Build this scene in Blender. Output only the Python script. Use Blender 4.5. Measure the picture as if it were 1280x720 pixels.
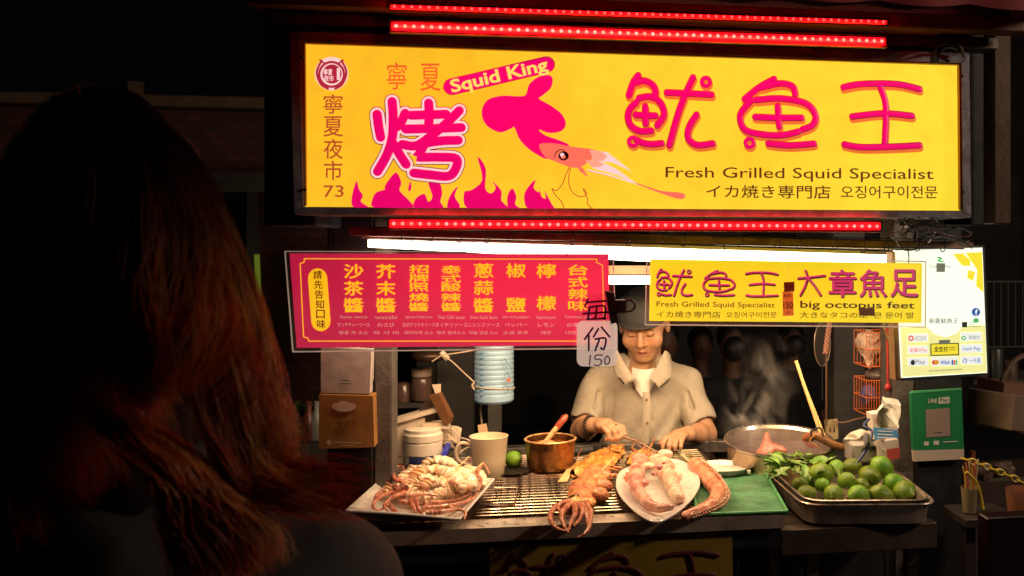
import bpy, math, random
import numpy as np
from mathutils import Vector, Matrix, Euler, noise as mnoise
random.seed(7)
S = bpy.context.scene
COL = S.collection
for _o in list(bpy.data.objects): bpy.data.objects.remove(_o)

# ---------------------------------------------------------------- camera, world, exposure
TH = math.atan(1150/7500)            # the camera is turned a little to the right of the stall's normal
FPX, PPX, PPY, CZ = 1150.0, 825.0, 310.0, 1.6
cam_d = bpy.data.cameras.new('camera'); cam = bpy.data.objects.new('camera', cam_d); COL.objects.link(cam)
cam.location = (0, 0, CZ); cam.rotation_euler = (math.pi/2, 0, -TH)
cam_d.sensor_width = 36; cam_d.lens = 36*FPX/1280
cam_d.shift_x = -(PPX-640)/1280; cam_d.shift_y = -(360-PPY)/1280
cam_d.clip_start = 0.05; cam_d.clip_end = 200
cam_d.dof.use_dof = True; cam_d.dof.focus_distance = 2.75; cam_d.dof.aperture_fstop = 6.5
S.camera = cam
w = bpy.data.worlds.new('World'); S.world = w; w.use_nodes = True
w.node_tree.nodes['Background'].inputs[0].default_value = (0.55, 0.5, 0.62, 1)   # city night sky
w.node_tree.nodes['Background'].inputs[1].default_value = 0.0016
S.view_settings.view_transform = 'Standard'; S.view_settings.look = 'None'
S.view_settings.exposure = 0; S.view_settings.gamma = 1
S.cycles.max_bounces = 8; S.cycles.sample_clamp_indirect = 4.0; S.cycles.caustics_reflective = False
S.cycles.volume_bounces = 0

LAMP_A, LAMP_B, LAMP_STREET, LAMP_LED = 15, 7, 250, 6
ct, st = math.cos(TH), math.sin(TH)
def ray(px, py):
    u = (px-PPX)/FPX; v = (PPY-py)/FPX
    return Vector((st+u*ct, ct-u*st, v))
O = Vector((0, 0, CZ))
def P(px, py, Y):                    # point of world depth Y
    d = ray(px, py); return O + d*(Y/d.y)
def Pz(px, py, z):                   # point of height z
    d = ray(px, py); return O + d*((z-CZ)/d.z)
def Pt(px, py, t): return O + ray(px, py)*t

# ---------------------------------------------------------------- materials
MATS = {}
def mat(name, col, rough=0.5, metal=0.0, emit=0.0, ecol=None, vary=0.0, vscale=8.0, col2=None, bump=0.0, bscale=60.0,
        spec=0.5, trans=0.0, alpha=1.0, sss=0.0, attr=False, rvar=0.0, aniso=0.0, rand=0.0, coat=0.0, ior=1.45, objrand=0.0):
    if name in MATS: return MATS[name]
    m = bpy.data.materials.new(name); m.use_nodes = True; N = m.node_tree.nodes; L = m.node_tree.links
    b = N['Principled BSDF']; b.inputs['Base Color'].default_value = (*col, 1)
    b.inputs['Roughness'].default_value = rough; b.inputs['Metallic'].default_value = metal
    b.inputs['Specular IOR Level'].default_value = spec; b.inputs['IOR'].default_value = ior
    b.inputs['Transmission Weight'].default_value = trans; b.inputs['Alpha'].default_value = alpha
    b.inputs['Anisotropic'].default_value = aniso; b.inputs['Coat Weight'].default_value = coat
    if sss: b.inputs['Subsurface Weight'].default_value = sss; b.inputs['Subsurface Radius'].default_value = (.02, .008, .004); b.inputs['Subsurface Scale'].default_value = .5
    if emit:
        b.inputs['Emission Color'].default_value = (*(ecol or col), 1); b.inputs['Emission Strength'].default_value = emit
    tc = N.new('ShaderNodeTexCoord')
    src = None
    if attr:
        a = N.new('ShaderNodeAttribute'); a.attribute_name = 'Col'; src = a.outputs['Color']
    if vary or col2 is not None:
        nz = N.new('ShaderNodeTexNoise'); nz.inputs['Scale'].default_value = vscale; nz.inputs['Detail'].default_value = 6
        nz.inputs['Roughness'].default_value = 0.62
        L.new(tc.outputs['Object'], nz.inputs['Vector'])
        rp = N.new('ShaderNodeValToRGB'); L.new(nz.outputs['Fac'], rp.inputs['Fac'])
        c2 = col2 if col2 is not None else tuple(c*(1-vary) for c in col)
        rp.color_ramp.elements[0].position = .36; rp.color_ramp.elements[1].position = .64
        rp.color_ramp.elements[0].color = (*c2, 1); rp.color_ramp.elements[1].color = (*col, 1)
        if src is not None:
            mx = N.new('ShaderNodeMix'); mx.data_type = 'RGBA'; mx.blend_type = 'MULTIPLY'; mx.inputs[0].default_value = 1
            L.new(src, mx.inputs[6]); L.new(rp.outputs['Color'], mx.inputs[7]); src = mx.outputs[2]
        else: src = rp.outputs['Color']
    if objrand:
        oi = N.new('ShaderNodeObjectInfo'); hs = N.new('ShaderNodeHueSaturation')
        mr = N.new('ShaderNodeMapRange'); mr.inputs['To Min'].default_value = 1-objrand; mr.inputs['To Max'].default_value = 1+objrand
        L.new(oi.outputs['Random'], mr.inputs['Value']); L.new(mr.outputs[0], hs.inputs['Value'])
        mr2 = N.new('ShaderNodeMapRange'); mr2.inputs['To Min'].default_value = .5-objrand*.08; mr2.inputs['To Max'].default_value = .5+objrand*.06
        L.new(oi.outputs['Random'], mr2.inputs['Value']); L.new(mr2.outputs[0], hs.inputs['Hue'])
        if src is not None: L.new(src, hs.inputs['Color'])
        else: hs.inputs['Color'].default_value = (*col, 1)
        src = hs.outputs['Color']
    if src is not None: L.new(src, b.inputs['Base Color'])
    if rvar:
        nz = N.new('ShaderNodeTexNoise'); nz.inputs['Scale'].default_value = vscale*1.7; nz.inputs['Detail'].default_value = 5
        L.new(tc.outputs['Object'], nz.inputs['Vector'])
        mr = N.new('ShaderNodeMapRange'); mr.inputs['From Min'].default_value = .3; mr.inputs['From Max'].default_value = .7
        mr.inputs['To Min'].default_value = max(0.03, rough-rvar); mr.inputs['To Max'].default_value = min(1, rough+rvar)
        L.new(nz.outputs['Fac'], mr.inputs['Value']); L.new(mr.outputs[0], b.inputs['Roughness'])
    if bump:
        nz = N.new('ShaderNodeTexNoise'); nz.inputs['Scale'].default_value = bscale; nz.inputs['Detail'].default_value = 5
        L.new(tc.outputs['Object'], nz.inputs['Vector'])
        bp = N.new('ShaderNodeBump'); bp.inputs['Strength'].default_value = bump; bp.inputs['Distance'].default_value = .01
        L.new(nz.outputs['Fac'], bp.inputs['Height']); L.new(bp.outputs['Normal'], b.inputs['Normal'])
    MATS[name] = m; return m

# ---------------------------------------------------------------- mesh helpers
class MB:
    def __init__(s): s.v = []; s.f = []; s.mi = []; s.c = 0
    def add(s, vs, fs, mi=0):
        n = len(s.v); s.v += [tuple(v) for v in vs]; s.f += [tuple(i+n for i in f) for f in fs]; s.mi += [mi]*len(fs); return s
    def box(s, a, b, mi=0, rot=None, bev=0.0):
        a = Vector(a); b = Vector(b); c = (a+b)/2; h = Vector([abs(x)/2 for x in (b-a)])
        e = min(bev, min(h)*.49)
        if e > 0:
            vs = []
            for sx in (-1, 1):
                for sy in (-1, 1):
                    for sz in (-1, 1):
                        for ax in range(3):
                            q = [h.x*sx, h.y*sy, h.z*sz]
                            for k in range(3):
                                if k != ax: q[k] -= e*(sx, sy, sz)[k]
                            vs.append(Vector(q))
            def I(sx, sy, sz, ax): return (((sx > 0)*2+(sy > 0))*2+(sz > 0))*3+ax
            fs = []
            for ax in range(3):
                o1, o2 = (ax+1) % 3, (ax+2) % 3
                for sg in (-1, 1):
                    q = []
                    for u, v2 in ((-1, -1), (1, -1), (1, 1), (-1, 1)):
                        t = [0, 0, 0]; t[ax] = sg; t[o1] = u; t[o2] = v2; q.append(I(*t, ax))
                    fs.append(q if sg > 0 else q[::-1])
            for ax in range(3):
                o1, o2 = (ax+1) % 3, (ax+2) % 3
                for u in (-1, 1):
                    for v2 in (-1, 1):
                        t1 = [0, 0, 0]; t1[ax] = -1; t1[o1] = u; t1[o2] = v2
                        t2 = list(t1); t2[ax] = 1
                        fs.append([I(*t1, o1), I(*t2, o1), I(*t2, o2), I(*t1, o2)])
            for sx in (-1, 1):
                for sy in (-1, 1):
                    for sz in (-1, 1): fs.append([I(sx, sy, sz, 0), I(sx, sy, sz, 1), I(sx, sy, sz, 2)])
        else:
            vs = [Vector((h.x*x, h.y*y, h.z*z)) for x in (-1, 1) for y in (-1, 1) for z in (-1, 1)]
            fs = [(0, 1, 3, 2), (4, 6, 7, 5), (0, 4, 5, 1), (2, 3, 7, 6), (0, 2, 6, 4), (1, 5, 7, 3)]
        if rot is not None: vs = [rot @ v for v in vs]
        return s.add([v+c for v in vs], fs, mi)
    def tube(s, path, r, n=8, mi=0, cap=True, flat=None, closed=False):
        """swept tube along path; r number or list; flat = (axis Vector, factor) squashes it along an axis"""
        path = [Vector(p) for p in path]; m = len(path)
        rs = [r]*m if not hasattr(r, '__len__') else list(r)
        if len(rs) != m: rs = list(np.interp(np.linspace(0, 1, m), np.linspace(0, 1, len(rs)), rs))
        vs = []; nrm = None
        for i, p in enumerate(path):
            if closed: t = path[(i+1) % m]-path[i-1]
            else: t = path[min(i+1, m-1)]-path[max(i-1, 0)]
            if t.length < 1e-9: t = Vector((0, 0, 1))
            t.normalize()
            if nrm is None:
                a = Vector((0, 0, 1)) if abs(t.z) < .9 else Vector((0, 1, 0))
                nrm = (a-t*a.dot(t)).normalized()
            else:
                nrm = nrm-t*nrm.dot(t)
                nrm = nrm.normalized() if nrm.length > 1e-6 else t.orthogonal().normalized()
            bn = t.cross(nrm)
            for k in range(n):
                a = 2*math.pi*k/n; q = nrm*math.cos(a)*rs[i]+bn*math.sin(a)*rs[i]
                if flat: q -= flat[0]*(q.dot(flat[0])*(1-flat[1]))
                vs.append(p+q)
        fs = [(i*n+k, i*n+(k+1) % n, (i+1)*n+(k+1) % n, (i+1)*n+k) for i in range(m-1) for k in range(n)]
        if closed: fs += [((m-1)*n+k, (m-1)*n+(k+1) % n, (k+1) % n, k) for k in range(n)]
        elif cap: fs += [tuple(range(n))[::-1], tuple((m-1)*n+k for k in range(n))]
        return s.add(vs, fs, mi)
    def lathe(s, prof, c=(0, 0, 0), n=32, mi=0, M=None, sx=1, sy=1, wob=None, cap=False):
        """prof list of (r,z)"""
        vs = []; c = Vector(c)
        for r, z in prof:
            for k in range(n):
                a = 2*math.pi*k/n; rr = r*(wob(a, z) if wob else 1)
                v = Vector((rr*math.cos(a)*sx, rr*math.sin(a)*sy, z))
                if M is not None: v = M @ v
                vs.append(v+c)
        m = len(prof)
        fs = [(i*n+k, i*n+(k+1) % n, (i+1)*n+(k+1) % n, (i+1)*n+k) for i in range(m-1) for k in range(n)]
        if cap and prof[0][0] > 1e-6: fs.append(tuple(range(n))[::-1])
        if cap and prof[-1][0] > 1e-6: fs.append(tuple((m-1)*n+k for k in range(n)))
        return s.add(vs, fs, mi)
    def grid(s, fn, nu, nv, mi=0, thick=0.0):
        vs = [Vector(fn(i/nu, j/nv)) for i in range(nu+1) for j in range(nv+1)]
        q = [(i*(nv+1)+j, (i+1)*(nv+1)+j, (i+1)*(nv+1)+j+1, i*(nv+1)+j+1) for i in range(nu) for j in range(nv)]
        s.add(vs, q, mi)
        if thick:
            s.add([v-Vector((0, 0, thick)) for v in vs], [f[::-1] for f in q], mi)
            n0 = len(s.v)-2*len(vs); o2 = len(vs)
            ed = [(i*(nv+1), (i+1)*(nv+1)) for i in range(nu)]+[(i*(nv+1)+nv, (i+1)*(nv+1)+nv) for i in range(nu)]
            ed += [(j, j+1) for j in range(nv)]+[(nu*(nv+1)+j, nu*(nv+1)+j+1) for j in range(nv)]
            for a, b in ed: s.f.append((n0+a, n0+b, n0+b+o2, n0+a+o2)); s.mi.append(mi)
        return s
    def poly(s, pts, mi=0): return s.add(pts, [tuple(range(len(pts)))], mi)
    def sphere(s, c, r, n=16, m=10, mi=0, M=None):
        r = (r, r, r) if not hasattr(r, '__len__') else r
        prof = [(max(math.sin(math.pi*i/m), 0), -math.cos(math.pi*i/m)) for i in range(m+1)]
        SM = Matrix.Diagonal(Vector(r)); SM = (M @ SM) if M is not None else SM
        prof[0] = (1e-4, -1); prof[-1] = (1e-4, 1)
        return s.lathe(prof, c, n, mi, M=SM)
    def jitter(s, amp, sc, seed=0):
        o = Vector((seed*3.7, seed*1.3, 0))
        s.v = [tuple(Vector(v)+mnoise.noise_vector(Vector(v)*sc+o)*amp) for v in s.v]; return s

def mesh_of(name, mb, mats, smooth=True, cols=None, origin=None, autosm=True):
    me = bpy.data.meshes.new(name)
    V = np.array([tuple(v) for v in mb.v], dtype=np.float64)
    if origin is not None: V = V-np.array(origin)
    me.from_pydata(V.tolist(), [], mb.f)
    for m in (mats if isinstance(mats, (list, tuple)) else [mats]): me.materials.append(m)
    me.polygons.foreach_set('material_index', mb.mi)
    me.polygons.foreach_set('use_smooth', [bool(smooth)]*len(mb.f))
    me.update()
    if smooth and autosm:
        try: me.set_sharp_from_angle(angle=math.radians(38))
        except Exception: pass
    if cols is not None:
        at = me.color_attributes.new('Col', 'FLOAT_COLOR', 'POINT'); at.data.foreach_set('color', np.asarray(cols, dtype=np.float32).ravel())
    return me
def tag(o, label=None, cat=None, group=None, kind=None):
    if label: o['label'] = label
    if cat: o['category'] = cat
    if group: o['group'] = group
    if kind: o['kind'] = kind
    return o
def thing(name, label, cat, loc=(0, 0, 0), group=None):
    o = bpy.data.objects.new(name, None); COL.objects.link(o); o.location = loc; o.empty_display_size = .05
    return tag(o, label, cat, group)
def wloc(o):
    l = Vector(o.location)
    while o.parent: o = o.parent; l += Vector(o.location)
    return l
def part(name, mb, mats, parent=None, smooth=True, label=None, kind=None, cols=None, loc=None, autosm=True):
    """mesh built in world coordinates, linked under parent; its origin at loc (default: the parent's place)"""
    base = wloc(parent) if parent is not None else Vector((0, 0, 0))
    if loc is None:
        V = np.array(mb.v); loc = Vector((float((V[:, 0].min()+V[:, 0].max())/2), float((V[:, 1].min()+V[:, 1].max())/2), float(V[:, 2].min())))
    me = mesh_of(name, mb, mats, smooth, cols, origin=loc, autosm=autosm)
    o = bpy.data.objects.new(name, me); COL.objects.link(o)
    if parent is not None: o.parent = parent
    o.location = Vector(loc)-base
    return tag(o, label, None, None, kind)
def top(name, mb, mats, label, cat, group=None, smooth=True, **k):
    o = part(name, mb, mats, None, smooth, **k); return tag(o, label, cat, group)
def struct(name, mb, mats, smooth=False): return tag(part(name, mb, mats, None, smooth), kind='structure')
def copy_tree(o, parent=None):
    c = o.copy(); COL.objects.link(c); c.parent = parent
    for ch in list(o.children): copy_tree(ch, c)
    return c
def cr(pts, n=6, closed=False):      # Catmull-Rom through points
    pts = [Vector(p) for p in pts]; m = len(pts); out = []
    rng = range(m) if closed else range(m-1)
    for i in rng:
        p0, p1, p2, p3 = (pts[(i-1) % m], pts[i], pts[(i+1) % m], pts[(i+2) % m]) if closed else (pts[max(i-1, 0)], pts[i], pts[i+1], pts[min(i+2, m-1)])
        for k in range(n):
            t = k/n
            out.append(.5*((2*p1)+(p2-p0)*t+(2*p0-5*p1+4*p2-p3)*t*t+(3*p1-p0-3*p2+p3)*t**3))
    if not closed: out.append(pts[-1])
    return out

# ---------------------------------------------------------------- printed lettering on boards
YAX = Vector((0, 1, 0))
_tc = {}
def text_verts(s, off=0.0):
    key = (s, off)
    if key in _tc: return _tc[key]
    c = bpy.data.curves.new('lettering', 'FONT'); c.body = s; c.offset = off; c.resolution_u = 3
    o = bpy.data.objects.new('lettering', c); COL.objects.link(o); bpy.context.view_layer.update()
    m = bpy.data.meshes.new_from_object(o.evaluated_get(bpy.context.evaluated_depsgraph_get()))
    V = np.array([v.co[:] for v in m.vertices]); F = [tuple(p.vertices) for p in m.polygons]
    bpy.data.objects.remove(o); bpy.data.curves.remove(c); bpy.data.meshes.remove(m)
    _tc[key] = (V, F); return V, F
def text(mb, s, q, Y, off=0.0, mi=0, ref=None, sh=None):
    """lay text s into the quad q = (x0, top0, bot0, x1, top1, bot1) given on the board plane"""
    if sh is None and off > .003 and any(ord(ch) > 0x2E80 for ch in s):   # heavier strokes: the glyph laid down several times, shifted
        o = min(off, .02)*1.1
        for k, (a, b) in enumerate(((0, 0), (o, 0), (-o, 0), (0, o), (0, -o))): text(mb, s, q, Y-.00008*k, 0.0, mi, ref, (a, b))
        return
    V, F = text_verts(s, off); V0 = text_verts(s, 0.0)[0] if ref is None else text_verts(ref, 0.0)[0]
    x0, x1 = V0[:, 0].min(), V0[:, 0].max(); y0, y1 = V0[:, 1].min(), V0[:, 1].max()
    out = []
    for v in V:
        u = (v[0]+(sh[0] if sh else 0)-x0)/(x1-x0); t = (v[1]+(sh[1] if sh else 0)-y0)/(y1-y0)
        px = q[0]+(q[3]-q[0])*u; tp = q[1]+(q[4]-q[1])*u; bt = q[2]+(q[5]-q[2])*u
        out.append(P(px, bt+(tp-bt)*t, Y))
    mb.add(out, F, mi)
def textc(mb, s, cx, cy, wd, ht, Y, off=0.0, mi=0, sl=0.0):
    text(mb, s, (cx-wd/2, cy-ht/2-sl*wd/2, cy+ht/2-sl*wd/2, cx+wd/2, cy-ht/2+sl*wd/2, cy+ht/2+sl*wd/2), Y, off, mi)
def stroke(mb, pts, r, Y, mi=0, n=5, smooth=True, thick=.0022, rs=None):
    """rounded brush stroke lying on a board plane, r in the board's drawing units; a low flattened bead"""
    p3 = [P(x, y, Y) for x, y in pts]
    path = cr(p3, n) if smooth and len(p3) > 2 else p3
    if not smooth or len(p3) == 2:
        path = []
        for a, b in zip(p3[:-1], p3[1:]): path += [a.lerp(b, k/3) for k in range(3)]
        path.append(p3[-1])
    k = (P(1, 0, Y)-P(0, 0, Y)).length; R = r*k
    d0 = (path[0]-path[1]).normalized(); d1 = (path[-1]-path[-2]).normalized()
    head = [path[0]+d0*R*a for a in (1.0, .86, .5)]; tail = [path[-1]+d1*R*a for a in (.5, .86, 1.0)]
    prof = [R]*len(path) if rs is None else list(R*np.interp(np.linspace(0, 1, len(path)), np.linspace(0, 1, len(rs)), rs))
    a0, a1 = prof[0]/R, prof[-1]/R
    head = [path[0]+d0*R*a*a0 for a in (.995, .86, .5)]; tail = [path[-1]+d1*R*a*a1 for a in (.5, .86, .995)]
    radii = [R*.1*a0, R*.51*a0, R*.866*a0]+prof+[R*.866*a1, R*.51*a1, R*.1*a1]
    mb.tube(head+path+tail, radii, 8, mi, flat=(YAX, min(1, thick/R)))
def shape(mb, pts, Y, mi=0, smooth=0, o=(0, 0), sc=1.0):
    p = [(o[0]+x/sc, o[1]+y/sc) for x, y in pts]
    p3 = [P(x, y, Y) for x, y in p]
    if smooth: p3 = cr(p3, smooth, closed=True)
    mb.poly(p3, mi)
def ell(mb, cx, cy, rx, ry, Y, mi=0, n=28, r0=0):
    if r0:
        a = [P(cx+rx*math.cos(2*math.pi*k/n), cy+ry*math.sin(2*math.pi*k/n), Y) for k in range(n)]
        b = [P(cx+rx*r0*math.cos(2*math.pi*k/n), cy+ry*r0*math.sin(2*math.pi*k/n), Y) for k in range(n)]
        mb.add(a+b, [(k, (k+1) % n, n+(k+1) % n, n+k) for k in range(n)], mi)
    else: mb.poly([P(cx+rx*math.cos(2*math.pi*k/n), cy+ry*math.sin(2*math.pi*k/n), Y) for k in range(n)], mi)
def bquad(mb, q, Y, mi=0, dep=0.0):
    """quad of four drawing points on plane Y, optionally with depth behind"""
    a = [P(x, y, Y) for x, y in q]
    if not dep: return mb.poly(a, mi)
    b = [v+Vector((0, dep, 0)) for v in a]
    return mb.add(a+b, [(0, 1, 2, 3), (7, 6, 5, 4), (0, 4, 5, 1), (1, 5, 6, 2), (2, 6, 7, 3), (3, 7, 4, 0)], mi)

# ---------------------------------------------------------------- implicit surfaces (bodies, hands, meat)
def surface_nets(D, lo, h):
    sgn = D < 0
    nx, ny, nz = D.shape
    c = np.zeros((nx-1, ny-1, nz-1), np.int8)
    for i in (0, 1):
        for j in (0, 1):
            for k in (0, 1): c += sgn[i:nx-1+i, j:ny-1+j, k:nz-1+k]
    cells = np.argwhere((c > 0) & (c < 8))
    idx = -np.ones(c.shape, np.int64); idx[tuple(cells.T)] = np.arange(len(cells))
    acc = np.zeros((len(cells), 3)); cnt = np.zeros(len(cells))
    corners = [(i, j, k) for i in (0, 1) for j in (0, 1) for k in (0, 1)]
    val = {q: D[cells[:, 0]+q[0], cells[:, 1]+q[1], cells[:, 2]+q[2]] for q in corners}
    for a in corners:
        for ax in range(3):
            if a[ax] == 0:
                b = list(a); b[ax] = 1; b = tuple(b)
                va, vb = val[a], val[b]; m = (va < 0) != (vb < 0)
                t = np.where(m, va/np.where(m, va-vb, 1), 0)
                p = np.array(a, float)[None, :].repeat(len(cells), 0); p[:, ax] += t
                acc[m] += p[m]; cnt[m] += 1
    V = (cells+acc/cnt[:, None])*h+np.array(lo)
    F = []
    for ax in range(3):
        o1, o2 = (ax+1) % 3, (ax+2) % 3
        sl0 = [slice(1, -1)]*3; sl0[ax] = slice(0, -1); sl1 = list(sl0); sl1[ax] = slice(1, None)
        s0 = sgn[tuple(sl0)]; s1 = sgn[tuple(sl1)]
        off = np.array([1, 1, 1]); off[ax] = 0
        for flip in (False, True):
            e = np.argwhere((s0 & ~s1) if not flip else (~s0 & s1))+off
            if not len(e): continue
            def g(d1, d2):
                q = e.copy(); q[:, o1] -= d1; q[:, o2] -= d2; return idx[tuple(q.T)]
            quad = np.stack([g(1, 1), g(0, 1), g(0, 0), g(1, 0)], 1)
            F.append(quad[:, ::-1] if flip else quad)
    F = np.concatenate(F); F = F[(F >= 0).all(1)]
    return V, F
def sdf(prims, h, disp=None, smooth=0):
    """prims: dict(t='e'|'c'|'b', a=, b=, r=, ra=, rb=, R=3x3, k=, op='+'|'-') in world space"""
    los, his = [], []
    for p in prims:
        if p.get('op', '+') == '-': continue
        pts = np.array([p['a']]+([p['b']] if p['t'] == 'c' else []), float)
        m = max(p['r']) if p['t'] != 'c' else max(p['ra'], p['rb'])
        los.append(pts.min(0)-m); his.append(pts.max(0)+m)
    lo = np.min(los, 0)-4*h-.004; hi = np.max(his, 0)+4*h+.004
    n = np.ceil((hi-lo)/h).astype(int)+1
    D = np.full(n, 1.0, np.float32)
    ax = [lo[i]+np.arange(n[i])*h for i in range(3)]
    for p in prims:
        pts = np.array([p['a']]+([p['b']] if p['t'] == 'c' else []), float)
        m = (max(p['r']) if p['t'] != 'c' else max(p['ra'], p['rb']))*1.05
        k = p.get('k', .01); mg = m+max(k*1.5, 4*h)
        i0 = np.clip(np.floor((pts.min(0)-mg-lo)/h).astype(int), 0, n-1); i1 = np.clip(np.ceil((pts.max(0)+mg-lo)/h).astype(int)+1, 1, n)
        if (i1 <= i0).any(): continue
        sl = tuple(slice(i0[i], i1[i]) for i in range(3))
        X, Y, Z = np.meshgrid(*[ax[i][sl[i]] for i in range(3)], indexing='ij', sparse=True)
        if p['t'] == 'c':
            a, b = pts; ba = b-a; l2 = max((ba**2).sum(), 1e-12)
            px, py, pz = X-a[0], Y-a[1], Z-a[2]
            t = np.clip((px*ba[0]+py*ba[1]+pz*ba[2])/l2, 0, 1)
            d = np.sqrt((px-t*ba[0])**2+(py-t*ba[1])**2+(pz-t*ba[2])**2)-(p['ra']+(p['rb']-p['ra'])*t)
        else:
            c = pts[0]; px, py, pz = X-c[0], Y-c[1], Z-c[2]
            if p.get('R') is not None:
                R = np.array(p['R']).T
                px, py, pz = (R[0, 0]*px+R[0, 1]*py+R[0, 2]*pz, R[1, 0]*px+R[1, 1]*py+R[1, 2]*pz, R[2, 0]*px+R[2, 1]*py+R[2, 2]*pz)
            r = p['r']
            if p['t'] == 'e':
                k0 = np.sqrt((px/r[0])**2+(py/r[1])**2+(pz/r[2])**2); k1 = np.sqrt((px/r[0]**2)**2+(py/r[1]**2)**2+(pz/r[2]**2)**2)
                d = k0*(k0-1)/np.maximum(k1, 1e-6)
            else:
                rd = p.get('rd', .005)
                qx, qy, qz = np.abs(px)-(r[0]-rd), np.abs(py)-(r[1]-rd), np.abs(pz)-(r[2]-rd)
                d = np.sqrt(np.maximum(qx, 0)**2+np.maximum(qy, 0)**2+np.maximum(qz, 0)**2)+np.minimum(np.maximum(qx, np.maximum(qy, qz)), 0)-rd
        cur = D[sl]
        if p.get('op', '+') == '+':
            hh = np.clip(.5+.5*(cur-d)/k, 0, 1); D[sl] = cur*(1-hh)+d*hh-k*hh*(1-hh)
        else:
            hh = np.clip(.5-.5*(cur+d)/k, 0, 1); D[sl] = cur*(1-hh)-d*hh+k*hh*(1-hh)
    if disp is not None:
        X, Y, Z = np.meshgrid(*ax, indexing='ij', sparse=True); D = D+disp(X, Y, Z).astype(np.float32)
    V, F = surface_nets(D, lo, h)
    if smooth:
        E = np.concatenate([F[:, [0, 1]], F[:, [1, 2]], F[:, [2, 3]], F[:, [3, 0]]])
        for _ in range(smooth):
            A = np.zeros_like(V); C = np.zeros(len(V))
            for k in range(3):
                A[:, k] = np.bincount(E[:, 0], V[E[:, 1], k], len(V))+np.bincount(E[:, 1], V[E[:, 0], k], len(V))
            C = np.bincount(E[:, 0], minlength=len(V))+np.bincount(E[:, 1], minlength=len(V))
            V = V*.5+.5*A/np.maximum(C, 1)[:, None]
    mb = MB(); mb.v = [tuple(v) for v in V.tolist()]; mb.f = [tuple(f) for f in F.tolist()]; mb.mi = [0]*len(mb.f)
    mb.V = V
    return mb
def C_(a, b, ra, rb=None, k=.01, op='+'): return dict(t='c', a=tuple(a), b=tuple(b), ra=ra, rb=ra if rb is None else rb, k=k, op=op)
def E_(a, r, k=.01, op='+', R=None): return dict(t='e', a=tuple(a), r=tuple(r) if hasattr(r, '__len__') else (r, r, r), k=k, op=op, R=R)
def chain(pts, rs, k=.006):
    return [C_(pts[i], pts[i+1], rs[i], rs[i+1], k) for i in range(len(pts)-1)]
# ================================================================ materials used by the stall
M_black = mat('black_painted_steel', (.012, .012, .014), .5, vary=.4, rvar=.15)
M_navy = mat('dark_blue_panel', (.035, .05, .10), .55, vary=.3)
M_steel = mat('brushed_steel', (.42, .39, .36), .34, .9, vary=.45, vscale=14, rvar=.14, bump=.15, bscale=120)
M_steeld = mat('dirty_steel', (.3, .25, .2), .42, .85, vary=.55, vscale=9, rvar=.15, bump=.3, bscale=40)
M_alu = mat('aluminium_frame', (.3, .3, .33), .5, .6, vary=.35, vscale=30, rvar=.1)
M_bark = mat('grey_post_metal', (.12, .105, .095), .55, .4, vary=.4, vscale=20, bump=.25, bscale=90)
M_gray = mat('dull_grey_post', (.05, .047, .045), .6, .2, vary=.3, vscale=20)

# ---- ground and buildings
g = MB(); g.box((-40, -10, -.2), (40, 60, 0))
struct('ground', g, mat('asphalt', (.035, .035, .038), .75, vary=.45, vscale=5, bump=.5, bscale=150))
brick = bpy.data.materials.new('night_brick'); brick.use_nodes = True
_n = brick.node_tree.nodes; _l = brick.node_tree.links
_t = _n.new('ShaderNodeTexCoord'); _b = _n.new('ShaderNodeTexBrick'); _b.inputs['Color1'].default_value = (.2, .07, .045, 1)
_b.inputs['Color2'].default_value = (.13, .05, .035, 1); _b.inputs['Mortar'].default_value = (.06, .05, .045, 1); _b.inputs['Scale'].default_value = 4.5
_mp = _n.new('ShaderNodeMapping'); _mp.inputs['Rotation'].default_value = (math.pi/2, 0, 0)
_l.new(_t.outputs['Object'], _mp.inputs['Vector']); _l.new(_mp.outputs[0], _b.inputs['Vector']); _l.new(_b.outputs['Color'], _n['Principled BSDF'].inputs['Base Color'])
_n['Principled BSDF'].inputs['Roughness'].default_value = .85

BY = 7.0
bl = thing('brick_building', 'dim brick building with pale cornice behind the stall on the left', 'building', P(60, 600, BY)*1.0)
m = MB(); a = P(-260, 700, BY); b = P(330, 122, BY); m.box((a.x, BY, 0), (b.x+.5, BY+.4, b.z)); part('wall', m, brick, bl, False)
m = MB(); a = P(182, 133, BY-.15); b = P(335, 125, BY-.15); m.box((P(-260, 0, BY).x, BY-.16, a.z), (b.x+.5, BY-.003, b.z+.02), bev=.01); m.box((P(186, 0, BY).x-.06, BY-.2, a.z), (P(186, 0, BY).x+.03, BY-.163, b.z+.1)); part('cornice', m, mat('pale_cornice', (.3, .2, .12), .7, vary=.3), bl)
m = MB(); a = P(283, 235, BY); b = P(308, 560, BY); m.box((a.x, BY-.05, 0), (b.x, BY-.003, a.z), bev=.004); part('door', m, M_black, bl, False)
m = MB()
for xx, s_ in ((a.x-.1, 1), (b.x+.02, 1)): m.box((xx, BY-.07, 0), (xx+.08, BY-.004, a.z+.08))
m.box((a.x-.02, BY-.068, a.z), (b.x+.02, BY-.004, a.z+.08)); part('door_frame', m, mat('grey_trim', (.16, .15, .14), .7), bl, False)
m = MB(); q = [P(228, 204, BY-1.0), P(335, 212, BY-1.0)]; m.box((q[0].x, BY-1.0, q[1].z-.08), (q[1].x+.3, BY-.08, q[1].z-.02)); m.box((q[0].x, BY-1.0, q[1].z-.14), (q[1].x+.3, BY-.96, q[1].z-.083)); part('eave', m, mat('eave_metal', (.25, .26, .24), .6, vary=.3), bl, False)
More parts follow.
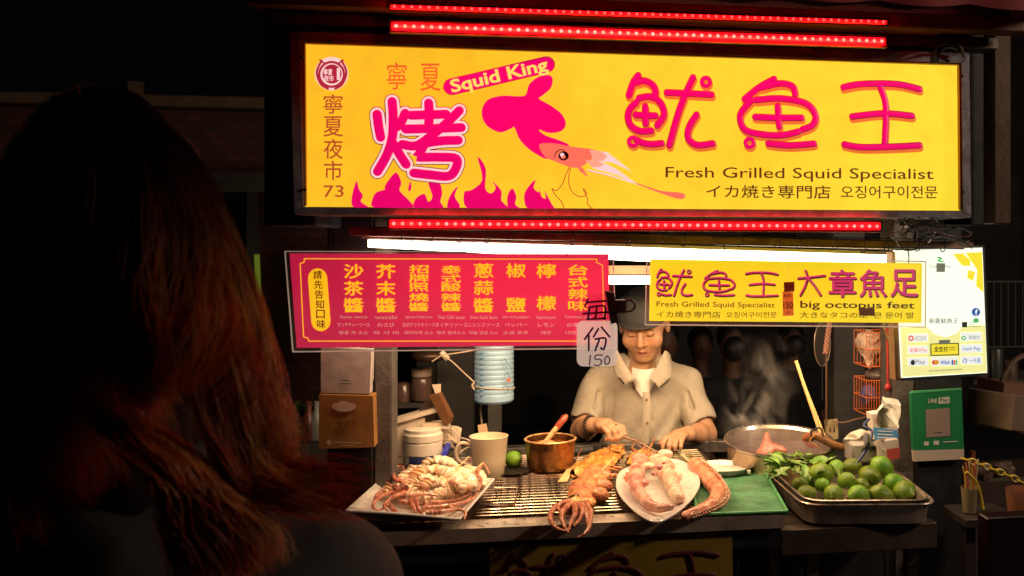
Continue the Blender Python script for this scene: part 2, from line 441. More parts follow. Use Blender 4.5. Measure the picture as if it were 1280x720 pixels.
# long dark rear building, closing the view behind the cook
m = MB(); RY = 8.5; m.box((-.6, RY, 0), (9, RY+.3, 6)); bk = top('dark_building', m, mat('dark_render', (.03, .026, .024), .85, vary=.4, vscale=2), 'unlit dark wall of the shophouse across the lane behind the cook', 'building', smooth=False)
m = MB()
for x_ in (1.2, 2.6, 4.0, 5.2):
    m.box((x_, RY-.06, .1), (x_+.9, RY-.003, 2.3))
part('shutter', m, mat('shutter_grey', (.06, .055, .05), .6, .3, vary=.3), bk, False)
# low grey counter strip and dim street clutter, left gap between the woman and the stall
m = MB(); a = P(372, 555, 4.6); b = P(420, 620, 4.6); m.box((a.x-.5, 4.6, 0), (b.x+.3, 5.1, a.z), bev=.01)
top('low_table', m, mat('grey_tabletop', (.16, .15, .14), .6, vary=.3), 'dim grey low table in the lane left of the stall post', 'table', smooth=False)
def bush(name, c, r, n, col, label, cat):
    m = MB(); rnd = random.Random(int(c.x*999))
    for i in range(n):
        d = Vector((rnd.gauss(0, 1), rnd.gauss(0, 1), rnd.gauss(0, 1))).normalized()*r*rnd.random()**.4; d.z = abs(d.z)*.8
        p = c+d; e = Euler((rnd.random()*6, rnd.random()*6, rnd.random()*6)).to_matrix(); s_ = r*.16
        m.add([p+e @ Vector(q)*s_ for q in ((-1, 0, 0), (-.3, .5, .1), (1, 0, 0), (-.3, -.5, .1))], [(0, 1, 2, 3)])
    return top(name, m, col, label, cat, smooth=False)
M_leafd = mat('dim_leaf', (.09, .15, .035), .5, vary=.4)
pt_ = P(372, 553, 4.8); bush('potted_plant', pt_+Vector((0, 0, .06)), .17, 260, M_leafd, 'bushy green plant on the dim grey table left of the white box', 'plant')
m = MB(); q = P(322, 340, 6.6); m.tube([P(321, 318, 6.6), P(323, 370, 6.6)], .018, 10)
top('green_lamp', m, mat('green_lamp_glow', (.2, .3, .03), .4, emit=.16, ecol=(.45, .6, .05)), 'small upright yellow-green lamp tube in the doorway left of the red menu', 'lamp')
m = MB()
def bottle_at(m, px, py, Y, r, h):
    p = P(px, py, Y); m.lathe([(r*.9, 0), (r, h*.04), (r, h*.6), (r*.4, h*.78), (r*.38, h)], p, 16)
for i, (px, cc) in enumerate(((396, (.5, .5, .48)), (386, (.35, .1, .06)))):
    m = MB(); bottle_at(m, px, 553, 4.7, .035, .2)
    top('bottle', m, mat('dim_bottle_%s' % 'ab'[i], cc, .25), ['pale bottle on the dim grey table nearest the stall post', 'dark red bottle on the dim grey table beside the plant'][i], 'bottle')

# ================================================================ the stall: posts, canopy, counter
CT = .88
stall = thing('market_stall', 'dark metal night market stall with posts, canopy beams and steel counter', 'stall', (.35, 2.9, 0))
def wpost(x0, x1, y0, y1, z0, z1, mt, name='post', label=None):
    m = MB(); m.box((x0, y0, z0), (x1, y1, z1), bev=.004); return part(name, m, mt, stall, label=label)
YP = 2.66
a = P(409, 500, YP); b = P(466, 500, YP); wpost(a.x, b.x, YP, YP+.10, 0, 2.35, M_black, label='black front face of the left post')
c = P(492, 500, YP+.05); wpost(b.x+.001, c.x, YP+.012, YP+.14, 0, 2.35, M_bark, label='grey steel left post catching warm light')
YP = 2.96
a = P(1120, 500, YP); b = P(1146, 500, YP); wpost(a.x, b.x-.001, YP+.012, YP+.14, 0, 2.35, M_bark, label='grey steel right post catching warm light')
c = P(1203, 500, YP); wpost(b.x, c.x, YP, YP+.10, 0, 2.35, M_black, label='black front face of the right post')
YB = 3.5
for (x0, x1, mt) in ((545, 592, M_gray), (1042, 1082, M_gray)):
    a = P(x0, 500, YB); b = P(x1, 500, YB); wpost(a.x, b.x, YB, YB+.1, 0, 2.3, mt)
a = P(520, 500, 4.1); b = P(547, 500, 4.1); wpost(a.x, b.x, 4.1, 4.16, 0, 2.2, mat('dark_post', (.03, .028, .027), .6))
a = P(609, 500, YB+.06); b = P(627, 500, YB+.06); wpost(a.x, b.x, YB+.06, YB+.1, 0, 1.6, mat('tan_grey_post', (.11, .1, .085), .6, vary=.3))
# canopy: beams, awning, side panels
XL, XR = P(318, 100, 2.2).x, P(1262, 100, 2.2).x
m = MB(); a = P(330, 42, 2.30); b = P(368, 282, 2.30); m.box((a.x, 2.30, b.z), (b.x+.05, 2.62, a.z+.12), bev=.004); part('side_panel', m, M_navy, stall)
m = MB(); a = P(1205, 40, 2.33); b = P(1246, 282, 2.33); m.box((a.x-.06, 2.33, b.z), (b.x, 2.62, a.z), bev=.004); part('side_panel', m, M_black, stall)
m = MB(); a = P(1243, 10, 2.24); b = P(1264, 280, 2.24); m.box((a.x, 2.24, b.z), (b.x, 2.30, a.z+.1), bev=.003); part('corner_post', m, mat('rusty_post', (.10, .06, .035), .5, .4, vary=.4, vscale=6, bump=.1), stall)
m = MB(); a = P(380, 16, 2.12); b = P(1246, 38, 2.12)
m.box((XL, 2.12, P(800, 22, 2.12).z), (XR+.02, 2.17, P(800, 2, 2.12).z), bev=.004); part('beam', m, mat('brown_beam', (.16, .08, .05), .5, .4, vary=.4, bump=.2), stall)
m = MB(); m.box((XL+.03, 2.20, P(800, 46, 2.2).z+.0), (XR-.03, 2.26, P(800, 30, 2.2).z), bev=.003); part('beam', m, M_steeld, stall)
zt = P(800, 2, 2.12).z+.003
m = MB(); m.grid(lambda u, v: Vector((XL-.15+(XR-XL+.3)*u, 1.92+v*2.0, zt+.02+.24*v+.006*math.sin(u*60)*(1-v))), 60, 8, thick=.01); part('awning', m, mat('red_awning_cloth', (.35, .02, .03), .7, vary=.3), stall)
m = MB(); m.grid(lambda u, v: Vector((XL-.15+(XR-XL+.3)*u, 1.915-.004*math.sin(u*60), zt+.018-.05*v-.012*abs(math.sin(u*31)))), 90, 2); part('valance', m, MATS['red_awning_cloth'], stall)
# beam behind the lamps + brown wooden rail holding the boards
m = MB(); zl, zr = P(440, 289, 2.42).z, P(1200, 309, 2.42).z
xl, xr = P(438, 0, 2.42).x, P(1212, 0, 2.42).x
R_ = Euler((0, math.atan2(zl-zr, xr-xl), 0)).to_matrix()
m.box((xl, 2.395, (zl+zr)/2-.011), (xr, 2.52, (zl+zr)/2+.013), rot=None, bev=.003)
m.v = [tuple(Vector((v[0], v[1], v[2]+(zl-zr)*(.5-(v[0]-xl)/(xr-xl))))) for v in m.v]
part('rail', m, mat('worn_brown_rail', (.3, .18, .1), .5, .2, vary=.6, vscale=16, bump=.4, bscale=50), stall)
# roof sheet over the working space
m = MB(); m.box((XL+.05, 2.30, 2.30), (XR-.05, 3.75, 2.33)); part('roof_panel', m, M_gray, stall, False)
# counter body
xa = Pz(452, 672, CT).x; xb = Pz(990, 655, CT).x
YF, YK = 2.40, 3.30
m = MB(); m.box((xa, YF, CT-.034), (xb, YF+.004, CT+.002)); m.box((xa, YF+.004, CT-.034), (xb, YF+.075, CT+.002), bev=.001)
part('front_ledge', m, mat('polished_ledge', (.72, .6, .5), .33, .65, vary=.35, vscale=12, rvar=.12, bump=.12, bscale=30), stall, True)
m = MB(); m.box((xa, YF+.02, CT-.09), (xb, YF+.05, CT-.036)); part('apron', m, M_black, stall, False)
x2 = Pz(1200, 640, CT).x
m = MB(); m.box((xb+.003, YF+.03, CT-.12), (x2-.03, YF+.07, CT-.05), bev=.002); part('shelf_edge', m, mat('grimy_dark_steel', (.10, .07, .055), .5, .5, vary=.5, vscale=9, bump=.2), stall)
m = MB(); m.box((xb+.003, YF+.072, CT-.07), (x2-.03, YK, CT-.055)); part('side_table', m, MATS['grimy_dark_steel'], stall, False)
# worktop left of and behind the grate
gx0 = Pz(585, 600, CT).x; gx1 = Pz(868, 566, CT).x
m = MB(); m.box((xa-.13, 2.84, CT-.03), (gx0-.03, YK, CT-.004)); part('worktop', m, M_steeld, stall, False)
m = MB(); m.box((xa-.13, YK+.001, CT-.03), (x2-.03, YK+.05, CT+.012), bev=.003); part('back_ledge', m, M_steel, stall)
# legs and front frame below
for x_ in (xa+.03, xb-.02, P(1005, 690, 2.5).x, P(1130, 690, 2.5).x):
    m = MB(); m.box((x_, YF+.075, 0), (x_+.035, YF+.11, CT-.09), bev=.003); part('leg', m, M_steeld, stall)
m = MB(); m.box((xa+.07, YF+.4, .1), (xb-.03, YF+.43, CT-.1)); part('inner_panel', m, M_black, stall, False)
m = MB(); m.tube([P(452, 700, 2.6), P(560, 735, 2.6)], .006, 8); part('strut', m, M_black, stall)

# ================================================================ charcoal grill
ggrill = thing('charcoal_grill', 'wide steel charcoal grill with a grate of thin bars under the seafood', 'grill', (.2, 2.85, CT))
GY0, GY1 = YF+.085, 3.24
GXa, GXb = xa+.015, gx1+.02
m = MB()
m.box((GXa, GY0, CT-.13), (GXb, GY1, CT-.115))
m.box((GXa-.012, GY0-.008, CT-.13), (GXa, GY1+.012, CT-.002)); m.box((GXb, GY0-.008, CT-.13), (GXb+.012, GY1+.012, CT-.002))
m.box((GXa, GY1, CT-.13), (GXb, GY1+.012, CT-.002)); m.box((GXa, GY0-.008, CT-.13), (GXb, GY0, CT-.002))
part('trough', m, mat('sooty_trough', (.06, .035, .02), .6, .5, vary=.5, vscale=15), ggrill, False)
m = MB(); rnd = random.Random(3)
for i in range(420):
    c = Vector((rnd.uniform(GXa+.03, GXb-.03), rnd.uniform(GY0+.03, GY1-.03), CT-.1+rnd.random()*.018)); s_ = rnd.uniform(.012, .028)
    m.sphere(c, (s_, s_*.8, s_*.7), 7, 5)
m.jitter(.012, 60)
part('charcoal', m, mat('ashy_charcoal', (.16, .09, .05), .9, col2=(.03, .02, .015), vscale=30, emit=.05, ecol=(1, .3, .06)), ggrill, False, kind='stuff')
M_bar = mat('grate_bar', (.62, .5, .38), .3, 1, vary=.5, vscale=25, rvar=.12)
nb = 25
barm = None
for i in range(nb):
    yy = GY0+.022+(GY1-GY0-.04)*i/(nb-1)
    if barm is None:
        m = MB(); m.tube([(GXa+.002, yy, CT), (GXb-.002, yy, CT)], .0052, 8); o = part('bar', m, M_bar, ggrill, loc=((GXa+GXb)/2, yy, CT)); barm = o
    else:
        o = barm.copy(); COL.objects.link(o); o.location = barm.location+Vector((0, yy-(GY0+.022), 0))
for xx in (.12, .42, .72):
    m = MB(); X_ = GXa+(GXb-GXa)*xx; m.tube([(X_, GY0, CT-.0085), (X_, GY1, CT-.0085)], .0042, 8); part('cross_bar', m, M_bar, ggrill)
m = MB()   # folded wire lifting handles lying on the grate
for (px, py) in ((640, 610),):
    a, b, c, d = Pz(px-22, py, CT+.006), Pz(px+8, py, CT+.006), Pz(px+3, py+22, CT+.006), Pz(px-42, py+22, CT+.006)
    m.tube([a, b, c, d], .003, 6, closed=False)
part('wire_handle', m, M_bar, ggrill)

# yellow banner under the counter
YN = YF+.015
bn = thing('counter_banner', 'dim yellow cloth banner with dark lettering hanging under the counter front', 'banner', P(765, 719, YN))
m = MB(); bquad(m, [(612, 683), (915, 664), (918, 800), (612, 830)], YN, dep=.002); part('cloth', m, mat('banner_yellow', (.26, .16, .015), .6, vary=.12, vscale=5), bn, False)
# ================================================================ big lightbox sign
YS = 2.20
def glow(name, lin, s=1.0): return mat(name, tuple(c*.35 for c in lin), .45, emit=s, ecol=lin)
G_pink = glow('print_magenta', (.80, .001, .14)); G_dred = glow('print_dark_red', (.22, .004, .012)); G_brown = glow('print_brown', (.11, .03, .008))
G_salm = glow('print_salmon', (.80, .16, .03)); G_white = glow('print_pale_pink', (.95, .62, .6)); G_maroon = glow('print_maroon', (.42, .02, .04))
G_rust = glow('print_rust', (.45, .07, .02)); G_orange = glow('print_orange', (.75, .13, .02)); G_ylet = glow('print_light_yellow', (1, .72, .12))
def panel_glow(name, c1, c2, s):
    m = mat(name, tuple(c*.4 for c in c1), .4)
    N = m.node_tree.nodes; L = m.node_tree.links; t = N.new('ShaderNodeTexCoord'); nz = N.new('ShaderNodeTexNoise'); nz.inputs['Scale'].default_value = 1.3; nz.inputs['Detail'].default_value = 3
    r = N.new('ShaderNodeValToRGB'); r.color_ramp.elements[0].position = .35; r.color_ramp.elements[1].position = .65
    r.color_ramp.elements[0].color = (*c1, 1); r.color_ramp.elements[1].color = (*c2, 1)
    L.new(t.outputs['Object'], nz.inputs['Vector']); L.new(r.outputs['Color'], N['Principled BSDF'].inputs['Emission Color'])
    sp = N.new('ShaderNodeSeparateXYZ'); L.new(t.outputs['Generated'], sp.inputs[0])
    a1 = N.new('ShaderNodeMath'); a1.operation = 'MULTIPLY_ADD'; L.new(sp.outputs[0], a1.inputs[0]); a1.inputs[1].default_value = .34; L.new(nz.outputs['Fac'], a1.inputs[2])
    a2 = N.new('ShaderNodeMath'); a2.operation = 'SUBTRACT'; L.new(a1.outputs[0], a2.inputs[0]); a2.inputs[1].default_value = .12; L.new(a2.outputs[0], r.inputs['Fac'])
    gz = N.new('ShaderNodeTexNoise'); gz.inputs['Scale'].default_value = 22; gz.inputs['Detail'].default_value = 8; L.new(t.outputs['Object'], gz.inputs['Vector'])   # dust on the vinyl
    gm = N.new('ShaderNodeMapRange'); gm.inputs['From Min'].default_value = .3; gm.inputs['From Max'].default_value = .7; gm.inputs['To Min'].default_value = s*.90; gm.inputs['To Max'].default_value = s; L.new(gz.outputs['Fac'], gm.inputs['Value'])
    L.new(gm.outputs[0], N['Principled BSDF'].inputs['Emission Strength']); return m
G_yel = panel_glow('lightbox_yellow', (1, .53, .02), (1, .74, .04), 1.0)
sign = thing('lightbox_sign', 'large glowing yellow lightbox sign with magenta squid and red characters above the stall', 'sign', P(790, 268, YS))
m = MB(); bquad(m, [(381, 52), (1199, 78), (1203, 263), (378, 258)], YS+.012, dep=.02); part('face_panel', m, G_yel, sign, False)
M_frame = mat('sign_frame', (.34, .33, .38), .5, .1, vary=.5, vscale=18, rvar=.1, bump=.2, bscale=80)
def rail(q, name='frame_rail', mt=M_frame, dep=.16, Y=YS-.006, par=sign):
    m = MB(); bquad(m, q, Y, dep=dep); return part(name, m, mt, par, False)
rail([(362, 39), (1212, 66), (1201, 78.5), (375, 51)]); rail([(378, 259), (1203, 264), (1214, 272), (368, 268)])
rail([(362, 40.5), (374.6, 52), (379, 258), (368, 267)]); rail([(1202, 79.2), (1211.8, 67), (1214, 271), (1204, 263.5)])
m = MB(); bquad(m, [(364, 42), (1210, 69), (1212, 270), (369, 266)], YS+.155, dep=.02); part('back_panel', m, M_black, sign, False)
# inner lip, the panel's warm glow put into its colour
M_lip = mat('inner_lip', (.5, .22, .05), .5)
for q in ([(375, 50.6), (1201.5, 78), (1199, 81), (381, 54)], [(375, 51), (381, 54.5), (382.5, 256), (379, 258)], [(1199, 82), (1202, 79), (1204, 263), (1200.5, 261)]):
    rail(q, 'lip', M_lip, .012, YS-.002)
m = MB()
for (x, y) in ((414, 51.5), (377, 71), (381, 237), (795, 61.5), (1203, 95), (1204, 240), (630, 57.5), (1010, 70)): m.sphere(P(x, y, YS-.008), (.004, .003, .004), 8, 6)
part('screws', m, M_black, sign)
YP1 = YS+.0095
def A(x, y): return (780+x/2.56, 30+y/2.56)
def Bq(x, y): return (590+x/3.428, 60+y/3.428)
def Kq(x, y): return (380+x/3.132, 40+y/3.132)
YOU = [[Bq(*p) for p in s_] for s_ in ([(712, 117), (690, 150), (672, 203)], [(704, 148), (740, 140), (776, 160), (786, 190), (772, 212)],
    [(704, 232), (676, 262), (668, 300), (684, 335), (722, 356), (768, 354)], [(716, 214), (770, 208), (810, 238), (822, 285), (794, 332)],
    [(702, 286), (745, 289), (786, 290)], [(742, 250), (743, 290), (744, 324)], [(708, 396), (738, 408), (775, 412), (812, 408)])]
YOU += [[A(*p) for p in s_] for s_ in ([(137, 219), (200, 222), (280, 226)], [(221, 171), (196, 225), (172, 290), (145, 388)], [(232, 290), (208, 330), (206, 366), (235, 387), (284, 382)])]
YOUC = [Bq(690, 401), A(262, 185)]
YU = [[A(*p) for p in s_] for s_ in ([(480, 176), (432, 203), (386, 240)], [(440, 203), (500, 190), (540, 200), (547, 224)], [(408, 244), (372, 290), (388, 338), (450, 354), (510, 355), (558, 344)],
    [(422, 243), (500, 238), (580, 253), (612, 288), (604, 322), (571, 337)], [(420, 297), (490, 300), (568, 300)], [(492, 262), (494, 300), (497, 328)], [(462, 382), (530, 388), (608, 383)])]
YUC = [A(402, 380)]
WANG = [[A(*p) for p in s_] for s_ in ([(702, 202), (760, 192), (870, 192), (946, 208)], [(730, 296), (830, 286), (922, 294)], [(820, 200), (834, 240), (838, 290), (834, 382)], [(705, 385), (760, 394), (870, 392), (946, 388)])]
def glyph(mb, ss, cs, r, Y, mi=0, T=lambda p: p, rc=5.3):
    for s_ in ss: stroke(mb, [T(p) for p in s_], r, Y, mi)
    for c in cs:
        pts = [T((c[0]+rc*math.cos(a), c[1]+rc*math.sin(a))) for a in [2*math.pi*k/12 for k in range(12)]]
        k_ = (P(1, 0, Y)-P(0, 0, Y)).length; mb.tube([P(x, y, Y) for x, y in pts], r*.62*k_, 8, mi, closed=True, flat=(YAX, .4))
for nm, ss, cs in (('character', YOU, YOUC), ('character', YU, YUC), ('character', WANG, [])):
    m = MB()
    glyph(m, ss, cs, 5.7, YP1, 2, T=lambda p: (p[0]+1.0, p[1]+3.8)); glyph(m, ss, cs, 5.3, YP1-.0022, 1); glyph(m, ss, cs, 4.15, YP1-.0046, 0)
    part(nm, m, [G_pink, G_dred, G_salm], sign)
KAO = [[Kq(*p) for p in s_] for s_ in ([(286, 322), (292, 370), (300, 412)], [(345, 272), (349, 330), (346, 410), (325, 480), (288, 546)], [(396, 318), (382, 350), (364, 372)], [(352, 440), (378, 485), (400, 518)],
    [(488, 278), (490, 320), (488, 370)], [(418, 326), (490, 324), (556, 322)], [(398, 380), (500, 378), (616, 374)], [(608, 308), (560, 355), (500, 405), (440, 445), (385, 440)],
    [(470, 436), (540, 426), (604, 424)], [(474, 436), (450, 480), (448, 490), (530, 490), (596, 496), (594, 535), (566, 564), (500, 560), (430, 552)])]
m = MB()
for s_ in KAO: stroke(m, s_, 11.2, YP1, 2)
for s_ in KAO: stroke(m, s_, 10.0, YP1-.0018, 1)
for s_ in KAO: stroke(m, s_, 6.7, YP1-.0052, 0)
part('character', m, [G_pink, G_white, G_dred], sign)
# name ribbon
m = MB(); a, b = (564.5, 108.5), (683.5, 80.5)
stroke(m, [a, b], 12.3, YP1, 1, thick=.001); stroke(m, [a, b], 11.4, YP1-.0012, 0, thick=.001)
def rtext(m, s, a, b, h, Y, off=0, mi=0):
    dx, dy = b[0]-a[0], b[1]-a[1]; l = math.hypot(dx, dy); nx, ny = dy/l*h, -dx/l*h
    V, F = text_verts(s, off); x0, x1 = V[:, 0].min(), V[:, 0].max(); out = []
    for v in V:
        u = (v[0]-x0)/(x1-x0); t = v[1]
        out.append(P(a[0]+dx*u+nx*t, a[1]+dy*u+ny*t, Y))
    m.add(out, F, mi)
rtext(m, 'Squid King', (565, 115.5), (686, 87), 22, YP1-.004, .024, 2)
part('ribbon', m, [G_pink, G_dred, G_ylet], sign)
# squid drawing
def D1(x, y): return (360+x/2.88, 30+y/2.88)
m = MB()
body = [(855, 256), (868, 218), (902, 190), (940, 184), (953, 200), (945, 232), (915, 258), (905, 270), (950, 296), (988, 328), (1000, 362), (982, 386), (940, 392), (903, 380), (925, 400), (975, 418), (1012, 436), (990, 452), (950, 460), (935, 486), (900, 472), (862, 446), (832, 412), (815, 372), (800, 378), (762, 390), (716, 366), (698, 328), (704, 292), (728, 268), (775, 258), (820, 260)]
p3 = cr([P(*D1(*p), YP1) for p in body], 4, closed=True); m.poly(p3, 0)
head = [(905, 434), (960, 430), (1010, 440), (1060, 446), (1100, 452), (1120, 470), (1085, 492), (1060, 512), (1035, 518), (1000, 510), (960, 494), (925, 478)]
m.poly(cr([P(*D1(*p), YP1-.001) for p in head], 4, closed=True), 1)
arms = [[(1085, 452), (1150, 462), (1240, 532), (1170, 500), (1110, 492)], [(1070, 490), (1120, 492), (1180, 520), (1268, 584), (1190, 545), (1100, 520)], [(1040, 512), (1060, 516), (1082, 552), (1070, 545), (1050, 530)]]
for k_, a_ in enumerate(arms): m.poly([P(*D1(*p), YP1-.0016-.0003*k_) for p in a_], 2 if k_ < 2 else 1)
for k_, a_ in enumerate(([(1085, 452), (1128, 458), (1150, 476), (1135, 492), (1100, 495)], [(1070, 490), (1112, 491), (1140, 506), (1120, 515), (1095, 516)])): m.poly([P(*D1(*p), YP1-.0026-.0002*k_) for p in a_], 5)
p_ = [(735, 213), (760, 219), (785, 226), (806, 233), (826, 240), (845, 244), (853, 245)]
stroke(m, p_, 5.2, YP1-.001, 1, rs=[.25, .25, .22, .2, .35, .95, .85])
stroke(m, [(735, 212.5), (765, 220), (790, 228)], 1.1, YP1-.003, 2)
ell(m, 704.5, 194.8, 6.4, 5.8, YP1-.0026, 3); ell(m, 702.6, 193.4, 2.6, 2.4, YP1-.0034, 2); ell(m, 704, 196, 3.0, 2.7, YP1-.003, 1)
stroke(m, [(693, 197), (695.5, 190), (701, 187), (706, 188)], .6, YP1-.002, 3)
for s_ in ([(1012, 516), (1000, 545), (985, 580), (965, 600), (950, 592), (962, 615), (985, 640), (992, 662)], [(1018, 516), (1010, 560), (1020, 600), (1050, 622), (1075, 612), (1062, 592), (1078, 630), (1080, 650), (1100, 668)]):
    stroke(m, [D1(*p) for p in s_], .7, YP1-.001, 4)
part('squid_picture', m, [G_pink, glow('print_coral', (.9, .16, .1)), G_white, mat('print_black', (.01, .005, .005), .5), G_rust, glow('print_peach', (.93, .36, .25))], sign)
# flames
m = MB(); fl = [
 [(236, 660), (230, 622), (246, 566), (256, 596), (270, 618), (262, 640), (292, 662)],
 [(312, 662), (304, 632), (318, 606), (348, 596), (350, 580), (388, 534), (408, 572), (402, 600), (440, 640), (444, 662)],
 [(458, 664), (456, 636), (470, 620), (492, 612), (505, 640), (520, 620), (505, 568), (545, 572), (555, 610), (548, 640), (556, 664)],
 [(574, 666), (582, 620), (612, 584), (600, 620), (618, 650), (612, 666)],
 [(650, 668), (634, 606), (660, 598), (700, 560), (682, 478), (712, 520), (710, 590), (730, 610), (748, 590), (735, 566), (768, 600), (768, 636), (790, 668)],
 [(796, 668), (790, 620), (808, 592), (822, 622), (818, 650), (842, 669)],
 [(868, 670), (850, 618), (870, 580), (892, 562), (884, 590), (905, 606), (905, 584), (912, 620), (928, 628), (924, 602), (950, 650), (958, 670)],
 [(432, 596), (440, 566), (444, 590), (438, 602)]]
for i, f in enumerate(fl): m.poly(cr([P(*D1(*p), YP1+.0005-.0001*i) for p in f], 3, closed=True))
part('flame_picture', m, G_pink, sign, False)
# emblem and small texts
m = MB(); ell(m, 414.5, 92, 21, 21, YP1, 0)
ell(m, 414.5, 93, 17, 17, YP1-.0008, 1, r0=.82); ell(m, 415, 92.5, 12, 12, YP1-.0008, 1)
stroke(m, [(402, 76), (396, 90), (401, 105), (410, 111)], 1.6, YP1-.0016, 1); stroke(m, [(427, 76), (433, 90), (428, 105), (419, 111)], 1.6, YP1-.0016, 1)
stroke(m, [(400, 75), (406, 79), (411, 78)], 1.2, YP1-.0016, 1); stroke(m, [(429, 75), (423, 79), (418, 78)], 1.2, YP1-.0016, 1)
textc(m, '寧夏', 410, 90, 11, 7.5, YP1-.0024, .02, 0); textc(m, '夜市', 411, 98, 12, 7, YP1-.0024, .02, 0)
bquad(m, [(421, 85), (425, 85), (425, 100), (421, 100)], YP1-.0024, 0)
part('emblem', m, [G_white, G_maroon], sign, False)
m = MB()
for ch, y, wd, ht in (('寧', 130, 24, 24), ('夏', 158, 24, 25), ('夜', 186, 24, 25), ('市', 213, 23, 24)): textc(m, ch, 416.5, y, wd, ht, YP1, .006)
textc(m, '73', 417, 239, 25, 14.5, YP1, .006); part('lettering', m, G_rust, sign, False)
m = MB(); textc(m, '寧', 496, 95, 25, 34, YP1, .004); textc(m, '夏', 538, 96.5, 25, 34, YP1, .004); part('lettering', m, G_orange, sign, False)
m = MB(); text(m, 'Fresh Grilled Squid Specialist', (832, 208.5, 226, 1167, 211, 228), YP1, .004); part('lettering', m, G_brown, sign, False)
m = MB(); text(m, 'イカ焼き専門店', (883, 231, 247, 1038, 232, 248.5), YP1, .008); text(m, '오징어구이전문', (1051, 232, 248, 1172, 232.5, 248), YP1, .006); part('lettering', m, G_brown, sign, False)

# ================================================================ LED strips
L_case = mat('led_red_cover', (.3, .01, .01), .35, emit=.85, ecol=(1, .006, .02))
L_led = mat('led_point', (1, .2, .15), .3, emit=42, ecol=(1, .008, .0075))
_N = L_led.node_tree.nodes; _o = _N.new('ShaderNodeObjectInfo'); _m = _N.new('ShaderNodeMapRange'); _m.inputs['To Min'].default_value = 26; _m.inputs['To Max'].default_value = 52
L_led.node_tree.links.new(_o.outputs['Random'], _m.inputs['Value']); L_led.node_tree.links.new(_m.outputs[0], _N['Principled BSDF'].inputs['Emission Strength'])
L_led2 = mat('led_far_glow', (1, .1, .1), .3, emit=.7, ecol=(1, .006, .012))
def led_strip(x0, y0, x1, y1, Y, n, label, hh=7.5):
    t = thing('led_strip', label, 'led strip', P((x0+x1)/2, (y0+y1)/2, Y+.02), 'red LED strips above and below the big sign')
    m = MB(); bquad(m, [(x0-3, y0-hh), (x1+3, y1-hh), (x1+3, y1+hh), (x0-3, y0+hh)], Y+.004, dep=.014); part('housing', m, M_black, t, False)
    m = MB(); a, b = P(x0, y0, Y), P(x1, y1, Y); m.tube([a, b], .0095, 12, flat=(YAX, .5)); part('cover', m, L_case, t)
    first = None
    for i in range(n):
        c = a.lerp(b, (i+.5)/n)+Vector((0, -.0058, 0))
        if first is None:
            m = MB(); m.sphere(c, (.0042, .0026, .0042), 8, 6); first = part('led', m, L_led, t, loc=c)
        else:
            o = first.copy(); COL.objects.link(o); o.location = c-Vector(t.location)
    return t
LS = led_strip(490, 33, 1106, 52, 2.09, 60, 'red LED strip running just above the yellow sign')
LS2 = led_strip(487, 279.5, 1100, 283, 2.19, 60, 'red LED strip running just below the yellow sign')
t = thing('led_strip', 'thin red LED strip highest of the three, along the canopy edge above the sign', 'led strip', P(798, 20, 2.1), 'red LED strips above and below the big sign')
m = MB(); m.tube([P(488, 8.5, 2.105), P(1108, 28, 2.105)], .0052, 10); part('cover', m, L_led2, t)
first = None
for i in range(62):
    c = P(488, 8.5, 2.105).lerp(P(1108, 28, 2.105), (i+.5)/62)+Vector((0, -.0052, 0))
    if first is None: m = MB(); m.sphere(c, (.0034, .0022, .003), 8, 6); first = part('led', m, mat('led_point_dim', (1, .1, .1), .3, emit=14, ecol=(1, .012, .012)), t, loc=c)
    else: o = first.copy(); COL.objects.link(o); o.location = c-Vector(t.location)
m = MB(); bquad(m, [(486, 4), (1110, 23), (1110, 33), (486, 14)], 2.111, dep=.006); part('housing', m, M_black, t, False)

# ================================================================ working lamps
L_tube = mat('lamp_tube_white', (1, .95, .85), .4, emit=9, ecol=(1, .84, .6))
M_cap = mat('lamp_cap', (.5, .48, .45), .4, .3)
lt = thing('tube_lamp', 'long bright white tube lamp under the canopy behind the two menu boards', 'lamp', P(810, 318, 2.56))
q = [(460, 299.5), (1163, 320), (1163, 345), (460, 309)]
m = MB(); bquad(m, q, 2.53, dep=.03); part('diffuser', m, L_tube, lt, False)
m = MB(); bquad(m, [(452, 298), (1168, 320.5), (1168, 316.5), (452, 294.5)], 2.525, dep=.06); part('housing', m, M_cap, lt, False)
lt2 = thing('tube_lamp', 'second white tube lamp lower and deeper, seen in the gap above the cook\'s cap', 'lamp', P(800, 348, 2.9))
m = MB(); m.tube([P(560, 350, 2.9), P(1110, 350, 2.9)], .0135, 12); part('tube', m, L_tube, lt2)
m = MB(); bquad(m, [(545, 332), (1125, 332), (1125, 343), (545, 343)], 2.885, dep=.04); part('housing', m, mat('tan_lamp_housing', (.4, .26, .15), .5, vary=.3), lt2, False)
def area(name, par, loc, sx, sy, watt, col, rot=(0, 0, 0), spread=160):
    l = bpy.data.lights.new(name, 'AREA'); l.shape = 'RECTANGLE'; l.size = sx; l.size_y = sy; l.energy = watt; l.color = col; l.spread = math.radians(spread)
    o = bpy.data.objects.new(name, l); COL.objects.link(o); o.parent = par; o.location = Vector(loc)-wloc(par); o.rotation_euler = rot; return o
a, b = P(470, 312, 2.56), P(1150, 335, 2.56)
area('lamp_glow', lt, (a+b)/2-Vector((0, 0, .03)), (b-a).length, .04, LAMP_A, (1, .66, .36), (math.radians(38), 0, 0), 175)
a, b = P(570, 355, 2.9), P(1100, 355, 2.9)
area('lamp_glow', lt2, (a+b)/2-Vector((0, 0, .02)), (b-a).length, .04, LAMP_B, (1, .62, .32), (0, 0, 0))
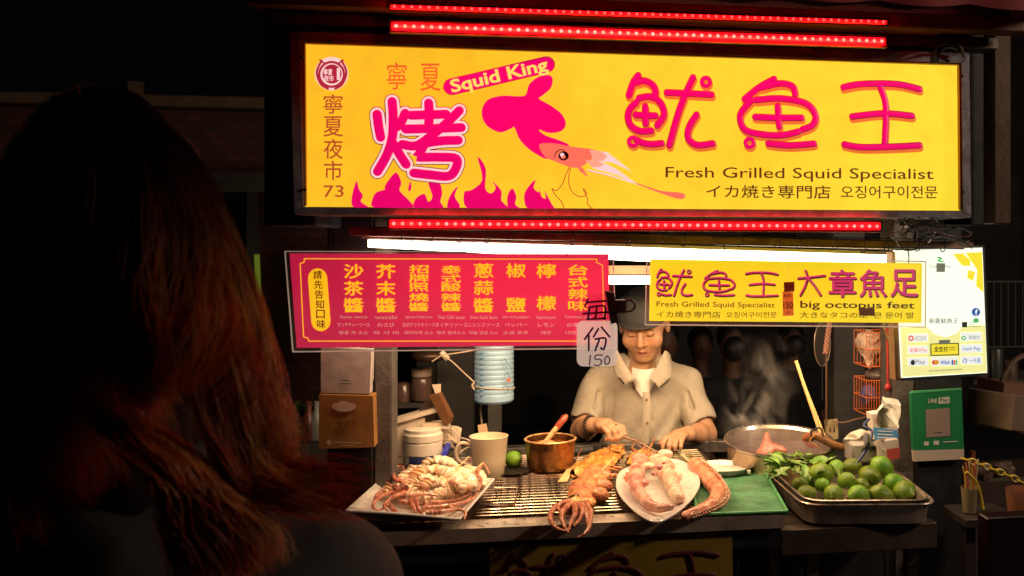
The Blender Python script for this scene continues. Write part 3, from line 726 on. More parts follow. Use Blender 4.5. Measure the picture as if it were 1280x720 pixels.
for ls_, (x0_, y0_, x1_, y1_, Y_) in ((LS, (490, 33, 1106, 52, 2.08)), (LS2, (487, 279.5, 1100, 283, 2.18))):
    a, b = P(x0_, y0_, Y_), P(x1_, y1_, Y_); area('led_light', ls_, (a+b)/2-Vector((0, .004, 0)), (b-a).length, .012, LAMP_LED if ls_ is LS else LAMP_LED*.3, (1, .012, .006), (math.radians(88), 0, 0), 150)
# wire rack hanging between sign and boards, with hooks
m = MB(); Yw = 2.36
m.tube([P(485, 287, Yw), P(1205, 300, Yw)], .0016, 6); m.tube([P(485, 298, Yw), P(1205, 311, Yw)], .0016, 6)
wr = thing('wire_rack', 'thin dark wire rack strip hanging below the lower LED strip', 'rack', P(840, 300, Yw)); part('wires', m, M_black, wr)
rnd = random.Random(5)
for i in range(20):
    x = 500+i*36+rnd.uniform(-6, 6); y = 285+(x-485)*.018
    m = MB(); l_ = rnd.choice((14, 15, 18, 12)); pts = [P(x, y, Yw-.003), P(x+.5, y+l_*.6, Yw-.003), P(x+1, y+l_, Yw-.003), P(x-3, y+l_+2, Yw-.003), P(x-5, y+l_-2, Yw-.003)]
    m.tube(cr(pts, 4), .0014, 5); part('hook', m, M_black, wr)
for x, y0, y1 in ((415, 291, 318), (515, 300, 340), (708, 305, 321), (1135, 311, 332), (905, 306, 322)):
    m = MB(); m.tube(cr([P(x, y0, 2.39), P(x+1, (y0+y1)/2, 2.345), P(x, y1, 2.345), P(x-3, y1-2, 2.345)], 5), .0016, 6)
    part('hanging_hook', m, M_black, wr)
cb = thing('cable_tangle', 'tangle of thin black cables at the lower right corner of the sign', 'cables', P(1180, 300, 2.2))
for k in range(9):
    m = MB(); r_ = random.Random(k); x, y = 1108+r_.random()*25, 280+r_.random()*16
    pts = [P(x, y, 2.2)]
    for j in range(6): x += r_.uniform(4, 24); y += r_.uniform(-12, 12); pts.append(P(min(x, 1215), min(max(y, 272), 312), 2.2+r_.uniform(-.02, .05)))
    m.tube(cr(pts, 5), .0018, 6); part('cable', m, mat('cable_%s' % 'ab'[k % 2], ((.02, .02, .02), (.12, .06, .03))[k % 2], .4), cb)
m = MB(); m.tube(cr([P(1168, 76, 2.17), P(1170, 60, 2.16), P(1185, 54, 2.17), P(1200, 58, 2.17), P(1205, 72, 2.18)], 6), .0032, 8); m.tube(cr([P(1172, 78, 2.17), P(1176, 64, 2.16), P(1188, 60, 2.17), P(1203, 66, 2.18)], 6), .0028, 8)
m.box(P(1164, 70, 2.17)-Vector((0, .008, 0)), P(1171, 80, 2.17)+Vector((0, .008, 0)), bev=.002)
top('sign_cable', m, M_black, 'black cable loop clamped over the top right corner of the yellow sign', 'cable')

# ================================================================ red menu board
YM = 2.34
M_redp = mat('menu_red_print', (.62, .012, .07), .35, emit=.72, ecol=(.84, .018, .10), vary=0)
def translucent(m, col, f):
    N = m.node_tree.nodes; L = m.node_tree.links; t = N.new('ShaderNodeBsdfTranslucent'); t.inputs[0].default_value = (*col, 1); x = N.new('ShaderNodeMixShader'); x.inputs[0].default_value = f
    L.new(N['Principled BSDF'].outputs[0], x.inputs[1]); L.new(t.outputs[0], x.inputs[2]); L.new(x.outputs[0], N['Material Output'].inputs['Surface'])
translucent(M_redp, (1, .06, .13), .3)
M_acr = mat('clear_acrylic', (.9, .88, .85), .06, alpha=.10, spec=.6)
M_edge = mat('acrylic_edge', (.85, .78, .68), .25, emit=.22, ecol=(1, .8, .6))  # faint emission stands in for light caught along the edges
mn = thing('menu_board', 'red backlit menu board with columns of yellow sauce names, left of the cook', 'menu board', P(565, 437, YM))
def Z3(x, y): return (340+x/2.844, 290+y/2.844)
m = MB(); bquad(m, [Z3(62, 76), Z3(1196, 78), Z3(1202, 402), Z3(88, 412)], YM); part('print_panel', m, M_redp, mn, False)
m = MB(); bquad(m, [Z3(46, 69), Z3(1213, 71), Z3(1223, 413), Z3(74, 426)], YM-.008, dep=.004); part('acrylic_sheet', m, M_acr, mn, False)
Q = [Z3(46, 69), Z3(1213, 71), Z3(1223, 413), Z3(74, 426)]
for i in range(4):
    m = MB(); m.tube([P(*Q[i], YM-.006), P(*Q[(i+1) % 4], YM-.006)], (.0011 if i in (0,) else .0015), 6); part('edge', m, M_edge, mn)
K_y = mat('menu_yellow_print', (.9, .5, .02), .4, emit=1.0, ecol=(1, .56, .012)); K_p = mat('menu_pale_print', (.9, .6, .5), .4, emit=.4, ecol=(1, .62, .5)); K_b = mat('menu_brown_print', (.25, .03, .01), .5, emit=.2, ecol=(.4, .05, .01))
Yk = YM-.0015
m = MB(); bd = [(115, 95), (1155, 97), (1153, 108), (1175, 118), (1182, 375), (1170, 380), (1165, 388), (130, 388), (128, 378), (112, 372), (100, 112), (114, 108)]
for i in range(len(bd)): stroke(m, [Z3(*bd[i]), Z3(*bd[(i+1) % len(bd)])], .65, Yk, 0, thick=.0008)
part('border', m, K_y, mn)
m = MB(); stroke(m, [Z3(162, 162), Z3(174, 320)], 13.2, Yk, 0, thick=.001)
for i, ch in enumerate('請先告知口味'): textc(m, ch, *Z3(162+i*2.6, 152+i*35), 10.5, 10.5, Yk-.0018, .012, 1)
part('heading', m, [K_y, K_b], mn)
cols_ = [(290, '沙茶醬', (140, 200, 260), 'Satay sauce', 'サンチティーソース', '땅콩 자 소스'), (405, '芥末醬', (140, 200, 260), 'wasabi', 'わさび', '와 사 비'),
 (522, '招牌照燒醬', (132, 164, 196, 232, 266), 'Japanese Teriyaki Sauce', '日式テリヤキソース', '데리야끼 소스'), (637, '泰式酸辣醬', (134, 166, 196, 232, 266), 'Thai Chili sauce', 'タイチリソース', '태국 칠리소스'),
 (752, '蔥蒜醬', (137, 198, 260), 'Onion Garlic Sauce', 'ニンニクソース', '마늘 양념 소스'), (867, '椒鹽', (137, 258), 'salt and pepper', 'ペッパー', '소금 후추'), (975, '檸檬', (138, 253), 'lemon', 'レモン', '레몬'),
 (1088, '台式辣味', (135, 178, 220, 262), 'Taiwanese spicy', '台湾辛い', '대만 매운')]
for x, s_, ys, e_, j_, k_ in cols_:
    m = MB(); ht = 17.5 if len(s_) < 4 else 12
    for ch, y in zip(s_, ys): textc(m, ch, *Z3(x, y), 24, 17.5 if len(s_) < 4 else 13 if len(s_) == 4 else 10.4, Yk, .016)
    part('lettering', m, K_y, mn, False)
    m = MB(); textc(m, e_, *Z3(x, 303), min(34, 4.6*len(e_)), 4.2, Yk, .01); textc(m, j_, *Z3(x, 330), min(40, 7*len(j_)), 5, Yk, .01); textc(m, k_, *Z3(x, 358), min(36, 6.3*len(k_)), 4.2, Yk, .01)
    part('small_lettering', m, K_p, mn, False)

# price tag and clip
pt = thing('price_tag', 'clear price tag with purple brush writing, clipped to the red menu', 'price tag', P(747, 457, YM-.014))
YQ = YM-.016
m = MB(); rr = []
for cx, cy, a0 in ((764, 409, -90), (764, 450, 0), (729, 450, 90), (729, 409, 180)):
    for k in range(5): a = math.radians(a0+k*22.5); rr.append((cx+8*math.cos(a), cy+8*math.sin(a)))
m.poly([P(x, y, YQ) for x, y in rr]); n_ = len(rr); m.poly([P(x, y, YQ+.0015) for x, y in rr][::-1])
m.f += [(i, n_+(n_-1-i), n_+(n_-1-(i+1) % n_), (i+1) % n_) for i in range(n_)]; m.mi += [0]*n_
part('plastic_card', m, mat('lit_plastic', (.75, .62, .52), .25, alpha=.5, emit=.42, ecol=(1, .8, .65)), pt, False)  # clear plastic too; paleness and glow stand in for the lit shirt behind
m = MB(); bquad(m, [(721, 367), (766, 367), (767, 402), (721, 402)], YQ+.0005, dep=.001); part('clear_top', m, mat('clear_film', (.9, .85, .8), .1, alpha=.07), pt, False)
M_ink = mat('purple_ink', (.10, .02, .24), .4)
m = MB()
brush = [[(735, 374), (731, 383)], [(733, 378), (757, 376)], [(737, 384), (735, 399)], [(737, 384), (756, 383), (755, 399)], [(729, 392), (764, 390)], [(746, 384), (745, 391)], [(745, 393), (744, 398)], [(734, 399), (757, 398)],
         [(741, 410), (731, 424)], [(736, 419), (736, 438)], [(748, 411), (742, 421)], [(752, 409), (762, 421)], [(744, 424), (757, 423), (755, 436), (751, 435)], [(749, 425), (744, 438)]]
for s_ in brush: stroke(m, s_, 1.5, YQ-.0015, 0, thick=.001)
for s_ in ([(738, 444), (737, 456)], [(753, 444), (745, 444), (744, 449), (750, 449), (752, 453), (748, 457), (743, 456)], [(759, 445), (756, 449), (757, 455), (761, 454), (762, 448), (759, 445)]): stroke(m, s_, .95, YQ-.0015, 0, thick=.001)
part('handwriting', m, M_ink, pt)
cl = thing('bulldog_clip', 'black bulldog clip gripping the menu and price tag near the cap', 'clip', P(772, 384, YM-.02))
m = MB(); bquad(m, [(757, 364), (768, 366), (772, 403), (764, 405)], YM-.03, dep=.028); m.box(P(762, 375, YM-.03)-Vector((0, .003, 0)), P(782, 391, YM-.005), bev=.003); part('jaws', m, M_black, cl)
m = MB()
for dy in (-.012, .012):
    m.tube(cr([P(776, 378, YM-.02+dy), P(788, 375, YM-.02+dy), P(794, 382, YM-.02+dy), P(788, 389, YM-.02+dy), P(776, 388, YM-.02+dy)], 5), .0028, 8)
part('handle', m, M_black, cl)

# ================================================================ yellow board
yb = thing('menu_board', 'bright yellow board with pink characters and big octopus feet wording, right of the cook', 'menu board', P(980, 406, YM))
def Z4(x, y): return (800+x/3.459, 310+y/3.459)
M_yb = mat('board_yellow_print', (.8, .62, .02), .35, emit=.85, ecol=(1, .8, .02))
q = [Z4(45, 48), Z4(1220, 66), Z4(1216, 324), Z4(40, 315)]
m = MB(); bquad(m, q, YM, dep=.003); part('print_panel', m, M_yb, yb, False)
Q = [Z4(30, 40), Z4(1236, 58), Z4(1234, 342), Z4(22, 332)]
m = MB(); bquad(m, Q, YM-.008, dep=.004); part('acrylic_sheet', m, M_acr, yb, False)
for i in range(4):
    m = MB(); m.tube([P(*Q[i], YM-.006), P(*Q[(i+1) % 4], YM-.006)], .0015, 6); part('edge', m, M_edge, yb)
m = MB(); m.tube([P(*Z4(640, 58), YM-.002), P(*Z4(640, 320), YM-.002)], .0007, 5); part('seam', m, M_edge, yb)
B_pk = mat('board_pink_print', (.8, .05, .22), .4, emit=.45, ecol=(.85, .06, .28)); B_dk = mat('board_dark_print', (.12, .003, .03), .4); B_ol = mat('board_olive_print', (.22, .13, .01), .4, emit=.12, ecol=(.3, .2, .01)); B_or = mat('board_orange_print', (.85, .2, .02), .4, emit=.35, ecol=(1, .25, .03))
def TB(p): return (820.5+(p[0]-784)*(972-820.5)/(1150-784), 337+(p[1]-96)*(369.5-337)/(183-96))
m = MB()
for ss, cs in ((YOU, YOUC), (YU, YUC), (WANG, [])):
    glyph(m, ss, cs, 2.1, YM-.0015, 1, T=lambda p: (TB(p)[0]+.5, TB(p)[1]+1.1)); glyph(m, ss, cs, 1.35, YM-.0034, 0, T=TB)
part('lettering', m, [B_pk, B_dk], yb)
m = MB()
DA = [[(683, 130), (740, 125), (797, 118)], [(714, 97), (722, 125), (712, 165), (692, 203)], [(722, 125), (752, 160), (780, 203)]]
for s_ in DA: stroke(m, [Z4(x+3, y+4) for x, y in s_], 2.2, YM-.0015, 1); stroke(m, [Z4(*p) for p in s_], 1.4, YM-.0034, 0)
for ch, x in (('章', 875), ('魚', 1008), ('足', 1143)):
    textc(m, ch, *(lambda p: (p[0]+.7, p[1]+1.0))(Z4(x, 153)), 34, 34, YM-.0012, .034, 1); textc(m, ch, *Z4(x, 152), 33.5, 33.5, YM-.003, .014, 0)
part('lettering', m, [B_pk, B_dk], yb, False)
m = MB(); text(m, 'Fresh Grilled Squid Specialist', (*Z4(72, 230), Z4(0, 260)[1], *Z4(583, 236), Z4(0, 264)[1]), YM-.0015, .008)
text(m, 'イカ焼き専門店', (*Z4(72, 272), Z4(0, 300)[1], *Z4(348, 275), Z4(0, 302)[1]), YM-.0015, .006); text(m, '오징어구이전문', (*Z4(373, 276), Z4(0, 301)[1], *Z4(592, 276), Z4(0, 301)[1]), YM-.0015, .004)
text(m, '大きなタコの足', (*Z4(692, 275), Z4(0, 303)[1], *Z4(985, 277), Z4(0, 303)[1]), YM-.0015, .006); text(m, '큰 문어 발', (*Z4(1012, 278), Z4(0, 304)[1], *Z4(1185, 278), Z4(0, 304)[1]), YM-.0015, .006)
part('small_lettering', m, B_ol, yb, False)
m = MB(); text(m, 'big octopus feet', (*Z4(694, 228), Z4(0, 268)[1], *Z4(1187, 234), Z4(0, 270)[1]), YM-.0015, .012); part('lettering', m, B_dk, yb, False)
m = MB(); bquad(m, [Z4(616, 188), Z4(662, 190), Z4(665, 292), Z4(618, 294)], YM-.003, 0); bquad(m, [Z4(622, 148), Z4(668, 146), Z4(668, 188), Z4(623, 190)], YM-.004, 1)
textc(m, 'NT:', *Z4(640, 206), 10, 4, YM-.005, .02, 2); textc(m, '150', *Z4(641, 247), 12, 8, YM-.005, .012, 2); textc(m, '元', *Z4(641, 280), 4, 4, YM-.005, .0, 2); textc(m, '時價', *Z4(645, 168), 9, 5, YM-.005, 0, 2)
bquad(m, [Z4(948, 258), Z4(1014, 260), Z4(1016, 294), Z4(946, 291)], YM-.0032, 1)
part('price_sticker', m, [B_or, mat('brown_tape', (.22, .1, .01), .35), B_dk], yb, False)

# ================================================================ payment lightbox
YPY = 2.385
pb = thing('payment_lightbox', 'white glowing payment board with yellow corner and card logos at the right', 'payment board', P(1180, 472, YPY))
def Z5(x, y): return (1110+x/4, 300+y/4)
m = MB(); q = [Z5(40, 52), Z5(472, 38), Z5(496, 664), Z5(70, 690)]; bquad(m, q, YPY+.003, dep=.02); part('face_panel', m, mat('payment_white', (.8, .82, .72), .3, emit=.97, ecol=(.9, .97, .84)), pb, False)
m = MB(); bquad(m, [Z5(38, 40), Z5(482, 26), Z5(508, 678), Z5(62, 704)], YPY+.012, dep=.03); part('back_box', m, M_gray, pb, False)
m = MB(); bquad(m, [Z5(20, 60), Z5(36, 60), Z5(66, 704), Z5(38, 700)], YPY+.01, dep=.04); part('wooden_side', m, mat('warm_wood_side', (.45, .24, .1), .6, vary=.4), pb, False)
W_y = mat('payment_yellow', (.8, .65, .02), .4, emit=.75, ecol=(1, .85, .05)); W_py = mat('payment_pale_yellow', (.8, .75, .3), .4, emit=.75, ecol=(.95, .95, .38)); W_k = mat('payment_black', (.02, .02, .02), .4, emit=.04, ecol=(.5, .5, .4))
W_g = mat('payment_grey', (.2, .22, .2), .4, emit=.15, ecol=(.7, .75, .7)); W_b = mat('payment_blue', (.02, .08, .4), .4, emit=.4, ecol=(.06, .2, .7)); W_r = mat('payment_red', (.7, .06, .05), .4, emit=.5, ecol=(1, .2, .12)); W_w = mat('payment_pale_card', (.8, .8, .78), .4, emit=.8, ecol=(.85, .92, .88)); W_gr = mat('payment_green', (.1, .5, .1), .4, emit=.4, ecol=(.2, .8, .25)); W_o = mat('payment_orange', (.8, .35, .05), .4, emit=.5, ecol=(1, .45, .05))
m = MB(); Yg = YPY+.0015
for qd in ([(325, 70), (372, 66), (412, 100), (410, 130), (370, 128)], [(388, 64), (470, 60), (478, 262), (440, 230), (446, 150)], [(400, 150), (436, 160), (425, 205), (396, 190)]): m.poly([P(*Z5(*p), Yg) for p in qd], 0)
m.poly([P(*Z5(*p), Yg) for p in [(62, 440), (200, 436), (230, 470), (290, 486), (345, 465), (375, 430), (486, 425), (494, 660), (72, 684)]], 1)
part('yellow_print', m, [W_y, W_py], pb, False)
m = MB(); Yg -= .001
for (x0, y0, x1, y1) in ((98, 470, 200, 510), (362, 462, 468, 505), (98, 530, 200, 570), (362, 522, 470, 565), (98, 588, 200, 630), (215, 585, 350, 630), (362, 580, 470, 622)): bquad(m, [Z5(x0, y0), Z5(x1, y0-2), Z5(x1+2, y1-2), Z5(x0+2, y1)], Yg)
part('logo_cards', m, W_w, pb, False)
m = MB(); Yg -= .001
stroke(m, [Z5(248, 88), Z5(268, 92), Z5(250, 104), Z5(276, 108)], 1.1, Yg, 3, thick=.0006)
textc(m, 'Scan to Pay', *Z5(262, 133), 27, 4.6, Yg, 0, 1); bquad(m, [Z5(242, 116), Z5(285, 116), Z5(285, 160), Z5(242, 160)], Yg+.0003, 5)
textc(m, '寧夏魷魚王', *Z5(278, 404), 37, 6.6, Yg, .008, 1)
ell(m, *Z5(440, 360), 5.2, 5.2, Yg, 2); textc(m, 'f', *Z5(442, 361), 3, 6.6, Yg-.0006, .03, 6)
ell(m, *Z5(440, 402), 3.6, 3, Yg, 3); bquad(m, [Z5(370, 410), Z5(396, 410), Z5(396, 436), Z5(370, 436)], Yg, 0)
for yy in (412, 422, 432): bquad(m, [Z5(405, yy), Z5(470, yy-2), Z5(470, yy), Z5(405, yy+2)], Yg, 3 if yy == 412 else 1)
bquad(m, [Z5(212, 518), Z5(354, 514), Z5(356, 576), Z5(213, 580)], Yg+.0002, 0); bquad(m, [Z5(217, 522), Z5(349, 519), Z5(351, 571), Z5(218, 575)], Yg-.0001, 7); textc(m, '全支付', *Z5(265, 545), 17, 7, Yg-.0006, .02, 0); bquad(m, [Z5(304, 536), Z5(340, 534), Z5(340, 537), Z5(304, 539)], Yg-.0006, 0); bquad(m, [Z5(304, 548), Z5(335, 546), Z5(335, 549), Z5(304, 551)], Yg-.0006, 0)
bquad(m, [Z5(255, 500), Z5(310, 498), Z5(310, 520), Z5(255, 522)], Yg-.0009, 5)
ell(m, *Z5(115, 491), 3.6, 3.6, Yg, 4, r0=.5); textc(m, '街口支付', *Z5(163, 491), 14, 6, Yg, 0, 1); textc(m, '全盈+Pay', *Z5(152, 550), 22, 6, Yg, .005, 4); textc(m, 'Pay', *Z5(162, 612), 12, 7, Yg, 0, 1)
ell(m, *Z5(124, 613), 2.7, 3.2, Yg, 0); ell(m, *Z5(127, 602), .7, 1.2, Yg-.0003, 0)
ell(m, *Z5(231, 612), 3, 3, Yg, 4); ell(m, *Z5(243, 611), 3, 3, Yg-.0002, 8); textc(m, 'VISA', *Z5(286, 612), 12, 4.4, Yg, .02, 2)
for k_, cc in enumerate((2, 4, 3)): bquad(m, [Z5(318+k_*10, 600), Z5(326+k_*10, 600), Z5(326+k_*10, 624), Z5(318+k_*10, 624)], Yg, cc)
ell(m, *Z5(378, 490), 3, 2.6, Yg, 3, r0=.5); textc(m, '悠遊付', *Z5(432, 486), 14, 5, Yg, 0, 5); textc(m, 'icash Pay', *Z5(418, 545), 22, 5.5, Yg, 0, 2); stroke(m, [Z5(376, 612), Z5(382, 594), Z5(394, 600), Z5(388, 616)], .6, Yg, 2, thick=.0005); textc(m, '一卡通', *Z5(434, 602), 14, 6, Yg, 0, 2)
for k_ in range(28): bquad(m, [Z5(205+k_*6, 652-k_*.3), Z5(208+k_*6, 652-k_*.3), Z5(208+k_*6, 657-k_*.3), Z5(205+k_*6, 657-k_*.3)], Yg, 0)
part('logos', m, [W_k, W_g, W_b, W_gr, W_r, mat('payment_tape', (.25, .25, .2), .4, emit=.2, ecol=(.5, .55, .4)), W_w, W_y, W_o], pb, False)
# counter banner lettering
m = MB()
def TC(p): return (632+(p[0]-784)*(898-632)/(1150-784), 696+(p[1]-96)*(760-696)/(183-96)-(p[0]-784)*.036)
for ss, cs in ((YOU, YOUC), (YU, YUC), (WANG, [])): glyph(m, ss, cs, 3.3, YN-.0035, 0, T=TC, rc=5)
part('lettering', m, mat('banner_dark_red', (.09, .012, .012), .5), bn)

# ================================================================ left boxes, green pay sign
YL = 2.62
wb = thing('card_box', 'white card box taped high on the left post', 'box', P(431, 492, YL))
m = MB(); bquad(m, [(401, 434), (464, 437), (463, 492), (401, 491)], YL, dep=.09); m.jitter(.003, 12); part('box', m, mat('white_card', (.42, .37, .36), .7, vary=.25, vscale=25), wb, False)
m = MB(); bquad(m, [(427, 475), (437, 475.4), (437, 476.4), (427, 476)], YL-.003); bquad(m, [(425, 479), (440, 479.4), (440, 480.2), (425, 479.8)], YL-.003); part('small_print', m, M_black, wb, False)
bb = thing('card_box', 'brown orange printed box on the left post, below the white one', 'box', P(433, 561, YL))
m = MB(); bquad(m, [(399, 493), (466, 495), (468, 559), (398, 561)], YL-.012, dep=.10); part('box', m, mat('orange_brown_card', (.33, .16, .045), .45, vary=.3, vscale=20), bb, False)
m = MB()
for (cx, cy, rx, ry) in ((429, 506, 8, 5), (421, 508, 6, 4.5), (438, 508, 7, 4.5), (430, 511, 11, 4)): ell(m, cx, cy, rx, ry, YL-.0145+.0003*(cx % 5), 0, 18)
bquad(m, [(418, 552), (452, 553), (452, 554.2), (418, 553.2)], YL-.0145); bquad(m, [(424, 556), (444, 556.5), (444, 557.3), (424, 556.8)], YL-.0145); ell(m, 411, 553, 3, 3, YL-.0145, 0, 14)
textc(m, '全支付', 434, 530, 26, 10, YL-.0145, .01, 1)
part('print', m, [mat('pale_print', (.5, .4, .32), .6), mat('brown_print', (.12, .04, .02), .6)], bb, False)
gs = thing('pay_sign', 'green plastic payment sign with white strip, fixed to the right post', 'sign', P(1172, 577, 2.93))
YG = 2.935
m = MB(); bquad(m, [(1139, 492), (1202, 487), (1205, 561), (1142, 563)], YG, dep=.02); part('sign_plate', m, mat('green_plastic', (.015, .16, .06), .3, vary=.2), gs, False)
m = MB(); bquad(m, [(1142, 563.4), (1205, 561.4), (1205, 574), (1143, 577)], YG-.001, dep=.018); part('label_strip', m, mat('warm_white_strip', (.36, .3, .25), .5), gs, False)
m = MB(); bquad(m, [(1141, 489.5), (1203, 485.5), (1202, 487.3), (1139.5, 491.8)], YG-.001, dep=.016); part('rim', m, mat('green_rim', (.06, .3, .12), .3), gs, False)
m = MB(); bquad(m, [(1157, 512), (1187, 510), (1188, 545), (1158, 547)], YG-.002, 1)
textc(m, 'LINE', 1166, 501, 11, 5, YG-.002, .02, 0, -.03); bquad(m, [(1173, 497), (1187, 496), (1187, 504), (1173, 505)], YG-.002, 0); textc(m, 'Pay', 1180, 500.5, 10, 5.5, YG-.003, .01, 2)
bquad(m, [(1155, 552), (1161, 552), (1161, 557), (1155, 557)], YG-.002, 0); bquad(m, [(1167, 551), (1174, 551), (1174, 556), (1167, 556)], YG-.002, 0); bquad(m, [(1179, 552), (1197, 551), (1197, 552.2), (1179, 553.2)], YG-.002, 0); bquad(m, [(1168, 540.5), (1178, 540), (1178, 541), (1168, 541.5)], YG-.003, 2)
part('print', m, [mat('white_print', (.42, .42, .38), .5), mat('qr_field', (.2, .15, .13), .5), mat('green_print', (.02, .1, .04), .5)], gs, False)

# the street lamp of the lane, off to the right, that lights the fronts of the stall
sl = thing('street_lamp', 'tall street lamp off to the right of the lane, out of view', 'street lamp', (3.3, 1.25, 0))
m = MB(); m.tube([(3.3, 1.25, 0), (3.3, 1.25, 2.9)], .04, 12); part('pole', m, M_black, sl)
m = MB(); m.lathe([(.03, .12), (.13, .03), (.15, 0), (.14, -.005), (.03, .05)], (3.3, 1.25, 2.9), 24); part('lamp_shade', m, M_black, sl)
m = MB(); m.sphere((3.3, 1.25, 2.87), .07, 20, 12); part('bulb', m, mat('street_bulb', (1, .8, .6), .4, emit=3, ecol=(1, .75, .5)), sl)
l = bpy.data.lights.new('lamp_glow', 'POINT'); l.energy = LAMP_STREET; l.color = (1, .74, .55); l.shadow_soft_size = .12
o = bpy.data.objects.new('lamp_glow', l); COL.objects.link(o); o.parent = sl; o.location = (0, 0, 2.72)
# ================================================================ things on the counter
GT = CT+.0045                         # top of the grate bars
def up(p, dz): return Vector((p.x, p.y, p.z+dz))
def tt(p): return (p-O).dot(Vector((st, ct, 0)))      # distance along the view
def mpp(p): return tt(p)/FPX
M_ceram = mat('white_ceramic', (.62, .585, .54), .16, vary=.05, coat=.3)
M_cream = mat('cream_ceramic', (.62, .5, .36), .22, vary=.12, vscale=14)

# --- squid platter
pl = thing('serving_platter', 'white rectangular platter with swept-up corner, holding raw scored squid', 'platter', Pz(530, 618, GT))
A4 = [Pz(433, 637, .955), Pz(574, 648, .915), Pz(617, 598, .945), Pz(478, 597, .935)]
def plat(u, v, dz=0):
    b = (A4[0]*(1-u)*(1-v)+A4[1]*u*(1-v)+A4[2]*u*v+A4[3]*(1-u)*v)
    e = max(abs(2*u-1)**2.6, abs(2*v-1)**3.0)
    zc = .893+.0*u
    z = zc+(b.z-zc)*e
    # slightly pinched sides
    c = (A4[0]+A4[1]+A4[2]+A4[3])/4; s_ = 1-.05*math.sin(math.pi*u)*abs(2*v-1)**2
    return Vector((c.x+(b.x-c.x)*1.0, c.y+(b.y-c.y)*s_, z+dz))
m = MB(); m.grid(lambda u, v: plat(u, v), 28, 20, thick=.006); part('dish', m, M_ceram, pl, autosm=False)
m = MB(); edge = [plat(u/28, 0) for u in range(29)]+[plat(1, v/20) for v in range(1, 21)]+[plat(1-u/28, 1) for u in range(1, 29)]+[plat(0, 1-v/20) for v in range(1, 20)]
m.tube([p-Vector((0, 0, .003)) for p in edge], .0036, 8, closed=True); part('rim', m, M_ceram, pl)

M_squid = mat('raw_squid_flesh', (.82, .7, .56), .28, attr=True, vary=.12, vscale=40, bump=.35, bscale=110, sss=.15, coat=.4)
M_tent = mat('raw_tentacle', (.85, .7, .65), .2, attr=True, vary=.45, vscale=70, bump=.5, bscale=150, sss=.1, coat=.5)
def colored(mb, fn): return [(*fn(Vector(v)), 1) for v in mb.v]
def mantle(mb, path, r, ribs, squash=.72):
    """scored squid tube: a pink core with the cut flesh fanning out in thick overlapping slices"""
    pth = cr(path, 8); L_ = len(pth); rr = random.Random(int(r*1e5)+ribs)
    env = lambda t: (math.sin(math.pi*min(max(t*.86+.09, 0), 1)))**.5
    mb.tube(pth, [r*.95*env(i/(L_-1)) for i in range(L_)], 12, flat=(Vector((0, 0, 1)), squash)); mb.jitter(.004, 40)
    n = ribs+2
    for i in range(n):
        t = (i+.5)/n; x = t*(L_-1); k = min(int(x), L_-2); p = pth[k].lerp(pth[k+1], x-k); tg = (pth[k+1]-pth[k]).normalized()
        sd = tg.cross(Vector((0, 0, 1))).normalized(); upv = sd.cross(tg); tl = rr.uniform(.25, .75)
        ax = (tg*math.cos(tl)+upv*math.sin(tl)).normalized(); u2 = (upv*math.cos(tl)-tg*math.sin(tl)).normalized(); ln = (pth[-1]-pth[0]).length/n
        Mx = Matrix((sd, ax, u2)).transposed(); e = env(t)
        mb.sphere(p+upv*r*.22+sd*rr.uniform(-.1, .1)*r, (r*e*rr.uniform(1.2, 1.5), max(.0042, ln*.40), r*e*rr.uniform(.95, 1.2)), 16, 10, M=Mx)
rnd = random.Random(11)
fl_c = lambda v: (lambda f: (1, .93-.28*f, .84-.48*f))(max(0, min(1, mnoise.noise(v*38)*1.6+.05)))
pieces = [  # (pixel path, lift above the platter, radius, ribs)
 ([(500, 612), (515, 604), (535, 602), (548, 606)], .030, .020, 7), ([(478, 618), (492, 613), (508, 612), (520, 618)], .034, .017, 5),
 ([(520, 612), (540, 606), (562, 606), (580, 612)], .042, .020, 8), ([(548, 588), (560, 594), (572, 602), (578, 614)], .052, .018, 7),
 ([(565, 588), (578, 594), (588, 602), (592, 612)], .044, .017, 7), ([(582, 586), (594, 592), (602, 600), (604, 610)], .036, .015, 6),
 ([(516, 596), (528, 590), (544, 588), (556, 592)], .050, .018, 6), ([(530, 580), (545, 577), (560, 579), (572, 586)], .056, .016, 6),
 ([(500, 600), (512, 592), (524, 588), (534, 588)], .040, .016, 5), ([(545, 616), (560, 618), (576, 616), (590, 608)], .026, .016, 6),
 ([(508, 620), (524, 622), (542, 622), (556, 618)], .026, .015, 5)]
lab = ['scored white squid tube at the back left of the pile', 'scored white squid tube nearest the platter\'s swept corner', 'scored squid tube across the middle of the pile', 'scored squid tube standing high in the pile centre',
       'scored squid tube right of the pile centre', 'small scored squid tube at the right edge of the platter', 'scored squid tube on the upper left of the pile', 'scored squid tube topmost of the pile near the mug',
       'pale scored squid tube behind the tentacles at left', 'low scored squid tube at the front right of the pile', 'low scored squid tube at the front middle of the pile']
for (path, lift, r, ribs), lb in zip(pieces, lab):
    m = MB(); pp = [Pz(x, y, .9+lift) for x, y in path]; mantle(m, pp, r, ribs)
    m.jitter(.0045, 45)
    o = top('raw_squid', m, M_squid, lb, 'squid', 'raw squid piled on the platter', cols=colored(m, fl_c))
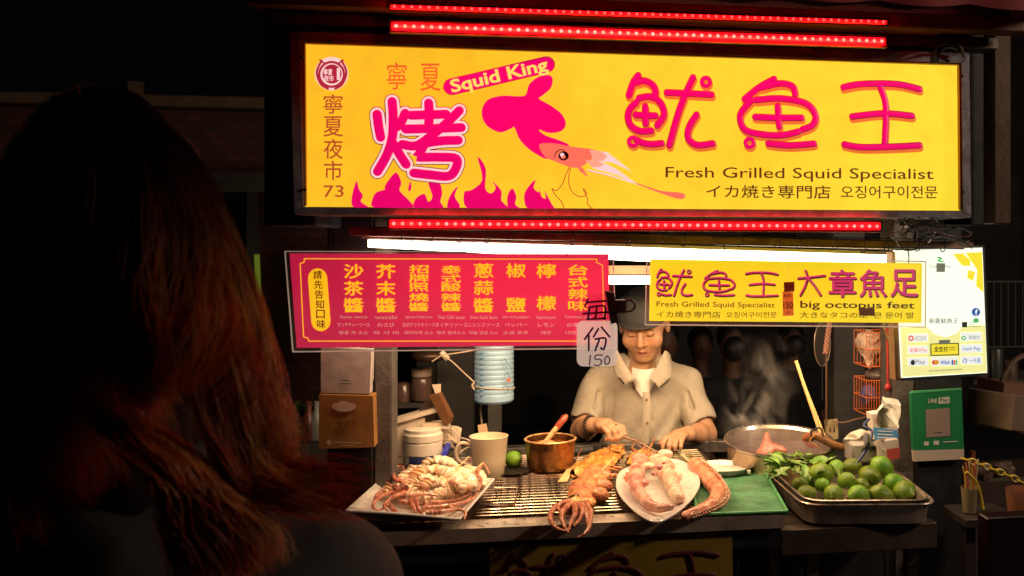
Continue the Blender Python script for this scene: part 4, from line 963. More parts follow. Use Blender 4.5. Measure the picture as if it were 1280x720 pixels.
def tentacle(mb, path, r0, r1=.002, suck=True, n=9, amp=.16, freq=170, steps=9):
    pth = cr(path, steps); L_ = len(pth)
    r0 *= 1.25; rs = [(r0+(r1-r0)*(i/(L_-1))**.8)*(1+amp*math.sin(i*freq*.02)) for i in range(L_)]
    mb.tube(pth, rs, n)
    if suck:
        for i in range(1, L_-2, 2):
            t = (pth[i+1]-pth[i]).normalized(); side = t.cross(Vector((0, 0, 1)))
            if side.length < .1: continue
            side.normalize(); c = pth[i]+side*rs[i]*.75+Vector((0, 0, rs[i]*.45))
            mb.sphere(c, rs[i]*.32, 6, 4)
te_c = lambda v: (lambda f: (.85-.25*f, .42-.24*f, .3-.2*f))(max(0, min(1, mnoise.noise(v*55)*1.4+.45)))
te_c2 = lambda v: (lambda f: (.95-.2*f, .55-.25*f, .40-.22*f))(max(0, min(1, mnoise.noise(v*45)*1.4+.4)))
clumps = [
 ('reddish tentacle cluster at the left end of the squid pile', [[(500, 604), (492, 596), (494, 585), (503, 583), (505, 592)], [(498, 610), (486, 606), (482, 598), (490, 592)], [(502, 612), (488, 616), (474, 622), (466, 632), (474, 638), (486, 630)],
   [(505, 616), (490, 622), (480, 632), (486, 640)], [(508, 610), (500, 600), (510, 596), (514, 606)], [(496, 618), (482, 612), (470, 620), (468, 628)]], .045, .0062),
 ('long reddish tentacles drooping over the front of the platter', [[(484, 628), (494, 640), (508, 652), (520, 656), (528, 650)], [(520, 620), (522, 634), (528, 645), (526, 652)], [(512, 622), (518, 636), (521, 645)], [(500, 626), (512, 630), (520, 628), (530, 632)]], .03, .0062),
 ('pinkish tentacles lying along the front edge of the squid pile', [[(528, 636), (550, 634), (572, 630), (592, 622), (602, 604)], [(532, 642), (552, 640), (572, 637), (582, 640), (580, 650)], [(530, 630), (548, 628), (566, 626), (586, 618), (596, 602)], [(560, 636), (574, 630), (584, 626), (590, 618)]], .032, .007),
 ('orange pink tentacles spread over the middle of the pile', [[(500, 622), (515, 620), (530, 618), (548, 620)], [(534, 612), (526, 604), (532, 598), (545, 604)], [(588, 604), (596, 596), (602, 600), (598, 614)], [(560, 600), (574, 606), (584, 602)], [(596, 590), (604, 580), (612, 592)]], .055, .0052)]
for lb, paths, lift, r0 in clumps:
    t = thing('squid_tentacles', lb, 'tentacles', Pz(paths[0][0][0], paths[0][0][1], GT+.01), 'tentacles of the raw squid')
    for k, pa in enumerate(paths):
        m = MB(); L_ = len(pa); pts = []
        for i, (x, y) in enumerate(pa):
            z = .9+lift+.008*math.sin(k*2+i*1.7)
            if 'drooping' in lb: z = [.935, .925, .905, .895, .9][i]
            if 'lying' in lb: z = .925+.004*math.sin(k+i)
            pts.append(Pz(x, y, z))
        tentacle(m, pts, r0); part('tentacle', m, M_tent, t, cols=colored(m, te_c if 'reddish' in lb else te_c2))
# two skewer ends poking out of the pile
for (a_, b_, lb) in (((578, 600), (604, 578), 'thin bamboo skewer sticking out at the right of the squid pile'), ((560, 596), (586, 571), 'thin bamboo skewer poking up beside the mug handle')):
    m = MB(); a, b = Pz(*a_, .955), Pz(*b_, .975); m.tube([a, b], .0016, 6); top('skewer', m, mat('bamboo', (.7, .5, .25), .6, vary=.2), lb, 'skewer')

# --- mug
p = Pz(611, 596, CT); p.z = CT-.004
mg = thing('mug', 'large cream ceramic mug standing behind the squid platter', 'mug', p); s_ = mpp(p)
prof = [(.001, 0), (17*s_, 0), (18.5*s_, .004), (21*s_, .06), (23.5*s_, .128), (24.3*s_, .133), (22.8*s_, .134), (20*s_, .1), (17*s_, .012), (.001, .010)]
m = MB(); m.lathe(prof, p, 36); part('body', m, M_cream, mg)
m = MB(); hp = [p+Vector((-21*s_, .0, .105)), p+Vector((-34*s_, 0, .112)), p+Vector((-40*s_, 0, .085)), p+Vector((-36*s_, 0, .055)), p+Vector((-19*s_, 0, .04))]; m.tube(cr(hp, 6), .0065, 10); part('handle', m, M_cream, mg)
m = MB(); m.lathe([(.001, .115), (21.6*s_, .115)], p, 30); part('liquid', m, mat('milky_sauce', (.7, .55, .35), .3), mg)
# --- white jar, lid
p = Pz(529, 594, CT-.004); s_ = mpp(p)
jr = thing('plastic_tub', 'white plastic tub with ribbed screw lid and blue label behind the platter', 'tub', p)
M_tub = mat('white_plastic_tub', (.62, .55, .46), .35, vary=.12, vscale=20)
m = MB(); m.lathe([(.001, 0), (22*s_, 0), (23.5*s_, .004), (23.5*s_, .108), (21*s_, .116)], p, 36); part('body', m, M_tub, jr)
m = MB(); m.lathe([(21*s_, .112), (24*s_, .114), (24*s_, .134), (23*s_, .137), (22*s_, .140), (22*s_, .15), (20*s_, .153), (.001, .153)], p, 36, wob=lambda a, z: 1+.012*math.sin(a*24)); part('lid', m, M_tub, jr)
m = MB(); sw = [(23.7*s_*math.sin(a), -23.7*s_*math.cos(a)) for a in np.linspace(-.7, 1.1, 14)]
m.add([p+Vector((x, y, z)) for x, y in sw for z in (.045, .072)], [(2*i, 2*i+2, 2*i+3, 2*i+1) for i in range(13)]); part('label', m, mat('navy_label', (.03, .04, .16), .5), jr)
m = MB()
for z in (.03, .055):
    m.tube([Pz(490, 596, CT)+Vector((0, -.02, z+.015)), Pz(545, 598, CT)+Vector((0, -.03, z+.015))], .0022, 6)
for px in (492, 543): q = Pz(px, 597, CT); m.tube([q+Vector((0, -.025, 0)), q+Vector((0, -.025, .075))], .0022, 6)
top('wire_holder', m, M_steel, 'small steel wire rail in front of the white tub', 'rack')
# --- lighter
m = MB(); a, b = Pz(549, 583, .93), Pz(560, 556, .96); m.tube([a, a.lerp(b, .05), a.lerp(b, .95), b], [.009, .011, .011, .009], 10, flat=(YAX, .7))
lg = top('lighter', m, mat('blue_plastic', (.02, .04, .5), .15, trans=.3), 'translucent blue plastic lighter propped against the white tub', 'lighter')
m = MB(); d = (b-a).normalized(); m.tube([b, b+d*.016], [.010, .008], 10); m.tube([a-d*.004, a], [.008, .009], 10); part('metal_cap', m, M_steel, lg)
m = MB(); a, b = Pz(541, 588, .92), Pz(549, 562, .945); m.tube([a, b], [.007, .008], 10); top('lighter', m, MATS['blue_plastic'], 'second blue plastic lighter, half hidden left of the upright one', 'lighter')
# --- folder of white cards / box with slanted lid, tablet, papers
m = MB(); YW = 3.02; bquad(m, [(491, 527), (531, 522), (531, 578), (492, 592)], YW, dep=.05); m.jitter(.004, 10)
bx = top('paper_box', m, mat('cream_card', (.6, .5, .4), .7, vary=.2), 'open cream paper box beside the left post', 'box', smooth=False)
m = MB(); bquad(m, [(490, 526), (546, 510), (547, 515), (491, 531)], YW-.012, dep=.07); part('lid', m, MATS['cream_card'], bx, False)
m = MB(); bquad(m, [(513, 527), (536, 520), (556, 492), (541, 489), (524, 503)], YW+.0, dep=.012) if False else m.add([P(x, y, YW+.02) for x, y in [(530, 545), (508, 540), (536, 494), (556, 500)]]+[P(x, y, YW+.032) for x, y in [(530, 545), (508, 540), (536, 494), (556, 500)]], [(0, 1, 2, 3), (7, 6, 5, 4), (0, 4, 5, 1), (1, 5, 6, 2), (2, 6, 7, 3), (3, 7, 4, 0)])
top('tablet_cover', m, mat('dark_cover', (.05, .035, .025), .4), 'dark folded cover leaning behind the cream paper box', 'cover', smooth=False)
m = MB()
a = [P(x, y, YW-.02) for x, y in [(536, 494), (548, 492), (563, 522), (561, 530), (553, 528)]]; b = [v+Vector((.01, .018, .002)) for v in a]
m.add(a+b, [(0, 1, 2, 3, 4), (9, 8, 7, 6, 5)]+[(i, i+5, (i+1) % 5+5, (i+1) % 5) for i in range(5)])
top('phone', m, mat('copper_phone', (.24, .11, .05), .3, .5, vary=.4), 'copper coloured phone leaning at a steep angle above the tub', 'phone', smooth=False)
m = MB(); rnd = random.Random(4)
m.grid(lambda u, v: P(528+48*u, 532+30*v+6*math.sin(u*7), YW+.03+.03*u)+Vector((0, .015*math.sin(u*9+v*5), .01*math.sin(v*11+u*6))), 14, 8, thick=.002); m.jitter(.008, 22)
top('crumpled_paper', m, mat('brown_paper_napkin', (.62, .5, .38), .8, vary=.25), 'crumpled cream napkins piled between tub and mug', 'paper', smooth=False)
m = MB(); bquad(m, [(527, 530), (560, 528), (562, 536), (527, 538)], YW-.01, dep=.05); top('napkin_stack', m, MATS['brown_paper_napkin'], 'short stack of cream napkins on the tub lid', 'napkins', smooth=False)
m = MB(); bquad(m, [(540, 481), (551, 480), (551, 494), (545, 495)], YW+.01, dep=.003); top('paper_slip', m, MATS['brown_paper_napkin'], 'pale paper slip standing up behind the copper phone', 'paper', smooth=False)
m = MB(); m.tube(cr([Pz(566, 562, .93), Pz(560, 552, .95), Pz(563, 546, .96), Pz(568, 551, .955), Pz(563, 560, .94), Pz(560, 572, .92), Pz(572, 578, .9)], 6), .0018, 6); top('cable', m, M_black, 'thin black looped cable beside the blue lighter', 'cable')
m = MB(); m.tube(cr([P(574, 547, 3.05), P(585, 550, 3.0), P(592, 556, 2.98), P(580, 562, 2.98), P(572, 570, 2.97)], 6), .003, 8); top('cable', m, mat('white_cable', (.6, .5, .4), .4), 'short white cable bending behind the mug handle', 'cable')
# hanging dim jars at far left back
p = P(527, 500, 3.4); m = MB(); m.lathe([(.001, 0), (.034, 0), (.037, .005), (.037, .075), (.03, .085)], p, 20)
jj = top('jar', m, mat('murky_jar', (.10, .06, .05), .2), 'murky sauce jar on the dark back shelf left', 'jar')
m = MB(); m.lathe([(.036, .087), (.036, .115), (.001, .117)], p, 20); part('lid', m, mat('dusty_lid', (.32, .24, .2), .5), jj)
m = MB(); a = P(492, 503, 3.38); b = P(552, 508, 3.38); m.box((a.x, 3.36, a.z-.018), (b.x, 3.5, a.z-.002)); part('back_shelf', m, M_gray, stall, False)
m = MB(); m.lathe([(.001, 0), (.03, 0), (.028, .06), (.02, .07)], P(504, 502, 3.42), 16); top('jar', m, MATS['murky_jar'], 'small dark jar beside the murky sauce jar on the back shelf', 'jar')
# jug bottom hanging under menu (brown kettle) 
m = MB(); p = P(535, 452, 3.3); m.sphere(p+Vector((0, 0, .02)), (.06, .05, .026), 20, 12); ktl = top('hanging_pan', m, mat('brown_pan', (.06, .03, .018), .35, .4, vary=.4), 'dim brown pan hanging just under the red menu', 'pan')
m = MB(); a = P(553, 444, 3.28); m.tube([P(551, 440, 3.28), P(560, 449, 3.28)], [.012, .010], 8); part('handle_knob', m, MATS['white_cable'], ktl)
# --- blue bottle with string
p = P(617.5, 502, 3.25); s_ = mpp(p)
bt = thing('blue_canister', 'pale blue ribbed plastic canister hanging on a string under the red menu', 'canister', p)
M_bl = mat('blue_translucent_plastic', (.28, .44, .58), .3, vary=.15, vscale=10, emit=.04, ecol=(.3, .5, .7))
prof = [(.001, 0), (22*s_, 0), (24.5*s_, .008)]
for k in range(12): z0 = .02+k*.0165; prof += [(24.5*s_, z0), (24.5*s_, z0+.010), (23.9*s_, z0+.0125)]
prof += [(24*s_, .225), (14*s_, .25), (14*s_, .27)]
m = MB(); m.lathe(prof, p, 40); part('body', m, M_bl, bt)
m = MB()
for k in range(9): m.box(p+Vector((-16*s_, -24.6*s_*.72, .03+k*.018)), p+Vector((-4*s_, -24.6*s_*.72-.012, .036+k*.018)), bev=.001)
part('scale_marks', m, mat('deeper_blue', (.12, .25, .42), .35), bt)
m = MB()
for (x, y) in ((626, 452), (630, 470), (628, 486), (632, 460)): m.tube(cr([P(x, y, 3.17), P(x+4, y-4, 3.17), P(x+7, y+2, 3.18), P(x+3, y+6, 3.17)], 4), .0014, 5)
part('print_marks', m, MATS['deeper_blue'], bt)
m = MB(); m.box(P(634, 473, 3.178), P(638, 477, 3.17)); part('red_mark', m, mat('red_mark', (.5, .08, .05), .5), bt, False)
M_str = mat('cream_string', (.55, .42, .3), .8)
m = MB(); ring = [p+Vector((25.4*s_*math.cos(a), 25.4*s_*math.sin(a), .052+.006*math.cos(a+2.6))) for a in np.linspace(0, 2*math.pi, 28)[:-1]]; m.tube(ring, .0022, 6, closed=True)
m.tube(cr([P(593, 478, 3.2), P(580, 466, 3.2), P(565, 452, 3.2), P(552, 443, 3.2)], 5), .0022, 6); m.tube([P(540, 452, 3.2), P(552, 444, 3.2), P(580, 440, 3.2), P(612, 434, 3.22)], .0022, 6); m.tube(cr([P(593, 478, 3.2), P(590, 482, 3.2), P(593, 487, 3.2)], 4), .003, 6)
top('string', m, M_str, 'knotted cream string tied round the blue canister', 'string')
m = MB(); m.tube([P(600, 503, 3.28), P(604, 552, 3.28)], .0035, 8); m.sphere(P(605, 553, 3.28), (.012, .008, .02)); top('ladle', m, mat('grey_wood', (.3, .24, .18), .6), 'slim upright stick below the blue canister behind the mug', 'stick')
m = MB(); bquad(m, [(597, 532), (608, 530), (612, 550), (600, 552)], 3.15, dep=.01); top('wooden_paddle', m, mat('pale_wood', (.6, .42, .25), .6, vary=.2), 'pale wooden paddle end behind the mug', 'paddle', smooth=False)
m = MB(); p = P(613, 549, 3.1); m.lathe([(.001, -.03), (.013, -.03), (.017, .012), (.015, .012), (.012, -.02)], p, 20); top('small_cup', m, mat('pink_cup', (.65, .4, .36), .35), 'small pinkish cup standing behind the mug rim', 'cup')

# --- limes
M_lime = mat('lime_skin', (.23, .35, .025), .22, attr=False, col2=(.055, .15, .012), vscale=14, bump=.25, bscale=320, objrand=.38, sss=.05)
M_nub = mat('lime_nub', (.30, .27, .08), .6)
def lime(c, r, ax, lb, grp=None, mt=M_lime):
    ax = Vector(ax).normalized(); q = Vector((0, 0, 1)).rotation_difference(ax).to_matrix()
    el = 1.08+.26*((c.x*733.1+c.y*91.7) % 1); prof = []
    for i in range(19):
        a = math.pi*i/18; R = math.sin(a); z = -math.cos(a)*el
        prof.append((max(R, 1e-4)*(1-.10*abs(math.cos(a))**3), z+(.07*max(0, math.cos(a-math.pi))**12)-(.05*max(0, math.cos(a))**12)))
    prof = [(R*r, z*r) for R, z in prof]
    m = MB(); m.lathe(prof, c, 28, M=q); m.jitter(r*.09, 18/r*.03, int(r*1e4)+int(c.x*100))
    o = top('lime', m, mt, lb, 'lime', grp)
    m = MB(); m.sphere(c+ax*r*(el+.06), r*.1, 8, 6); part('stem_nub', m, M_nub, o); return o
p = Pz(642, 585, GT); r = 10.5*mpp(p)
M_lb = mat('bright_lime_skin', (.24, .50, .04), .3, vary=.35, bump=.3, bscale=260)
lime(p+Vector((0, 0, r)), r, (.5, -.75, .2), 'single bright green lime beside the mug on the grill', mt=M_lb)
m = MB(); q = Pz(640, 591, GT); m.lathe([(.001, .002), (.045, .002), (.055, .007), (.057, .008), (.054, .004), (.045, 0)], q, 32); top('saucer', m, mat('dark_saucer', (.09, .07, .05), .3, .7), 'dark flat metal saucer under the lone lime', 'saucer')

# --- copper sauce pot with brush
p = Pz(688, 586, GT); s_ = mpp(p)
pot = thing('sauce_pot', 'burnt copper coloured sauce pot standing on the grill', 'pot', p)
M_cop = mat('burnt_copper', (.42, .2, .07), .3, .85, col2=(.07, .028, .015), vscale=14, rvar=.15, bump=.35, bscale=35)
m = MB(); m.lathe([(.001, 0), (26*s_, 0), (28.5*s_, .006), (30*s_, .05), (30.8*s_, .088), (32.5*s_, .094), (32.5*s_, .098), (29.8*s_, .098), (29*s_, .08), (27*s_, .01), (.001, .008)], p, 44); part('body', m, M_cop, pot)
m = MB(); m.lathe([(29.6*s_, .098), (31*s_, .1015), (32.8*s_, .098), (31.5*s_, .0925)], p, 44); part('rim', m, mat('scorched_rim', (.75, .5, .22), .35, .4, col2=(.3, .08, .03), vscale=30), pot)
m = MB(); m.lathe([(.001, .078), (15*s_, .080), (29*s_, .078)], p, 30); m.jitter(.004, 40); part('sauce', m, mat('red_brown_sauce', (.35, .08, .02), .25, vary=.5, vscale=40), pot)
m = MB(); a = p+Vector((-8*s_, 0, .082)); b = P(706, 522, p.y+.04)
mid = a.lerp(b, .45); m.tube([a, mid], [.007, .009], 10, flat=(YAX, .7)); m.tube([mid, b], [.009, .008], 10)
br = top('basting_brush', m, mat('brush_wood', (.6, .35, .15), .45, vary=.3), 'wooden basting brush leaning in the copper sauce pot', 'brush')
m = MB(); m.tube([a.lerp(b, .62), b, b+(b-a).normalized()*.012], [.011, .012, .006], 10); m.jitter(.002, 90); part('sauce_grip', m, mat('red_glaze', (.38, .07, .03), .25, vary=.5, vscale=40), br)
m = MB(); bq_ = Vector((p.x, p.y, p.z+.083)); m.sphere(bq_+Vector((-.012, -.01, 0)), (.03, .02, .012), 14, 8); m.jitter(.004, 80); part('bristles', m, mat('sauced_bristles', (.6, .3, .12), .5, vary=.5, vscale=60), br)
# --- spatula
m = MB(); a = Pz(703, 602, GT+.004); b = Pz(716, 581, GT+.012); c = Pz(727, 560, CT+.075)
n1 = Vector((.014, 0, 0)); m.add([a-n1*1.0, a+n1*1.0, b+n1*.8, b-n1*.7, a-n1+Vector((0, 0, -.002)), a+n1+Vector((0, 0, -.002)), b+n1*.8+Vector((0, 0, -.002)), b-n1*.7+Vector((0, 0, -.002))], [(0, 1, 2, 3), (7, 6, 5, 4), (0, 4, 5, 1), (1, 5, 6, 2), (2, 6, 7, 3), (3, 7, 4, 0)])
sp = top('spatula', m, mat('tan_wood_blade', (.65, .42, .2), .45, vary=.25), 'small scraper with tan blade resting on the grate beside the copper pot', 'scraper', smooth=False)
m = MB(); m.tube([b, c], [.0035, .003], 8); part('handle', m, M_steel, sp)
m = MB(); m.tube([Pz(700, 566, CT+.02), Pz(740, 562, CT+.02)], .012, 10); top('wrapped_bundle', m, mat('dark_cloth_roll', (.03, .028, .03), .7), 'dark rolled cloth on the back of the grill beside the pot', 'cloth')

# --- grilled squid
M_gr = mat('grilled_squid_flesh', (.95, .9, .85), .26, attr=True, vary=.55, vscale=70, bump=.7, coat=.4, bscale=110, sss=.1)
def gcol(c1, c2, c3, f1=30, f2=80):
    def fn(v):
        a = max(0, min(1, mnoise.noise(v*f1)*1.5+.5)); b = max(0, mnoise.noise(v*f2)*1.6-.25)
        c = [x*(1-a)+y*a for x, y in zip(c1, c2)]; return tuple(x*(1-min(b, 1))+y*min(b, 1) for x, y in zip(c, c3))
    return fn
g_or = gcol((.80, .27, .05), (.9, .5, .13), (.16, .04, .015), 45, 90); g_pk = gcol((.60, .19, .09), (.78, .36, .15), (.20, .045, .02)); g_te = gcol((.48, .14, .07), (.7, .26, .12), (.2, .04, .02))
def slab(prof, z, th, nseg=9):
    """a flat flap of flesh: prof = list of (left px, right px) pairs down its length"""
    m = MB(); n = len(prof)
    L_ = cr([Pz(*a, z) for a, b in prof], 4); R_ = cr([Pz(*b, z) for a, b in prof], 4)
    def fn(sgn):
        return [[a.lerp(b, j/nseg)+Vector((0, 0, sgn*th*max(0.0, (1-abs(2*j/nseg-1)**3))**.5*(math.sin(math.pi*(i+.6)/(len(L_)+.2))**.3))) for j in range(nseg+1)] for i, (a, b) in enumerate(zip(L_, R_))]
    T_, B_ = fn(1), fn(-1); N_ = nseg+1
    for G_, fl in ((T_, 0), (B_, 1)):
        vs = [v for r_ in G_ for v in r_]; fs = [(i*N_+j, (i+1)*N_+j, (i+1)*N_+j+1, i*N_+j+1) for i in range(len(G_)-1) for j in range(nseg)]
        m.add(vs, [f[::-1] for f in fs] if not fl else fs)
    return m
# front one
gq = thing('grilled_squid', 'grilled squid in front with curled legs overhanging the grill edge, on a skewer', 'squid', Pz(735, 625, GT), 'grilled squid on the grate')
m = slab([((712, 622), (736, 630)), ((708, 615), (748, 622)), ((714, 606), (752, 612)), ((724, 596), (758, 602)), ((733, 590), (762, 594)), ((742, 583), (764, 588))], GT+.018, .022); m.jitter(.012, 30); part('mantle', m, M_gr, gq, cols=colored(m, g_pk))
for k, (x, y) in enumerate(((756, 620), (761, 609), (761, 597))):   # fanned slices on the right side
    m = MB(); a, b = Pz(x-18, y+2, GT+.016), Pz(x+4, y+2, GT+.014); m.tube(cr([a, a.lerp(b, .5)+Vector((0, 0, .008)), b], 5), [.014, .022, .021, .008], 12); m.jitter(.002, 60, k); part('slice', m, M_gr, gq, cols=colored(m, g_pk))
m = MB(); m.sphere(Pz(726, 629, GT+.016), (.045, .026, .017), 18, 12); m.jitter(.008, 45); part('head', m, M_gr, gq, cols=colored(m, g_or))
legs = [[(706, 630, .02), (694, 634, .022), (688, 644, .018), (691, 656, .012), (702, 663, .008), (711, 663, .008)], [(712, 632, .02), (704, 638, .026), (702, 648, .02), (706, 658, .01), (711, 666, .006)],
        [(719, 632, .02), (719, 642, .028), (714, 652, .018), (711, 663, .008)], [(727, 632, .02), (732, 640, .026), (735, 650, .018), (736, 660, .01), (730, 668, .0), (722, 672, -.006)],
        [(722, 631, .022), (728, 637, .030), (726, 647, .02), (717, 658, .01)], [(710, 628, .024), (700, 630, .028), (698, 637, .02), (706, 643, .014)], [(732, 630, .02), (738, 640, .022), (738, 654, .014), (736, 664, .002)]]
for l_ in legs:
    m = MB(); tentacle(m, [Pz(x, y, GT+z) for x, y, z in l_], .0082, .0028, suck=True, steps=7); part('leg', m, M_gr, gq, cols=colored(m, g_te))
m = MB(); m.tube([Pz(716, 624, GT+.03), Pz(768, 572, GT+.036)], .0022, 6); top('skewer', m, MATS['bamboo'], 'bamboo skewer threaded through the front grilled squid', 'skewer')
# middle one, yellow orange
g2 = thing('grilled_squid', 'yellow orange grilled squid lying behind the front one beside the pot', 'squid', Pz(752, 580, GT), 'grilled squid on the grate')
m = slab([((712, 590), (722, 594)), ((722, 580), (742, 592)), ((734, 571), (756, 588)), ((746, 563), (768, 580)), ((760, 559), (778, 570)), ((772, 556), (780, 562))], GT+.016, .014); m.jitter(.016, 30, 3); part('mantle', m, M_gr, g2, cols=colored(m, g_or))
for k, l_ in enumerate(([(744, 587), (756, 592), (770, 594), (778, 590)], [(750, 584), (762, 586), (772, 588)], [(740, 589), (752, 596), (764, 598)], [(756, 582), (768, 584), (778, 585)])):
    m = MB(); tentacle(m, [Pz(x, y, GT+.014) for x, y in l_], .0075, .0025); part('leg', m, M_gr, g2, cols=colored(m, g_pk))
m = slab([((765, 566), (776, 566)), ((762, 560), (778, 560)), ((768, 555), (782, 557))], GT+.03, .008); m.jitter(.008, 50); part('fin', m, M_gr, g2, cols=colored(m, g_or))
# one under the tongs
g3 = thing('grilled_squid', 'small orange grilled squid under the cook\'s tongs behind the floral plate', 'squid', Pz(798, 573, GT), 'grilled squid on the grate')
m = slab([((782, 572), (786, 582)), ((792, 566), (796, 580)), ((804, 564), (808, 576)), ((812, 564), (816, 570))], GT+.016, .012); m.jitter(.014, 40, 5); part('mantle', m, M_gr, g3, cols=colored(m, g_or))
for l_ in ([(805, 566), (812, 560), (816, 552), (818, 545)], [(800, 568), (806, 558), (803, 552)], [(796, 566), (790, 560), (794, 555)], [(808, 570), (818, 568), (828, 562)]):
    m = MB(); tentacle(m, [Pz(x, y, GT+.022) for x, y in l_], .0065, .002); part('leg', m, M_gr, g3, cols=colored(m, g_pk))
m = slab([((770, 596), (772, 604)), ((780, 594), (784, 604)), ((788, 596), (790, 602))], GT+.012, .010); m.jitter(.01, 40, 8); top('grilled_squid', m, M_gr, 'small brown squid scrap on the grate left of the floral plate', 'squid', 'grilled squid on the grate', cols=colored(m, g_te))

# --- floral plate (pointed like a leaf) with octopus legs
PZ = GT+.012
cp = Pz(822, 604, PZ)
fp = thing('floral_plate', 'leaf shaped white plate with tiny blue floral rim, holding octopus legs', 'plate', up(cp, -.012))
outl = [(771, 601), (775, 588), (790, 580), (806, 576), (830, 572), (852, 574), (868, 586), (874, 601), (866, 618), (852, 632), (836, 643), (819, 649), (800, 640), (784, 626), (774, 613)]
ol = cr([Pz(x, y, PZ+.022) for x, y in outl], 5, closed=True); cen = Vector((sum(v.x for v in ol)/len(ol), sum(v.y for v in ol)/len(ol), 0))
m = MB(); rings = [(.02, 0), (.45, 0), (.66, .002), (.8, .009), (.92, .018), (1.0, .022)]; n_ = len(ol)
vs = []
for f, z in rings: vs += [Vector((cen.x+(v.x-cen.x)*f, cen.y+(v.y-cen.y)*f, PZ-.006+z)) for v in ol]
fs = [(i*n_+k, i*n_+(k+1) % n_, (i+1)*n_+(k+1) % n_, (i+1)*n_+k) for i in range(len(rings)-1) for k in range(n_)]
m.add(vs, fs); m.add([v-Vector((0, 0, .005)) for v in vs], [f[::-1] for f in fs]); part('dish', m, M_ceram, fp, autosm=False)
m = MB(); m.tube([Vector((v.x, v.y, PZ+.0145)) for v in ol], .003, 8, closed=True); part('rim', m, M_ceram, fp)
m = MB(); rnd = random.Random(9)
for i in range(330):
    k = rnd.randrange(n_); v = ol[k].lerp(ol[(k+1) % n_], rnd.random()); f = rnd.uniform(.76, .95)
    z = PZ-.006+float(np.interp(f, [r_[0] for r_ in rings], [r_[1] for r_ in rings]))+.0007; c = Vector((cen.x+(v.x-cen.x)*f, cen.y+(v.y-cen.y)*f, z)); r_ = rnd.uniform(.0016, .0032); a0 = rnd.random()*6
    m.add([c+Vector((math.cos(a0+a)*r_, math.sin(a0+a)*r_*.6, 0)) for a in (0, 1.57, 3.14, 4.71)], [(0, 1, 2, 3)])
part('floral_print', m, mat('blue_floral_print', (.10, .12, .26), .4), fp, False, kind='stuff')
M_oct = mat('octopus_flesh', (.92, .88, .85), .2, attr=True, vary=.3, vscale=50, bump=.55, bscale=140, sss=.25, coat=.5)
o_pk = gcol((.66, .24, .19), (.80, .48, .36), (.45, .08, .08), 22, 50); o_wh = gcol((.80, .46, .34), (.86, .68, .52), (.6, .2, .16), 22, 50)
def octo(paths, lb, blobs=(), cf=o_pk, suckers=None, h=.003, jit=.003):
    pr = []
    for pa in paths:
        pts = [Pz(x, y, z) for x, y, z, r in pa]; rs = [r for *_, r in pa]
        pc = cr(pts, 4); rc = list(np.interp(np.linspace(0, 1, len(pc)), np.linspace(0, 1, len(rs)), rs)); pr += chain(pc, rc, .008)
    for x, y, z, r in blobs: pr.append(E_(Pz(x, y, z), r, .012))
    m = sdf(pr, h, disp=lambda X, Y, Z: .0012*np.sin(X*70+Y*60)*np.sin(Y*80)*np.sin(Z*90+X*40)); m.jitter(jit, 32)
    o = top('octopus_tentacle', m, M_oct, lb, 'octopus leg', None, cols=colored(m, cf), autosm=False); return o
z0 = PZ+.012
o1 = octo([[(800, 578, z0+.02, .022), (796, 592, z0+.018, .024), (794, 606, z0+.012, .018), (802, 620, z0+.01, .016), (812, 631, z0+.006, .013), (826, 635, z0+.006, .010), (840, 634, z0+.01, .006)]],
          'pink octopus leg curling to the point on the left of the floral plate', [(800, 574, z0+.028, (.025, .02, .018)), (812, 582, z0+.034, (.018, .016, .012)), (804, 604, z0+.018, (.018, .016, .012))])
o2 = octo([[(822, 576, z0+.024, .022), (832, 584, z0+.022, .024), (836, 598, z0+.018, .024), (842, 610, z0+.012, .019), (848, 622, z0+.009, .017)]],
          'thick white and pink octopus leg on the right of the floral plate', [(832, 568, z0+.035, (.024, .018, .016)), (826, 588, z0+.03, (.018, .014, .014)), (846, 596, z0+.016, (.018, .018, .016)), (818, 574, z0+.03, (.016, .014, .012))], cf=o_wh)
m = MB()
for (x, y, r) in ((824, 584, .011), (830, 578, .008), (817, 592, .008)):
    m = MB(); m.sphere(Pz(x, y, z0+.05), (r, r, r*.8), 12, 8)
    part('sucker', m, M_oct, o2, cols=colored(m, gcol((.6, .2, .2), (.75, .4, .35), (.4, .1, .1))))
# --- green tray
tr = thing('cutting_tray', 'green plastic tray with raised rim at the right end of the grill', 'tray', Pz(925, 615, CT))
G4 = [Pz(872, 645, CT+.006), Pz(984, 641, CT+.006), Pz(955, 589, CT+.006), Pz(862, 592, CT+.006)]
M_gt = mat('green_tray_plastic', (.085, .24, .115), .35, vary=.5, vscale=14, rvar=.1, bump=.1, bscale=60)
m = MB(); m.add(G4+[v-Vector((0, 0, .006)) for v in G4], [(0, 1, 2, 3), (7, 6, 5, 4), (0, 4, 5, 1), (1, 5, 6, 2), (2, 6, 7, 3), (3, 7, 4, 0)]); part('base', m, M_gt, tr, False)
for i in range(4):
    m = MB(); a, b = G4[i], G4[(i+1) % 4]; m.tube([a+Vector((0, 0, .004)), b+Vector((0, 0, .004))], .006 if i == 2 else .0045, 8); part('rim', m, mat('green_tray_rim', (.09, .32, .12), .35), tr)
m = MB(); rnd = random.Random(8)
for i in range(60):
    u, v = rnd.uniform(.25, .9), rnd.uniform(.1, .8); c = G4[0].lerp(G4[1], u).lerp(G4[3].lerp(G4[2], u), v); a_ = rnd.uniform(-.5, .9); l_ = rnd.uniform(.01, .04); d_ = Vector((math.cos(a_), math.sin(a_), 0)); n_2 = Vector((-d_.y, d_.x, 0))*.0006
    m.poly([c-d_*l_+Vector((0, 0, .0006)), c+n_2+Vector((0, 0, .0006)), c+d_*l_+Vector((0, 0, .0006)), c-n_2+Vector((0, 0, .0006))])
